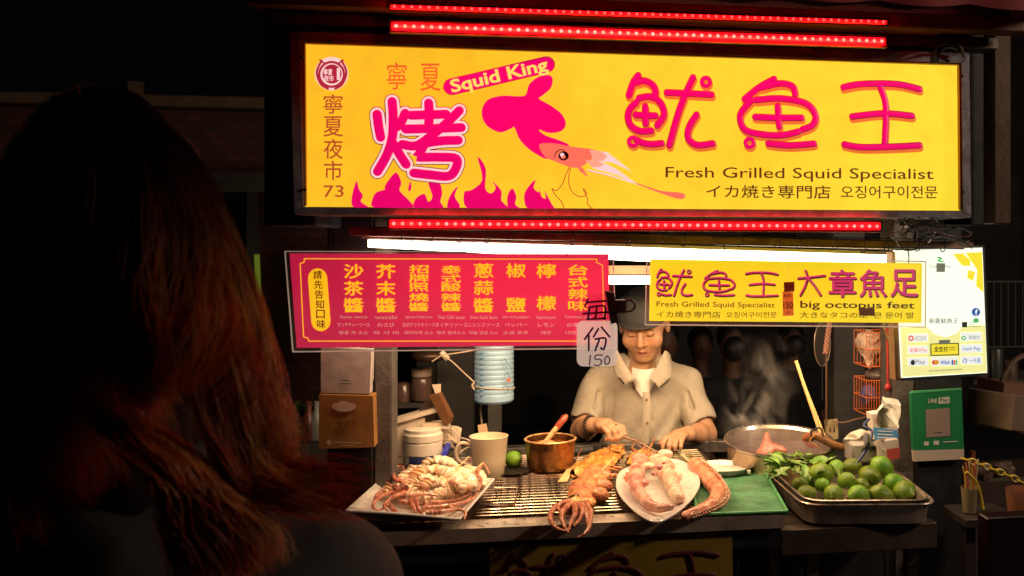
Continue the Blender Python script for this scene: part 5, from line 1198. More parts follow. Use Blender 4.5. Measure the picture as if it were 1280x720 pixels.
part('knife_marks', m, mat('pale_scratch', (.16, .34, .2), .5), tr, False, kind='stuff')
m = MB(); c = Pz(936, 590, CT+.018); m.box(c-Vector((.006, .005, .006)), c+Vector((.006, .005, .006)), bev=.002); part('rim_clip', m, M_tub, tr)
zt_ = CT+.03
o3 = octo([[(866, 580, zt_+.012, .018), (878, 588, zt_+.010, .022), (890, 603, zt_, .024), (898, 616, zt_-.004, .022), (892, 629, zt_-.006, .018), (876, 638, zt_-.008, .014), (864, 642, zt_-.010, .011), (855, 646, zt_-.014, .008)]],
          'thick orange pink octopus leg bent across the green tray with rows of suckers', [(872, 581, zt_+.014, (.024, .02, .02))], cf=gcol((.68, .22, .12), (.8, .42, .26), (.5, .12, .08)))
m = MB(); path = cr([Pz(x, y, z) for x, y, z in ((880, 582, zt_+.026), (894, 593, zt_+.02), (905, 606, zt_+.010), (911, 618, zt_+.004), (908, 630, zt_), (896, 638, zt_-.006), (880, 644, zt_-.012), (866, 648, zt_-.018))], 5)
for i, q in enumerate(path):
    f = 1-.6*i/len(path)
    for j, off in enumerate((Vector((0, 0, .006)), Vector((-.006, .004, .014)))):
        m.sphere(q+off*f*1.2, (.0062*f, .0062*f, .0062*f), 8, 6)
m.jitter(.0015, 90)
part('sucker_rows', m, M_oct, o3, cols=colored(m, gcol((.78, .45, .3), (.85, .6, .44), (.6, .22, .16))))
m = MB(); m.tube([Pz(852, 568, zt_+.03), Pz(868, 582, zt_+.02)], .003, 6); top('skewer', m, MATS['bamboo'], 'pale skewer end in the top of the orange octopus leg', 'skewer')
# silver dish behind
m = MB(); c = Pz(902, 585, CT+.02); m.lathe([(.001, -.012), (.085, -.012), (.1, .006), (.104, .008), (.1, .003), (.086, -.015), (.001, -.016)], c, 40, sy=.75)
sd = top('metal_dish', m, M_steel, 'oval steel dish with white sauce behind the green tray', 'dish')
m = MB(); m.lathe([(.001, 0), (.078, -.003), (.082, -.010)], c, 30, sy=.75); part('white_sauce', m, M_ceram, sd)

# --- big steaming pot
pc = Pt(974.5, 549, 3.05); s_ = 3.05/FPX; MT = Euler((math.radians(5), 0, 0)).to_matrix()
bp = thing('stock_pot', 'wide steaming aluminium stock pot at the back right of the counter', 'pot', pc-Vector((0, 0, .2)))
M_pot = mat('warm_aluminium_pot', (.72, .52, .34), .36, .7, vary=.35, vscale=8, rvar=.1, bump=.15, bscale=20)
m = MB(); m.lathe([(.001, -.2), (62*s_, -.2), (64*s_, -.19), (64.5*s_, -.015), (67*s_, -.004)], pc, 56, M=MT); part('body', m, M_pot, bp)
m = MB(); m.lathe([(64*s_, -.012), (66*s_, -.002), (69*s_, .001), (69.5*s_, -.003), (68*s_, -.010), (65*s_, -.016)], pc, 56, M=MT); part('rim', m, mat('bright_pot_rim', (.6, .5, .42), .25, .9), bp)
m = MB(); m.lathe([(63.5*s_, -.012), (62.5*s_, -.10)], pc, 48, M=MT); part('inner_wall', m, mat('inner_pot_wall', (.5, .4, .34), .35, .7, vary=.3), bp)
m = MB(); m.lathe([(.001, -.045), (30*s_, -.045), (62.9*s_, -.045)], pc, 48, M=MT); part('broth', m, mat('cloudy_broth', (.12, .09, .085), .15, vary=.3, vscale=12, bump=.3, bscale=25), bp)
m = MB(); m.box(pc+Vector((-.17, -.15, -.26)), pc+Vector((.17, .15, -.205)), bev=.01); top('burner', m, M_black, 'black burner under the stock pot', 'burner')
pr = [E_(pc+Vector((-.045, .0, -.045)), (.035, .035, .025), .02), C_(pc+Vector((-.045, 0, -.035)), pc+Vector((-.038, .02, .012)), .02, .010, .012), C_(pc+Vector((-.02, -.01, -.03)), pc+Vector((.01, -.02, -.035)), .02, .012, .01)]
m = sdf(pr, .005); m.jitter(.004, 40); top('octopus_piece', m, M_oct, 'pink octopus head poking out of the broth in the stock pot', 'octopus', cols=colored(m, gcol((.45, .14, .11), (.55, .22, .17), (.35, .08, .06))), autosm=False)
M_chop = mat('chopstick_wood', (.75, .5, .2), .45, vary=.15)
for (a_, b_, lb) in (((995, 451), (1027, 548), 'longer bamboo chopstick standing in the stock pot'), ((1004, 479), (1031, 546), 'shorter chopstick leaning against the longer one in the stock pot')):
    m = MB(); m.tube([Pt(*a_, 3.05), Pt(*b_, 2.98)], [.0058, .004], 8); top('chopstick', m, M_chop, lb, 'chopstick', 'chopsticks in the stock pot')
m = MB(); m.tube(cr([Pt(1006, 548, 2.98), Pt(1020, 545, 2.95), Pt(1040, 555, 2.95), Pt(1056, 560, 2.96)], 5), [.012, .014, .013, .011], 10)
hw = top('wooden_tongs', m, mat('wet_brown_wood', (.3, .13, .05), .35, vary=.5, vscale=30), 'wet brown wooden tool resting across the stock pot rim', 'tool')
m = MB(); m.tube(cr([Pt(1016, 552, 2.94), Pt(1014, 540, 2.94), Pt(1026, 535, 2.94), Pt(1030, 548, 2.94)], 5), .003, 6); part('rubber_band', m, M_black, hw)
for k, cc in enumerate(((.4, .05, .04), (.5, .2, .08))):
    m = MB(); m.tube(cr([Pt(1012+k*8, 542, 2.93), Pt(1004+k*8, 548+k*3, 2.93), Pt(1010+k*9, 556, 2.93), Pt(1018+k*6, 560, 2.93)], 5), .0022, 6); part('cord', m, mat('cord_%s' % ['red', 'tan'][k], cc, .5), hw)
# steam
sv = MB(); sv.box(pc+Vector((-.22, -.12, -.01)), pc+Vector((.18, .16, .36)))
ms = bpy.data.materials.new('steam'); ms.use_nodes = True; N = ms.node_tree.nodes; L = ms.node_tree.links; N.remove(N['Principled BSDF'])
pv = N.new('ShaderNodeVolumePrincipled'); pv.inputs['Color'].default_value = (.95, .9, .85, 1); L.new(pv.outputs[0], N['Material Output'].inputs['Volume'])
tcn = N.new('ShaderNodeTexCoord'); mp = N.new('ShaderNodeMapping'); mp.inputs['Scale'].default_value = (1.3, 1.3, .8); nz = N.new('ShaderNodeTexNoise'); nz.inputs['Scale'].default_value = 7; nz.inputs['Detail'].default_value = 4; nz.inputs['Distortion'].default_value = 1.8
L.new(tcn.outputs['Object'], mp.inputs['Vector']); L.new(mp.outputs[0], nz.inputs['Vector'])
mr = N.new('ShaderNodeMapRange'); mr.inputs['From Min'].default_value = .50; mr.inputs['From Max'].default_value = .72; mr.inputs['To Max'].default_value = 20; L.new(nz.outputs['Fac'], mr.inputs['Value'])
# fades with height and towards the sides of the plume (generated coordinates)
sx = N.new('ShaderNodeSeparateXYZ'); L.new(tcn.outputs['Generated'], sx.inputs[0])
def mth(op, a, b=None):
    n = N.new('ShaderNodeMath'); n.operation = op; n.use_clamp = False
    for i, q in enumerate((a, b)):
        if q is None: continue
        if isinstance(q, (int, float)): n.inputs[i].default_value = q
        else: L.new(q, n.inputs[i])
    return n.outputs[0]
cx = mth('ADD', .34, mth('MULTIPLY', sx.outputs[2], .18)); dx = mth('ABSOLUTE', mth('SUBTRACT', sx.outputs[0], cx)); dy = mth('ABSOLUTE', mth('SUBTRACT', sx.outputs[1], .5))
fx = mth('MAXIMUM', mth('SUBTRACT', 1, mth('MULTIPLY', dx, 3.2)), 0); fy = mth('MAXIMUM', mth('SUBTRACT', 1, mth('MULTIPLY', dy, 2.3)), 0); fz = mth('POWER', mth('SUBTRACT', 1, sx.outputs[2]), 1.4)
fb = mth('MINIMUM', mth('MULTIPLY', sx.outputs[2], 14), 1)
L.new(mth('MULTIPLY', mth('MULTIPLY', mr.outputs[0], fz), mth('MULTIPLY', mth('MULTIPLY', fx, fy), fb)), pv.inputs['Density'])
tag(part('steam', sv, ms, None, False), kind='stuff')

# --- lime tray
lt_ = thing('steel_tray', 'deep steel tray at the right end of the counter, filled with limes', 'tray', Pz(1080, 640, CT-.05))
RZ = .895
R4 = [Pz(1004, 632, RZ), Pz(1174, 631, RZ), Pz(1118, 587, RZ), Pz(953, 586, RZ)]
cc = sum(R4, Vector((0, 0, 0)))/4
def ringpts(f, z, n=8, crn=.16):
    q = [Vector((cc.x+(v.x-cc.x)*f, cc.y+(v.y-cc.y)*f, z)) for v in R4]; out = []
    for i in range(4):
        a, b, c = q[i-1], q[i], q[(i+1) % 4]; p0 = b.lerp(a, crn); p1 = b.lerp(c, crn)
        for k in range(n+1):
            t = k/n; out.append(p0*(1-t)**2+b*2*t*(1-t)+p1*t*t)
    return out
def traymesh(levels):
    m = MB(); rs = [ringpts(f, z) for f, z in levels]; n = len(rs[0]); vs = [v for r_ in rs for v in r_]
    m.add(vs, [(i*n+k, i*n+(k+1) % n, (i+1)*n+(k+1) % n, (i+1)*n+k) for i in range(len(rs)-1) for k in range(n)]); return m, n, len(rs)
M_tray = mat('worn_steel_tray', (.6, .5, .42), .32, .8, vary=.45, vscale=12, rvar=.12, bump=.2, bscale=30)
m, n, k = traymesh([(1.0, RZ-.002), (1.01, RZ+.001), (1.0, RZ+.004), (.965, RZ+.001), (.955, RZ-.006), (.92, RZ-.056), (.90, RZ-.059)]); m.f.append(tuple((k-1)*n+i for i in range(n))); m.mi.append(0); part('outer_pan', m, M_tray, lt_)
m, n, k = traymesh([(.93, RZ+.006), (.94, RZ+.009), (.925, RZ+.011), (.89, RZ+.007), (.87, RZ-.01), (.84, RZ-.035)]); m.f.append(tuple((k-1)*n+i for i in range(n))); m.mi.append(0); part('inner_pan', m, M_tray, lt_)
LZ = RZ-.04
lm = [(1000, 605, 11, .02, 'lime at the far left of the heap above the lowest front one'), (1007, 617, 13, .0, 'lime at the front left corner of the tray'), (1042, 618, 15, 0, 'yellowish lime second from the left in the front row'),
      (1073, 619, 15, 0, 'lime in the middle of the front row'), (1102, 618, 15, 0, 'lime second from the right in the front row'), (1131, 615, 16, .003, 'yellow-green lime at the right end of the heap'),
      (1026, 593, 17.5, .035, 'largest lime, high on the left of the heap, patched yellow'), (1058, 601, 13, .03, 'dark green lime in the middle of the second row'), (1087, 595, 15.5, .035, 'dark lime with yellowish side on the upper right of the heap'),
      (1065, 583, 13, .04, 'lime at the back middle top of the heap'), (1102, 584, 15, .04, 'bright lime at the top right of the heap'), (1117, 604, 14, .02, 'lime tucked in at the right between top and front rows'), (1045, 585, 12, .035, 'lime half hidden behind the largest one'), (1012, 600, 12, .015, 'small lime tucked under the largest one at left'),
      (1078, 607, 12, .012, 'lime in the gap between the middle front limes and the dark one above'), (1090, 577, 11, .035, 'small lime at the very back between the two top limes'), (1028, 607, 11, .012, 'lime wedged under the right side of the largest one')]
rnd = random.Random(21)
for x, y, rp, dz, lb in lm:
    zc = LZ+.032+dz; c = Pz(x, y, zc); r = rp*mpp(c)*.95
    lime(c, r*.90*rnd.uniform(.93, 1.07), (rnd.uniform(-1, 1), rnd.uniform(-1, .1), rnd.uniform(-.2, .5)), lb, 'limes heaped in the steel tray')
# leafy greens
M_leaf = mat('basil_leaf', (.16, .30, .05), .35, vary=.45, vscale=30, objrand=.2)
lv = thing('leafy_greens', 'bunch of fresh green leaves at the back left of the lime tray', 'leaves', Pz(985, 588, RZ))
rnd = random.Random(17)
for i in range(64):
    x, y = rnd.uniform(963, 1044), rnd.uniform(570, 594)
    c = Pz(x, y, RZ+.03+rnd.uniform(-.01, .03)-.0006*abs(x-985)*.3); e = Euler((rnd.uniform(-.7, .9), rnd.uniform(-.7, .7), rnd.uniform(0, 6.28))).to_matrix(); l_ = rnd.uniform(.022, .04); wd = l_*rnd.uniform(.3, .45)
    m = MB(); m.grid(lambda u, v: c+e @ Vector(((u-.5)*2*l_, (v-.5)*2*wd*math.sin(math.pi*min(max(u, .03), .97))**.8, .25*l_*math.sin(u*3)-abs(v-.5)*-.3*wd*2)), 7, 4); part('leaf', m, M_leaf, lv)
for i in range(9):
    m = MB(); a = Pz(rnd.uniform(965, 1020), rnd.uniform(578, 596), RZ+.03); b = a+Vector((rnd.uniform(-.06, .06), rnd.uniform(-.04, .04), rnd.uniform(-.005, .02))); m.tube([a, (a+b)/2+Vector((0, 0, .006)), b], .0016, 6); part('stem', m, mat('leaf_stem', (.22, .32, .08), .5), lv)

# --- clutter between pot and right post
m = MB(); bquad(m, [(1090, 518), (1121, 513), (1123, 548), (1094, 552)], 2.75, dep=.05)
tb = top('tissue_pack', m, mat('tissue_pack_white', (.62, .55, .5), .5, vary=.1), 'white and light blue tissue pack standing near the right post', 'box', smooth=False)
m = MB(); bquad(m, [(1091, 534), (1122, 538), (1123, 548), (1094, 552)], 2.748, 0); bquad(m, [(1113, 514), (1121, 513), (1122, 522), (1116, 526)], 2.747, 0); textc(m, '純柔', 1102, 525, 15, 8, 2.746, .02, 1)
for yy in (538, 542, 546): bquad(m, [(1097, yy), (1116, yy+1), (1116, yy+2.2), (1097, yy+1.2)], 2.746, 2)
part('print', m, [mat('pack_blue', (.08, .28, .55), .4), mat('pack_red', (.5, .08, .06), .5), mat('pack_white', (.6, .6, .6), .5)], tb, False)
m = MB(); bquad(m, [(1096, 553), (1123, 549), (1125, 572), (1100, 575)], 2.72, dep=.05); c2 = top('cup_noodle_box', m, mat('pack_offwhite', (.6, .5, .42), .5), 'white box with red band under the tissue pack', 'box', smooth=False)
m = MB(); bquad(m, [(1108, 562), (1125, 559), (1125, 573), (1110, 575)], 2.718); part('red_band', m, MATS['pack_red'], c2, False)
m = MB(); p = Pt(1080, 566, 2.9); m.box(p+Vector((-.045, -.02, -.03)), p+Vector((.045, .06, .035)), bev=.008); top('plastic_basket', m, mat('grey_plastic_tub', (.28, .26, .24), .4), 'grey plastic tub holding a crumpled bag behind the limes', 'tub')
m = MB(); m.grid(lambda u, v: p+Vector((-.055+.11*u, .01+.05*v, .035+.035*math.sin(u*3.1)*math.sin(v*3.1+.3))), 16, 10); m.jitter(.022, 25); top('plastic_bag', m, mat('clear_bag', (.65, .58, .5), .3, alpha=.8), 'crumpled pale plastic bag in the grey tub', 'bag', smooth=False)
m = MB(); m.sphere(p+Vector((.02, -.025, .03)), (.022, .014, .018), 14, 10); top('black_dish', m, M_black, 'round black dish resting on the grey tub', 'dish')
m = MB(); m.grid(lambda u, v: Pt(1100+22*u, 506+24*v, 2.8)+Vector((0, .03*math.sin(u*5), .02*math.sin(v*4+u*3))), 8, 8); m.jitter(.02, 30); top('plastic_bag', m, mat('white_bag', (.6, .58, .55), .4), 'white crumpled bag behind the tissue pack', 'bag', smooth=False)
m = MB(); m.grid(lambda u, v: Pt(1078+26*u, 548+12*v, 2.74)+Vector((0, .02*math.sin(u*5), .015*math.sin(v*4+u*7))), 8, 6); m.jitter(.014, 30, 4); top('tissue', m, MATS['tissue_pack_white'], 'loose white tissue hanging beside the tissue pack', 'tissue', smooth=False)
m = MB(); m.tube(cr([Pt(1086, 524, 2.82), Pt(1080, 532, 2.8), Pt(1090, 540, 2.78), Pt(1084, 560, 2.76), Pt(1072, 578, 2.75)], 6), .0045, 8); top('hose', m, mat('navy_hose', (.03, .04, .12), .35), 'dark blue hose looping behind the tissue pack', 'hose')
m = MB(); bquad(m, [(1032, 526), (1047, 524), (1048, 548), (1034, 552)], 3.4, dep=.015); so = top('power_socket', m, mat('aged_socket', (.5, .38, .2), .5, vary=.2), 'aged cream power socket beside the dark rear post', 'socket', smooth=False)
m = MB()
for dx_ in (0, 5): bquad(m, [(1037+dx_, 534), (1038.5+dx_, 534), (1038.5+dx_, 540), (1037+dx_, 540)], 3.396)
part('slots', m, M_black, so, False)
m = MB(); m.tube(cr([P(1040, 527, 3.38), P(1055, 528, 3.38), P(1070, 524, 3.38), P(1090, 520, 3.3)], 6), .0028, 6); top('cable', m, mat('tan_cable', (.3, .18, .1), .5), 'tan cable running from the socket across the dark rear post', 'cable')
# ladle handle, braided cord, mirror hoop
m = MB(); m.tube([P(1033, 440, 3.35), P(1033, 532, 3.35)], .004, 8); ld = top('ladle', m, mat('brown_metal_rod', (.35, .2, .12), .35, .7), 'long thin brown ladle handle hanging in front of the rear post', 'ladle')
m = MB(); m.tube([P(1028, 442, 3.36), P(1028, 500, 3.36)], .003, 8); part('rod', m, M_black, ld)
m = MB(); a, b = P(1038, 396, 3.34), P(1032, 442, 3.34)
for ph in (0, 2.09, 4.18):
    m.tube([a.lerp(b, i/40)+Vector((.007*math.cos(i*.5+ph), .007*math.sin(i*.5+ph), 0)) for i in range(41)], .0045, 6)
top('braided_cord', m, mat('pink_tan_cord', (.5, .25, .18), .6), 'pink tan braided cord tied round the ladle handle', 'cord')
m = MB(); c = P(1028, 430, 3.42); mm = [c+Vector((.036*math.cos(a), .012*math.cos(a), .085*math.sin(a))) for a in np.linspace(0, 2*math.pi, 30)[:-1]]
m.tube(mm, .0025, 8, closed=True); ho = top('round_mirror', m, mat('pale_hoop', (.45, .34, .25), .3, .6), 'oval wire hoop hanging behind the braided cord', 'hoop')
m = MB(); m.poly(mm); part('net', m, mat('dark_net', (.05, .04, .035), .5, alpha=.9), ho, False)
# baskets with bags, red pole, chain, wood strip
M_orw = mat('orange_wire', (.5, .13, .04), .4)
def basket(x0, y0, x1, y1, Y, lb):
    t = thing('wire_basket', lb, 'basket', P((x0+x1)/2, y1, Y), 'orange wire baskets hanging by the right post')
    a, b = P(x0, y0, Y), P(x1, y1, Y); d = .12
    for z in (a.z, b.z, (a.z+b.z)/2):
        m = MB(); m.tube([(a.x, Y, z), (b.x, Y, z), (b.x, Y+d, z), (a.x, Y+d, z)], .0022, 6, closed=True); part('hoop_wire', m, M_orw, t)
    m = MB(); n = 9
    for i in range(n+1):
        x = a.x+(b.x-a.x)*i/n; m.tube([(x, Y, a.z), (x, Y, b.z), (x, Y+d, b.z), (x, Y+d, a.z)], .0014, 5)
    part('upright_wires', m, M_orw, t); return a, b, Y, d
a, b, Y_, d_ = basket(1083, 416, 1120, 458, 3.1, 'upper orange wire basket holding a clear plastic bag')
m = MB(); m.sphere(((a.x+b.x)/2-.01, Y_+.06, (a.z+b.z)/2+.01), (.045, .05, .06), 20, 14); m.jitter(.03, 28); top('plastic_bag', m, mat('bag_pinkish', (.5, .36, .28), .3, vary=.4, vscale=30), 'crumpled clear bag in the upper wire basket', 'bag', smooth=False)
a, b, Y_, d_ = basket(1083, 476, 1112, 518, 3.1, 'lower orange wire basket holding a bluish packet')
m = MB(); m.sphere(((a.x+b.x)/2-.01, Y_+.06, (a.z+b.z)/2), (.03, .04, .035), 14, 10); m.jitter(.015, 30); top('packet', m, mat('blue_packet', (.12, .1, .25), .4, vary=.4), 'bluish packet in the lower wire basket', 'packet', smooth=False)
m = MB(); m.sphere(P(1098, 468, 3.16), (.05, .05, .022), 16, 10); m.jitter(.01, 30); top('dark_bag', m, mat('dim_bag', (.16, .12, .1), .4, vary=.4), 'dark crumpled bag on top of the lower wire basket', 'bag', smooth=False)
m = MB(); m.tube([P(1109, 408, 3.0), P(1110, 482, 3.0)], .004, 8); m.sphere(P(1110, 484, 3.0), (.012, .01, .014), 12, 8); top('red_pole', m, mat('red_pole', (.35, .03, .03), .4), 'thin dark red hanging rod between the baskets and the wood strip', 'rod')
m = MB(); m.tube([P(1106, 484, 3.0), P(1106, 516, 3.0)], .0016, 5); m.tube([P(1114, 484, 3.0), P(1121, 512, 3.0)], .0016, 5); top('hanging_wires', m, M_steel, 'two thin steel wires below the red rod', 'wires')
gc = thing('gold_chain', 'thin golden chain hanging beside the wood strip', 'chain', P(1112, 430, 2.98))
lk = cr([P(1104, 398, 2.98), P(1106, 414, 2.98), P(1112, 428, 2.98), P(1118, 444, 2.98), P(1120, 470, 2.98)], 6)
for i in range(len(lk)-1):
    m = MB(); c = (lk[i]+lk[i+1])/2; m.sphere(c, (.004, .003, .007), 8, 6); part('link', m, mat('gold_metal', (.6, .38, .12), .3, .9), gc)
# right hand outside: hoop, boxes, chain, cup, cabinet
m = MB(); c = P(1285, 492, 3.3); m.tube([c+Vector((.13*math.cos(a), .03*math.cos(a), .15*math.sin(a))) for a in np.linspace(0, 2*math.pi, 40)[:-1]], .011, 8, closed=True)
top('round_hoop', m, mat('dim_brown_hoop', (.11, .07, .05), .5, .3), 'large dim round hoop behind the cardboard boxes at the right edge', 'hoop')
m = MB(); c = P(1262, 525, 3.0); m.box(c+Vector((-.055, 0, -.05)), c+Vector((.15, .2, .075)), rot=Euler((0, .18, .4)).to_matrix(), bev=.004); top('cardboard_box', m, mat('dim_cardboard', (.17, .12, .08), .8, vary=.3), 'tilted grey-brown cardboard box at the right edge', 'box', smooth=False)
m = MB(); c = P(1262, 500, 3.25); m.box(c+Vector((-.05, 0, -.04)), c+Vector((.1, .15, .06)), rot=Euler((0, .1, .2)).to_matrix()); top('cardboard_box', m, mat('brown_box_card', (.16, .08, .05), .8), 'dark brown box behind the tilted cardboard box', 'box', smooth=False)
m = MB(); c = P(1273, 508, 3.1); m.box(c+Vector((-.022, -.03, -.022)), c+Vector((.08, .06, .022)), bev=.003); top('orange_box', m, mat('orange_card', (.55, .12, .03), .6), 'small orange box resting on the cardboard at the right edge', 'box', smooth=False)
m = MB(); a = P(1218, 640, 2.9); m.box((P(1208, 600, 3.3).x, 3.3, .3), (P(1208, 600, 3.3).x+1.2, 3.6, P(1208, 600, 3.3).z), bev=.01); top('back_cabinet', m, mat('dim_brown_cabinet', (.045, .025, .016), .7, col2=(.02, .012, .01), vscale=14), 'dim brown cluttered cabinet behind the yellow chain', 'cabinet', smooth=False)
yc = thing('plastic_chain', 'yellow plastic barrier chain at the right of the stall', 'chain', P(1240, 590, 2.8))
pa = [P(1203+(1290-1203)*i/10, 573+36*i/10-2.5*math.sin(math.pi*i/10), 2.75) for i in range(11)]
for i in range(10):
    a, b = pa[i], pa[i+1]; d = (b-a); L_ = d.length; d.normalize(); sd_ = (d.cross(YAX)).normalized() if i % 2 else Vector((0, 1, 0)); c = (a+b)/2; m = MB()
    m.tube([c+d*(L_*.62*math.cos(t))+sd_*(.0085*math.sin(t)) for t in np.linspace(0, 2*math.pi, 16)[:-1]], .0034, 6, closed=True); part('link', m, mat('yellow_plastic', (.5, .36, .03), .4), yc)
m = MB(); p = P(1212, 640, 2.62); m.lathe([(.001, 0), (.02, 0), (.026, .075), (.024, .075), (.019, .005)], p, 20)
cu = top('straw_cup', m, mat('dim_plastic_cup', (.18, .14, .08), .35), 'dim cup holding yellow and red straws beside the dark right post', 'cup')
for k in range(6):
    m = MB(); a = p+Vector((-.01+.004*k, 0, .01)); m.tube(cr([a, a+Vector((-.004+.003*k, 0, .09)), a+Vector((-.012+.006*k, 0, .13+.01*(k % 3)))], 4), .0025, 6); part('straw', m, mat('straw_%s' % 'abc'[k % 3], ((.5, .3, .05), (.45, .12, .08), (.4, .3, .18))[k % 3], .4), cu)
m = MB(); m.tube(cr([P(1208, 590, 2.6), P(1222, 606, 2.6), P(1229, 636, 2.6)], 6), .005, 8); top('tube', m, MATS['yellow_plastic'], 'curved yellow tube beside the cup of straws', 'tube')
m = MB(); p = P(1277, 650, 2.75); m.lathe([(.001, 0), (.04, 0), (.05, .09), (.05, .1)], p, 20); top('bucket', m, mat('brown_bucket', (.22, .09, .05), .45), 'reddish brown bucket cut by the right edge', 'bucket')
m = MB(); a, b = P(1235, 648, 2.35), P(1300, 660, 2.35); m.box((a.x, 2.35, .05), (b.x+.1, 2.41, a.z), bev=.004); cbn = top('dark_cabinet', m, mat('dark_red_cabinet', (.014, .004, .006), .35, .3, vary=.3), 'low dark red metal cabinet in the bottom right corner', 'cabinet')
m = MB(); m.tube([(a.x, 2.348, a.z), (b.x+.1, 2.348, a.z)], .0022, 6); part('edge_trim', m, M_steel, cbn)
# framed panels under the right part
for (x0, y0, x1, y1, lb) in ((946, 669, 1000, 770, 'dark glass panel leaning under the counter, left one'), (1012, 673, 1112, 770, 'dark glass panel under the lime tray')):
    Y_ = 2.66; t = thing('glass_panel', lb, 'panel', P((x0+x1)/2, y1, Y_)); m = MB(); bquad(m, [(x0, y0), (x1, y0-2), (x1, y1), (x0, y1)], Y_, dep=.01); part('pane', m, mat('dark_pane', (.03, .025, .025), .12), t, False)
    m = MB(); k_ = 5; pts = [P(x, y, Y_-.002) for x, y in ((x0+k_, y0+k_), (x1-k_, y0+k_-2), (x1-k_, y1-k_), (x0+k_, y1-k_))]; m.tube(pts, .0022, 6, closed=True); part('frame', m, mat('panel_frame', (.2, .16, .14), .4, .5), t)
m = MB(); m.box((xb-.01, YF+.45, .1), (x2, YF+.47, CT-.12)); part('inner_panel', m, M_black, stall, False)

# clutter on and around the dim shelf at the right
m = MB(); a, b = P(1204, 641, 2.62), P(1262, 643, 2.62); m.box((a.x-.02, 2.56, a.z-.03), (b.x, 2.72, a.z-.002), bev=.003); m.box((a.x, 2.6, 0), (a.x+.03, 2.63, a.z-.031)); m.box((b.x-.05, 2.6, 0), (b.x-.02, 2.63, a.z-.031))
top('side_shelf', m, mat('dim_shelf', (.03, .022, .02), .5, vary=.3), 'small dim shelf under the cup of straws beside the right post', 'shelf', smooth=False)
rnd = random.Random(31)
def lump(px, py, Y, r, name, col, label, cat, sq=(1, .7, .8), j=.35):
    m = MB(); p = P(px, py, Y); m.sphere(p+Vector((0, 0, r*.5)), (r*sq[0], r*sq[1], r*sq[2]), 18, 12); m.jitter(r*j, 2.2/r, px); return top(name, m, mat('c_'+name+str(px), col, .5, vary=.4, vscale=25, bump=.3), label, cat)
lump(1228, 597, 3.32, .045, 'sack', (.10, .06, .035), 'small dim brown sack on the cabinet behind the yellow chain', 'sack')
lump(1252, 598, 3.34, .05, 'sack', (.14, .09, .06), 'paler dim sack right of the brown one behind the chain', 'sack')
m = MB(); m.lathe([(.02, 0), (.022, .06), (.01, .085), (.01, .11)], P(1216, 599, 3.34), 14); top('bottle', m, mat('amber_bottle', (.2, .07, .02), .2), 'dim amber bottle behind the cup of straws', 'bottle')
m = MB(); c = P(1262, 478, 3.6); m.box(c+Vector((-.16, 0, -.004)), c+Vector((.4, .25, .012))); top('wall_shelf', m, M_gray, 'dim high shelf behind the round hoop at the right', 'shelf', smooth=False)
for i, (px, hh, cc, lb) in enumerate(((1226, .09, (.10, .05, .03), 'dim brown tin on the high shelf nearest the post'), (1244, .13, (.05, .06, .05), 'dim greenish tin on the high shelf beside the brown one'), (1262, .08, (.12, .09, .07), 'dim pale tin on the high shelf at the right'))):
    m = MB(); p = P(px, 476, 3.62); m.lathe([(.001, .0), (.032, 0), (.032, hh), (.028, hh+.006), (.001, hh+.006)], p, 18); top('tin', m, mat('tin_'+'abc'[i], cc, .4, .3, vary=.3), lb, 'tin', 'tins on the high shelf')
m = MB()
for k in range(9): x_ = P(1206+k*9, 352, 4.2); m.tube([x_, x_-Vector((0, 0, .32))], .004, 6)
for dz in (0, .32): a = P(1204, 352, 4.2); b = P(1282, 352, 4.2); m.tube([a-Vector((0, 0, dz)), b-Vector((0, 0, dz))], .005, 6)
top('window_grille', m, mat('dim_iron', (.07, .06, .055), .5, .4), 'dim iron grille in the dark above the round hoop', 'grille')
# grease and droplets on the front ledge
m = MB(); rnd = random.Random(77)
for i in range(130):
    c = Vector((rnd.uniform(GXa, GXb), rnd.uniform(YF+.008, YF+.07), CT+.0025)); r_ = rnd.uniform(.001, .0045)*rnd.random()+.0008
    m.sphere(c, (r_*rnd.uniform(1, 2.2), r_, r_*.25), 8, 4)
part('grease_spots', m, mat('burnt_grease', (.08, .03, .012), .3), ggrill, kind='stuff')
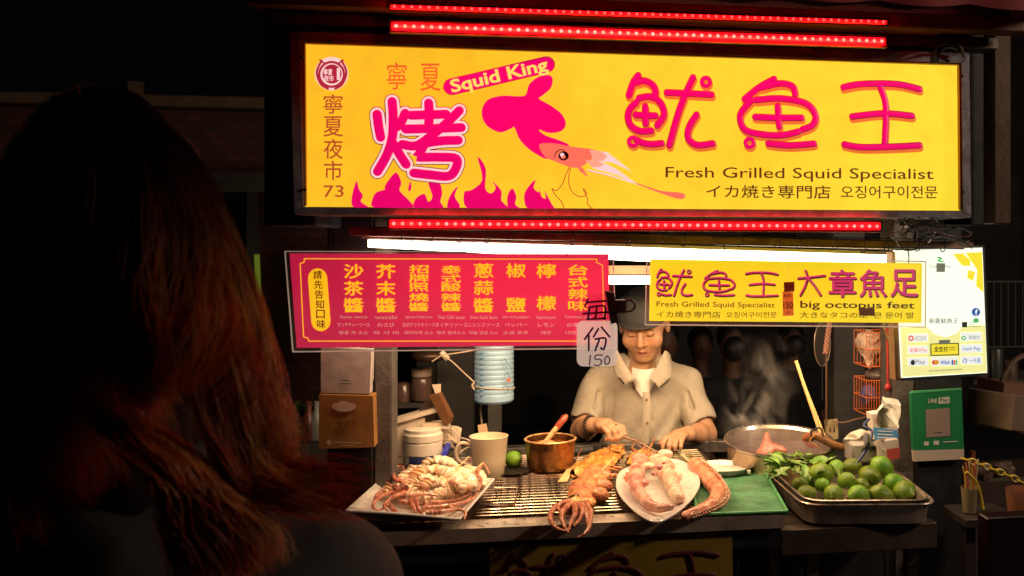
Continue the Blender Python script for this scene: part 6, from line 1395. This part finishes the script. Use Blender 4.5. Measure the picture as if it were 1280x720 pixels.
# ================================================================ the cook
FR = Pt(803, PPY, 3.5); FR.z = 0
RZm = Euler((0, 0, math.radians(-8))).to_matrix()
def Wm(x, y, z): return FR+RZm @ Vector((x, -y, 0))+Vector((0, 0, z))
skin = lambda v: (1, 1, 1)
HT = Pt(800.5, 420, 3.38)
RH = Euler((0, 0, math.radians(-16))).to_matrix() @ Euler((math.radians(20), 0, 0)).to_matrix() @ Euler((0, math.radians(-3), 0)).to_matrix()
HS = 1.06
def H(x, y, z): return HT+RH @ (Vector((x, -y, z))*HS)
def HE(x, y, z, r, k=.01, op='+'): return E_(H(x, y, z), (r[0]*HS, r[1]*HS, r[2]*HS), k, op, R=RH)
def HC(a, b, ra, rb=None, k=.01, op='+'): return C_(H(*a), H(*b), ra*HS, (ra if rb is None else rb)*HS, k, op)
hy = -.085       # head centre lies behind the face plane (y forward)
head = [HE(0, hy-.01, .026, (.080, .092, .080), .02), HE(0, hy+.03, -.042, (.066, .058, .060), .03), HE(0, hy+.060, -.096, (.032, .022, .020), .03),
        HE(-.044, hy+.056, -.028, (.027, .022, .026), .02), HE(.044, hy+.056, -.028, (.027, .022, .026), .02),
        HC((-.036, hy+.078, .026), (.036, hy+.078, .026), .012, k=.014),
        HE(-.031, hy+.098, .006, (.018, .016, .013), .012, '-'), HE(.031, hy+.098, .006, (.018, .016, .013), .012, '-'),
        HE(-.031, hy+.074, .005, (.0165, .013, .0115), .004), HE(.031, hy+.074, .005, (.0165, .013, .0115), .004),
        HC((0, hy+.084, .018), (0, hy+.104, -.026), .0085, .0125, .008), HE(-.013, hy+.092, -.031, (.009, .010, .008), .005), HE(.013, hy+.092, -.031, (.009, .010, .008), .005),
        HC((-.023, hy+.074, -.063), (0, hy+.086, -.0585), .0055, .0075, .005), HC((.023, hy+.074, -.063), (0, hy+.086, -.0585), .0055, .0075, .005),
        HC((-.018, hy+.075, -.074), (.018, hy+.075, -.074), .0075, k=.006),
        HC((-.027, hy+.090, -.0665), (.027, hy+.090, -.0665), .0042, k=.004, op='-'),
        HC((-.03, hy+.098, -.036), (-.036, hy+.088, -.058), .0045, k=.008, op='-'), HC((.03, hy+.098, -.036), (.036, hy+.088, -.058), .0045, k=.008, op='-'),
        HC((-.018, hy+.094, -.012), (-.040, hy+.085, -.014), .0035, k=.006, op='-'), HC((.018, hy+.094, -.012), (.040, hy+.085, -.014), .0035, k=.006, op='-'),
        HE(-.083, hy-.01, -.004, (.010, .018, .031), .008), HE(.083, hy-.01, -.004, (.010, .018, .031), .008),
        HE(-.092, hy-.004, -.002, (.006, .009, .017), .006, '-'), HE(.092, hy-.004, -.002, (.006, .009, .017), .006, '-')]
neck_b = Wm(.0, -.01, 1.12)
head += [C_(H(0, hy-.02, -.05), neck_b, .060, .064, .02), C_(H(.02, hy+.035, -.075), Wm(.012, .05, 1.135), .010, .012, .012)]
torso = [E_(Wm(0, -.03, .98), (.155, .10, .17), .04, R=RZm), E_(Wm(0, -.03, .80), (.15, .10, .16), .04, R=RZm), C_(Wm(-.11, -.02, 1.09), Wm(.115, -.02, 1.085), .048, k=.04)]
ShL, ShR = Wm(-.165, -.01, 1.10), Wm(.172, -.01, 1.095)
ElL, ElR = Wm(-.225, .05, .915), Wm(.235, .06, .905)
WrL, WrR = Wm(-.175, .235, .972), Wm(.165, .21, .935)
arms = [C_(ShL+Vector((0, 0, -.02)), ElL, .042, .043, .02), C_(ElL, ElL.lerp(WrL, .45), .043, .037, .012), C_(ElL.lerp(WrL, .45), WrL, .037, .0255, .012), C_(ShR+Vector((0, 0, -.02)), ElR, .042, .043, .02), C_(ElR, ElR.lerp(WrR, .45), .043, .037, .012), C_(ElR.lerp(WrR, .45), WrR, .037, .0255, .012)]
# left-of-picture hand: palm down gripping tongs, fingers wrapping forward and down
PLm = Wm(-.125, .275, .978)
hands = [C_(WrL, PLm, .026, .027, .012), E_(PLm, (.042, .034, .021), .01, R=(RZm @ Euler((0, .1, .35)).to_matrix()))]
fng = [[(-.098, .296, .986), (-.068, .300, .976), (-.060, .312, .955), (-.074, .316, .944)], [(-.105, .305, .985), (-.076, .314, .972), (-.070, .322, .950), (-.086, .324, .940)],
       [(-.118, .312, .983), (-.094, .326, .968), (-.089, .328, .947), (-.103, .326, .938)], [(-.134, .312, .979), (-.116, .328, .964), (-.112, .330, .947), (-.122, .326, .940)]]
for f, r0 in zip(fng, (.0095, .0098, .0094, .0082)): hands += chain([Wm(*p) for p in f], [r0*1.05, r0, r0*.92, r0*.82], .0035)
hands += chain([Wm(-.105, .262, .972), Wm(-.082, .272, .958), Wm(-.062, .290, .950)], [.012, .0105, .0088], .005)
# right-of-picture hand: relaxed, fingers pointing down and towards the food
PRm = Wm(.125, .255, .935)
hands += [C_(WrR, PRm, .026, .025, .012), E_(PRm, (.04, .033, .02), .01, R=(RZm @ Euler((0, -.15, -.4)).to_matrix()))]
fng = [[(.103, .283, .942), (.083, .303, .938), (.074, .316, .922), (.073, .320, .908)], [(.116, .290, .941), (.100, .315, .936), (.094, .328, .920), (.094, .330, .906)],
       [(.130, .290, .938), (.119, .316, .931), (.114, .328, .916), (.115, .328, .904)], [(.144, .284, .933), (.138, .306, .926), (.134, .317, .913), (.135, .317, .904)]]
for f, r0 in zip(fng, (.0094, .0098, .0094, .0082)): hands += chain([Wm(*p) for p in f], [r0*1.05, r0, r0*.92, r0*.8], .0035)
hands += chain([Wm(.105, .25, .930), Wm(.082, .268, .925), Wm(.066, .288, .918)], [.0125, .0105, .0085], .005)
legs = [C_(Wm(-.09, -.03, .72), Wm(-.10, -.02, .42), .075, .052, .02), C_(Wm(-.10, -.02, .42), Wm(-.10, -.04, .08), .05, .036, .015), C_(Wm(.09, -.03, .72), Wm(.10, -.02, .42), .075, .052, .02), C_(Wm(.10, -.02, .42), Wm(.10, -.04, .08), .05, .036, .015),
        C_(Wm(-.10, -.06, .04), Wm(-.11, .10, .03), .036, .03, .02), C_(Wm(.10, -.06, .04), Wm(.11, .10, .03), .036, .03, .02)]
cook = thing('person', 'man in a grey cap and beige short-sleeved shirt cooking behind the grill with tongs', 'person', FR)
bm = sdf(head+torso+arms+hands+legs, .0034, smooth=1)
V = np.array(bm.v)
def headlocal(V): return (V-np.array(HT)) @ np.array(RH)
HL = headlocal(V); X_, Yf, Z_ = HL[:, 0]/HS, -HL[:, 1]/HS, HL[:, 2]/HS
base = np.tile(np.array([.50, .27, .15]), (len(V), 1))
def blend(mask, col, a): 
    global base
    base = base*(1-(mask*a)[:, None])+np.array(col)*(mask*a)[:, None]
g3_ = lambda x, y, z, sx, sy, sz: np.exp(-((X_-x)/sx)**2-((Yf-y)/sy)**2-((Z_-z)/sz)**2)
blend(g3_(0, hy+.09, -.068, .026, .03, .009), (.34, .09, .065), .85); blend(g3_(0, hy+.11, -.02, .016, .03, .02), (.55, .2, .1), .5)
blend(np.clip(g3_(-.038, hy+.07, -.028, .02, .03, .018)+g3_(.038, hy+.07, -.028, .02, .03, .018), 0, 1), (.55, .2, .1), .4)
blend(np.clip(g3_(-.031, hy+.09, -.0035, .015, .03, .0024)+g3_(.031, hy+.09, -.0035, .017, .03, .0038), 0, 1), (.03, .012, .008), .98)   # lash lines of the lowered lids
blend(np.clip(g3_(-.033, hy+.09, .025, .018, .03, .004)+g3_(.033, hy+.09, .025, .019, .03, .0055), 0, 1), (.07, .04, .03), .85)      # brows
blend(g3_(0, hy+.09, -.0665, .025, .03, .0022), (.12, .03, .02), .8)
blend(np.clip(g3_(-.034, hy+.086, -.047, .004, .02, .014)+g3_(.034, hy+.086, -.047, .005, .02, .016), 0, 1), (.26, .10, .05), .7)
for dz, dy in ((-.016, .9), (-.021, .85)): blend(np.clip(g3_(-.033, hy+.09, dz, .014, .03, .0022)+g3_(.033, hy+.09, dz, .014, .03, .0022), 0, 1), (.27, .11, .06), .55)
blend(np.clip(g3_(0, hy+.08, .036, .04, .03, .0022), 0, 1), (.3, .13, .07), .5)
blend(np.clip(g3_(-.048, hy+.07, -.055, .004, .03, .02)+g3_(.048, hy+.07, -.055, .004, .03, .02), 0, 1), (.3, .13, .07), .5)
blend(np.clip(g3_(0, hy+.08, -.083, .02, .02, .003), 0, 1), (.28, .11, .06), .5)
M_skin = mat('aged_skin', (1, 1, 1), .48, attr=True, vary=.16, vscale=55, bump=.22, bscale=220, sss=.12)
part('body', bm, M_skin, cook, cols=[(*c, 1) for c in base.tolist()], autosm=False)
# shirt
sh = [E_(Wm(0, -.03, .98), (.165, .125, .20), .04, R=RZm), E_(Wm(0, -.025, .82), (.172, .13, .2), .04, R=RZm), C_(Wm(-.125, -.015, 1.095), Wm(.135, -.015, 1.09), .068, k=.05), C_(Wm(-.05, -.02, 1.13), Wm(.05, -.02, 1.13), .062, k=.04),
      C_(ShL+Vector((0, 0, -.005)), ElL.lerp(ShL, .05), .056, .064, .014), C_(ShR+Vector((0, 0, -.005)), ElR.lerp(ShR, .05), .056, .066, .014)]
nb_ = Wm(-.003, .085, 1.150)
sh += [E_(Wm(-.003, .06, 1.15), (.050, .07, .062), .012, '-', R=RZm), C_(Wm(-.003, .14, 1.13), Wm(.004, .14, 1.035), .040, .006, .008, '-'), C_(Wm(0, -.02, 1.12), Wm(-.01, -.02, 1.3), .063, .063, .01, '-')]
def cut_sleeve(E, S, W):   # flat sleeve end: carve beyond the elbow
    d = (E-S).normalized(); return [C_(E+d*.045+(W-E)*.0, E+d*.17, .100, .12, .006, '-'), C_(E, W, .054, .048, .006, '-')]
for a_, b_, r_ in (((.118, .068, 1.05), (.135, .062, .90), .011), ((-.115, .068, 1.05), (-.135, .055, .90), .011), ((.03, .105, .97), (.10, .085, .90), .008), ((.02, .105, 1.02), (.09, .085, 1.06), .007), ((-.03, .106, .96), (-.10, .086, .91), .008), ((-.025, .105, 1.01), (-.09, .085, 1.05), .007),
                   ((.195, .045, 1.05), (.225, .07, .95), .008), ((-.19, .045, 1.05), (-.215, .07, .95), .008), ((.17, .055, 1.06), (.195, .08, .97), .007), ((-.165, .055, 1.06), (-.185, .08, .97), .007), ((.05, .11, .93), (.07, .105, .84), .008), ((-.06, .11, .94), (-.07, .105, .84), .008)):
    sh.append(C_(Wm(*a_), Wm(*b_), r_, r_*.5, .012, '-'))
sh += cut_sleeve(ElL, ShL, WrL)+cut_sleeve(ElR, ShR, WrR)
def folds(X, Y, Z):
    return 1.9*(.0042*np.sin(X*38+Z*16+3*np.sin(Z*9+X*4))*np.sin(Z*11+Y*20+X*9)+.003*np.sin(Z*55-X*62+2*np.sin(X*17)+Y*30)*np.clip((1.08-Z)*5, 0, 1)+.002*np.sin(X*120+Z*70+Y*60)*np.clip((1.0-Z)*5, 0, 1))
sm = sdf(sh, .005, disp=folds, smooth=1)
M_shirt = mat('beige_shirt_cloth', (.40, .345, .265), .8, vary=.10, vscale=60, bump=.3, bscale=500)
part('shirt', sm, M_shirt, cook, autosm=False)
# collar, white undershirt, placket, buttons
for inn, out in (([(771, 436), (779, 451), (788, 465), (794, 474)], [(765, 440), (766, 456), (771, 469), (780, 480)]), ([(831, 438), (825, 450), (819, 463), (812, 474)], [(838, 443), (840, 458), (838, 472), (825, 484)])):
    m = MB(); ts = [3.385, 3.365, 3.352, 3.345]; I_ = cr([Pt(x, y, t) for (x, y), t in zip(inn, ts)], 5); O_ = cr([Pt(x, y, t+.022-.006*k) for k, ((x, y), t) in enumerate(zip(out, ts))], 5); n_ = len(I_)-1
    m.grid(lambda u, v: I_[round(u*n_)].lerp(O_[round(u*n_)], v)+Vector((0, -.010*math.sin(math.pi*v)-.004*v, .004*math.sin(math.pi*v))), n_, 5, thick=.004)
    part('collar', m, M_shirt, cook, autosm=False)
m = MB(); m.grid(lambda u, v: Pt(790+31*u+(0 if v < .4 else (v-.4)*18*(.45-u)), 459+36*v*(1-.5*abs(u-.45))+3*math.sin(u*3.1), 3.385-.018*math.sin(u*3.1)), 12, 10)
part('undershirt', m, mat('white_cotton', (.75, .7, .62), .8, bump=.4, bscale=60), cook, autosm=False)
m = MB(); m.grid(lambda u, v: Pt(803+9*u+1.2*math.sin(v*5), 490+64*v, 3.345-.004*math.sin(u*3.1)-.012*math.sin(v*2.5)), 6, 24, thick=.002); part('placket', m, M_shirt, cook)
for x, y in ((803+5, 500), (804+5, 529)):
    m = MB(); m.lathe([(.001, 0), (.0048, 0), (.0048, .002), (.001, .002)], Pt(x, y, 3.315), 12, M=Euler((math.pi/2, 0, 0)).to_matrix()); part('button', m, mat('brown_button', (.1, .06, .04), .35), cook)
# trousers and shoes
tr_ = [C_(Wm(-.09, -.03, .76), Wm(-.10, -.02, .42), .10, .075, .03), C_(Wm(-.10, -.02, .42), Wm(-.10, -.04, .10), .075, .062, .02), C_(Wm(.09, -.03, .76), Wm(.10, -.02, .42), .10, .075, .03), C_(Wm(.10, -.02, .42), Wm(.10, -.04, .10), .075, .062, .02), E_(Wm(0, -.03, .76), (.165, .12, .1), .03, R=RZm)]
part('trousers', sdf(tr_, .009), mat('dark_trousers', (.03, .03, .035), .8), cook, autosm=False)
# cap
def hcap():
    m = MB(); N_ = 40; rings = []
    def ring(z, rx, ry, y0): return [H(rx*math.cos(a), hy+y0+ry*math.sin(a), z) for a in [2*math.pi*k/N_ for k in range(N_)]]
    lv = [(.036, .089, .104, -.008), (.05, .091, .106, -.008), (.075, .089, .103, -.01), (.1, .079, .091, -.012), (.118, .060, .068, -.014), (.128, .032, .038, -.016), (.131, .003, .004, -.016)]
    vs = []
    for l in lv: vs += ring(*l)
    m.add(vs, [(i*N_+k, i*N_+(k+1) % N_, (i+1)*N_+(k+1) % N_, (i+1)*N_+k) for i in range(len(lv)-1) for k in range(N_)])
    return m
M_cap2 = mat('charcoal_cap_cloth', (.055, .052, .05), .8, vary=.15, bump=.3, bscale=400)
cp_ = part('cap', hcap(), M_cap2, cook, autosm=False)
def brim(u, v, dz=0):
    a = math.pi*(.08+.84*u); r = 1+.0*v; x = .086*math.cos(a)*(1-.06*v); y = hy-.004+.098*math.sin(a)+.040*v*math.sin(a)**.8
    z = .053-.004*v-.020*(math.cos(a)**2)*(.4+.6*v)+dz
    return H(x, y, z)
m = MB(); m.grid(brim, 26, 8, thick=.003); part('brim', m, M_cap2, cp_, autosm=False)
# grey sideburn hair
m = MB(); rnd = random.Random(2)
for i in range(150):
    s_ = rnd.choice((-1, 1)); z = rnd.uniform(-.012, .034); y = hy+rnd.uniform(-.05, .022); a = H(s_*(.0815+.003*rnd.random()), y, z); m.tube([a, a+RH @ Vector((s_*.002, .006, -.010))], .0007, 3)
part('hair', m, mat('grey_hair', (.3, .28, .26), .6), cook)
# bracelet and ring
m = MB(); d = (PLm-WrL).normalized(); bc = WrL+d*-.012; u_ = d.orthogonal().normalized(); v_ = d.cross(u_)
for k in range(18):
    a = 2*math.pi*k/18; m.sphere(bc+(u_*math.cos(a)+v_*math.sin(a))*.0315, .0058, 8, 6)
part('bracelet', m, mat('dark_beads', (.03, .015, .01), .25), cook)
m = MB(); f0, f1 = Wm(-.105, .305, .985), Wm(-.076, .314, .972); d = (f1-f0).normalized(); u_ = d.orthogonal().normalized(); v_ = d.cross(u_); c = f0.lerp(f1, .45)
m.tube([c+(u_*math.cos(a)+v_*math.sin(a))*.0108 for a in np.linspace(0, 2*math.pi, 18)[:-1]], .0018, 6, closed=True); part('ring', m, mat('gold_metal', (.6, .38, .12), .3, .9), cook)
# tongs in his hand
tg = thing('tongs', 'long steel tongs held by the cook, tips on the small grilled squid', 'tongs', Wm(-.09, .3, .95))
hp = Wm(-.083, .312, .957)
for k, (x, y, z) in enumerate(((824, 566, CT+.03), (805, 562, CT+.035))):
    b = Pz(x, y, z); a = hp+Vector((-.02+.004*k, .01, .025-.008*k)); m = MB(); m.tube([a, hp+Vector((0, -.004, -.006*k)), hp.lerp(b, .5)+Vector((0, 0, .006)), b], [.004, .0045, .0042, .003], 8); part('arm', m, mat('tong_metal', (.3, .2, .14), .3, .9), tg)

# ================================================================ the woman in front, seen from behind, left
def Fw(px, py, t): return Pt(px, py, t)
wm = thing('person', 'person with long dark reddish hair seen from behind in the left foreground', 'person', Fw(170, 720, .95)-Vector((0, 0, 1.2)))
hc = Fw(130, 250, .95)
mp_ = .95/FPX
pr = [E_(hc+Vector((0, .03, 0)), (.072, .09, .10), .03), C_(hc+Vector((.0, 0, -.06)), Fw(140, 560, .95), .055, .06, .03), C_(Fw(-60, 760, .93), Fw(395, 735, 1.0), .10, .075, .06), E_(Fw(170, 900, .97), (.19, .12, .25), .06),
      C_(Fw(395, 735, 1.0), Fw(450, 960, 1.0), .07, .05, .03), C_(Fw(-60, 760, .93), Fw(-120, 960, .93), .07, .05, .03), E_(Fw(170, 1250, .97), (.18, .13, .3), .08),
      C_(Fw(90, 1450, .97), Fw(90, 2200, .97), .10, .05, .05), C_(Fw(260, 1450, .97), Fw(260, 2200, .97), .10, .05, .05)]
bm = sdf(pr, .008); bm.v = [(v[0], v[1], max(v[2], .01)) for v in bm.v]
part('body', bm, mat('shadowed_skin', (.42, .2, .12), .5), wm, autosm=False)
sh = [C_(Fw(-60, 768, .93), Fw(392, 745, 1.0), .112, .088, .06), E_(Fw(170, 900, .97), (.205, .135, .27), .06), C_(Fw(392, 745, 1.0), Fw(450, 960, 1.0), .084, .068, .03), C_(Fw(-60, 768, .93), Fw(-120, 960, .93), .084, .065, .03), E_(Fw(170, 1250, .97), (.19, .14, .3), .08), C_(Fw(140, 640, .95), Fw(150, 760, .95), .07, .1, .04)]
bm = sdf(sh, .007, disp=lambda X, Y, Z: .0025*np.sin(X*50+Z*30)*np.sin(Z*33+Y*40))
part('shirt', bm, mat('dark_grey_tshirt', (.045, .04, .038), .9, vary=.2, bump=.06, bscale=500), wm, autosm=False)
# forearm catching a little light at the very bottom left
pr = chain([Fw(-80, 740, .80), Fw(40, 712, .80), Fw(135, 694, .82)], [.032, .026, .016], .01)+chain([Fw(135, 694, .82), Fw(160, 690, .83)], [.016, .009], .006)
# hair: shell beneath, strands over it
hairsh = [E_(hc+Vector((-.004, .03, 0)), (.088, .11, .112), .04), C_(Fw(140, 280, .99), Fw(160, 420, .98), .085, .085, .05), C_(Fw(140, 420, .98), Fw(170, 545, .97), .075, .05, .05), C_(Fw(90, 350, .97), Fw(80, 640, .95), .09, .07, .05), C_(Fw(180, 560, .97), Fw(230, 610, .95), .04, .02, .03), C_(Fw(160, 600, .93), Fw(210, 740, .93), .04, .03, .04), C_(Fw(10, 500, .95), Fw(20, 700, .95), .09, .06, .04)]
bm = sdf(hairsh, .008, disp=lambda X, Y, Z: .003*np.sin(X*90+Z*10)*np.sin(Z*15))
hr = part('hair', bm, mat('dark_hair_mass', (.012, .005, .004), .9, spec=.08), wm, autosm=False)
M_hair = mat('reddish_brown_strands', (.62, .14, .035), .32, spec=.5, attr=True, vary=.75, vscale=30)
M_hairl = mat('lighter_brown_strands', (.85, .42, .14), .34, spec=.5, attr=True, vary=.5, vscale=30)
# guides in drawing order: polylines (px, py, t)
gd = {
 'main': [[(70, 120, .96), (10, 200, .89), (-25, 350, .86), (-10, 520, .86), (30, 700, .87)],
          [(95, 108, .96), (65, 200, .88), (45, 330, .84), (60, 500, .83), (110, 640, .85)],
          [(118, 104, .96), (120, 200, .86), (115, 320, .83), (130, 430, .82), (190, 560, .84)],
          [(138, 106, .96), (175, 200, .87), (190, 310, .84), (180, 400, .82), (215, 500, .84)],
          [(150, 110, .97), (205, 195, .89), (245, 300, .87), (235, 410, .83), (190, 500, .83)],
          [(160, 112, .98), (232, 208, .91), (280, 320, .90), (288, 420, .87), (225, 500, .84)],
          [(172, 118, 1.0), (258, 215, .95), (306, 340, .94), (346, 460, .92), (352, 556, .90), (372, 596, .89), (392, 588, .89)]],
 'lower': [[(250, 330, .90), (300, 430, .88), (320, 520, .88), (330, 580, .88), (372, 604, .88), (388, 592, .88)],
           [(240, 350, .89), (272, 450, .87), (290, 540, .87), (320, 592, .87), (372, 610, .87)],
           [(215, 380, .86), (240, 470, .86), (262, 545, .86), (292, 600, .86), (350, 618, .87), (400, 640, .88)],
           [(270, 330, .93), (330, 440, .92), (358, 530, .91), (352, 590, .90), (330, 612, .89)]],
 'tail': [[(150, 500, .85), (190, 545, .84), (238, 590, .84), (262, 650, .85), (300, 715, .86)],
          [(110, 510, .84), (150, 560, .83), (200, 610, .83), (225, 680, .84), (240, 760, .85)],
          [(180, 520, .85), (232, 560, .85), (280, 610, .85), (320, 650, .86), (345, 700, .87)]]}
def strands(groups, n, rad, jit, seed, clump=60):
    rnd = random.Random(seed); m = MB()
    gs_ = {k: [cr([Fw(*p) for p in g], 5) for g in v] for k, v in gd.items()}
    def samp(path, u):
        x = u*(len(path)-1); i = min(int(x), len(path)-2); return path[i].lerp(path[i+1], x-i)
    for g in groups:
        G_ = gs_[g]; clumps = [(rnd.random()*(len(G_)-1), rnd.gauss(0, 1), rnd.random()) for _ in range(clump)]
        for i in range(n):
            cu, co, cph = clumps[rnd.randrange(clump)]
            q = min(max(cu+rnd.gauss(0, .12), 0), len(G_)-1.0001); k = int(q); f = q-k
            dep = rnd.gauss(0, 1); e = rnd.uniform(.82, 1.0); s0 = rnd.uniform(0, .12) if g == 'main' else rnd.uniform(0, .3)
            o1, o2 = rnd.gauss(0, 1), rnd.gauss(0, 1); pts = []
            for j in range(15):
                u = s0+(e-s0)*j/14; p = samp(G_[k], u).lerp(samp(G_[k+1], u), f)
                wv = (.0105*u**1.4*math.sin(u*15+cph*5) if g == 'main' else .011*u*math.sin(u*12+cph*5))+jit*(u**1.5)*o1*.6+.0016*math.sin(u*14+o2*3)
                pts.append(p+Vector((wv+co*.004*u, dep*.005, jit*u*o2*.35)))
            m.tube(pts, [rad*.8, rad, rad, rad*.7, rad*.25], 3, cap=False)
    return m
def hair_glow(m, col, f):
    N = m.node_tree.nodes; L = m.node_tree.links; t = N.new('ShaderNodeBsdfTranslucent'); x = N.new('ShaderNodeMixShader'); x.inputs[0].default_value = f
    a = N.new('ShaderNodeAttribute'); a.attribute_name = 'Col'; mx = N.new('ShaderNodeMix'); mx.data_type = 'RGBA'; mx.blend_type = 'MULTIPLY'; mx.inputs[0].default_value = 1; L.new(a.outputs['Color'], mx.inputs[6]); mx.inputs[7].default_value = (*col, 1); L.new(mx.outputs[2], t.inputs[0])
    L.new(N['Principled BSDF'].outputs[0], x.inputs[1]); L.new(t.outputs[0], x.inputs[2]); L.new(x.outputs[0], N['Material Output'].inputs['Surface'])
hair_glow(M_hair, (.95, .30, .08), .5); hair_glow(M_hairl, (.98, .6, .25), .45)
def crown_shade(mb):   # shade over the crown painted into the strand colour by height
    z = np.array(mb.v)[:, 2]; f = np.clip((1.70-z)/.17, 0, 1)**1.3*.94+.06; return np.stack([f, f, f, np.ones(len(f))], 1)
def hair_part(mb, mt): part('strands', mb, mt, hr, autosm=False, kind='stuff', cols=crown_shade(mb))
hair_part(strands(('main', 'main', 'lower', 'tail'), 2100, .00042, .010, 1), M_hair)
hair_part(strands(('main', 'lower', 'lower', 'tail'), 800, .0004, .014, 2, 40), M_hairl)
# flyaway ends over the shoulder
m = MB(); rnd = random.Random(6)
for i in range(420):
    a = Fw(rnd.uniform(285, 390), rnd.uniform(580, 640), .885); x = rnd.uniform(20, 95); y = rnd.uniform(-12, 22); c = rnd.uniform(-12, 8)
    b = a+Vector((x*mp_, -.005, -y*mp_)); m.tube(cr([a, a.lerp(b, .5)+Vector((0, 0, -c*mp_)), b], 4), [.0005, .0004, .0001], 3, cap=False)
part('stray_strands', m, M_hair, hr, autosm=False, kind='stuff', cols=crown_shade(m))

# ================================================================ people in the dark behind
M_dsk = mat('dim_skin', (.10, .045, .028), .6); M_dsh = mat('black_shirt', (.012, .012, .014), .8); M_dsh2 = mat('dim_shirt', (.06, .045, .04), .8)
def bystander(px, py, t, label, shirt, lean=0.0, back=False):
    """py is the head centre"""
    hc_ = Pt(px, py, t); k = 1.0; t_ = thing('person', label, 'person', Vector((hc_.x, hc_.y, 0)))
    z = hc_.z; x = hc_.x; y = hc_.y; l = lean
    pr = [E_((x, y, z), (.075, .09, .11), .02), C_((x, y, z-.08), (x+l*.3, y, z-.2), .05, .055, .02), E_((x, y-.09, z-.02), (.012, .02, .016), .01), C_((x-.16+l, y, z-.27), (x+.16+l, y, z-.27), .055, k=.04), E_((x+l, y, z-.45), (.16, .1, .25), .05), E_((x+l, y, z-.75), (.15, .11, .15), .05),
          C_((x-.18+l, y, z-.28), (x-.22+l, y-.02, z-.55), .045, .038, .02), C_((x-.22+l, y-.02, z-.55), (x-.16+l, y-.18, z-.68), .036, .026, .02), C_((x+.18+l, y, z-.28), (x+.23+l, y-.02, z-.55), .045, .038, .02), C_((x+.23+l, y-.02, z-.55), (x+.2+l, y-.12, z-.75), .036, .026, .02),
          C_((x-.09+l, y, z-.85), (x-.1+l, y, .06), .085, .045, .03), C_((x+.09+l, y, z-.85), (x+.1+l, y, .06), .085, .045, .03)]
    part('body', sdf(pr, .012), M_dsk, t_, autosm=False)
    pr = [C_((x-.15+l, y, z-.275), (x+.15+l, y, z-.275), .072, k=.05), E_((x+l, y, z-.46), (.185, .125, .28), .05), C_((x-.17+l, y, z-.29), (x-.20+l, y-.01, z-.44), .065, .06, .03), C_((x+.17+l, y, z-.29), (x+.21+l, y-.01, z-.44), .065, .06, .03)]
    part('shirt', sdf(pr, .012), shirt, t_, autosm=False)
    part('hair', sdf([E_((x, y+.02, z+.035), (.088, .095, .095), .02), E_((x, y-.085, z-.03), (.07, .05, .07), .02, '+' if back else '-')], .01), mat('black_hair', (.008, .007, .007), .5), t_, autosm=False)
    pr = [C_((x-.09+l, y, z-.83), (x-.1+l, y, .12), .10, .065, .03), C_((x+.09+l, y, z-.83), (x+.1+l, y, .12), .10, .065, .03)]
    part('trousers', sdf(pr, .014), M_dsh, t_, autosm=False)
bystander(915, 428, 5.4, 'person in a black shirt standing in the dark behind the cook', M_dsh, .02, True)
bystander(830, 428, 5.0, 'person half hidden behind the cook\'s ear, dim face only', M_dsh2)
bystander(876, 432, 6.2, 'person in a dim patterned shirt farther back beside the black shirted one', M_dsh2)
bystander(990, 425, 6.4, 'distant dark person behind the steam of the stock pot', M_dsh, 0, True)
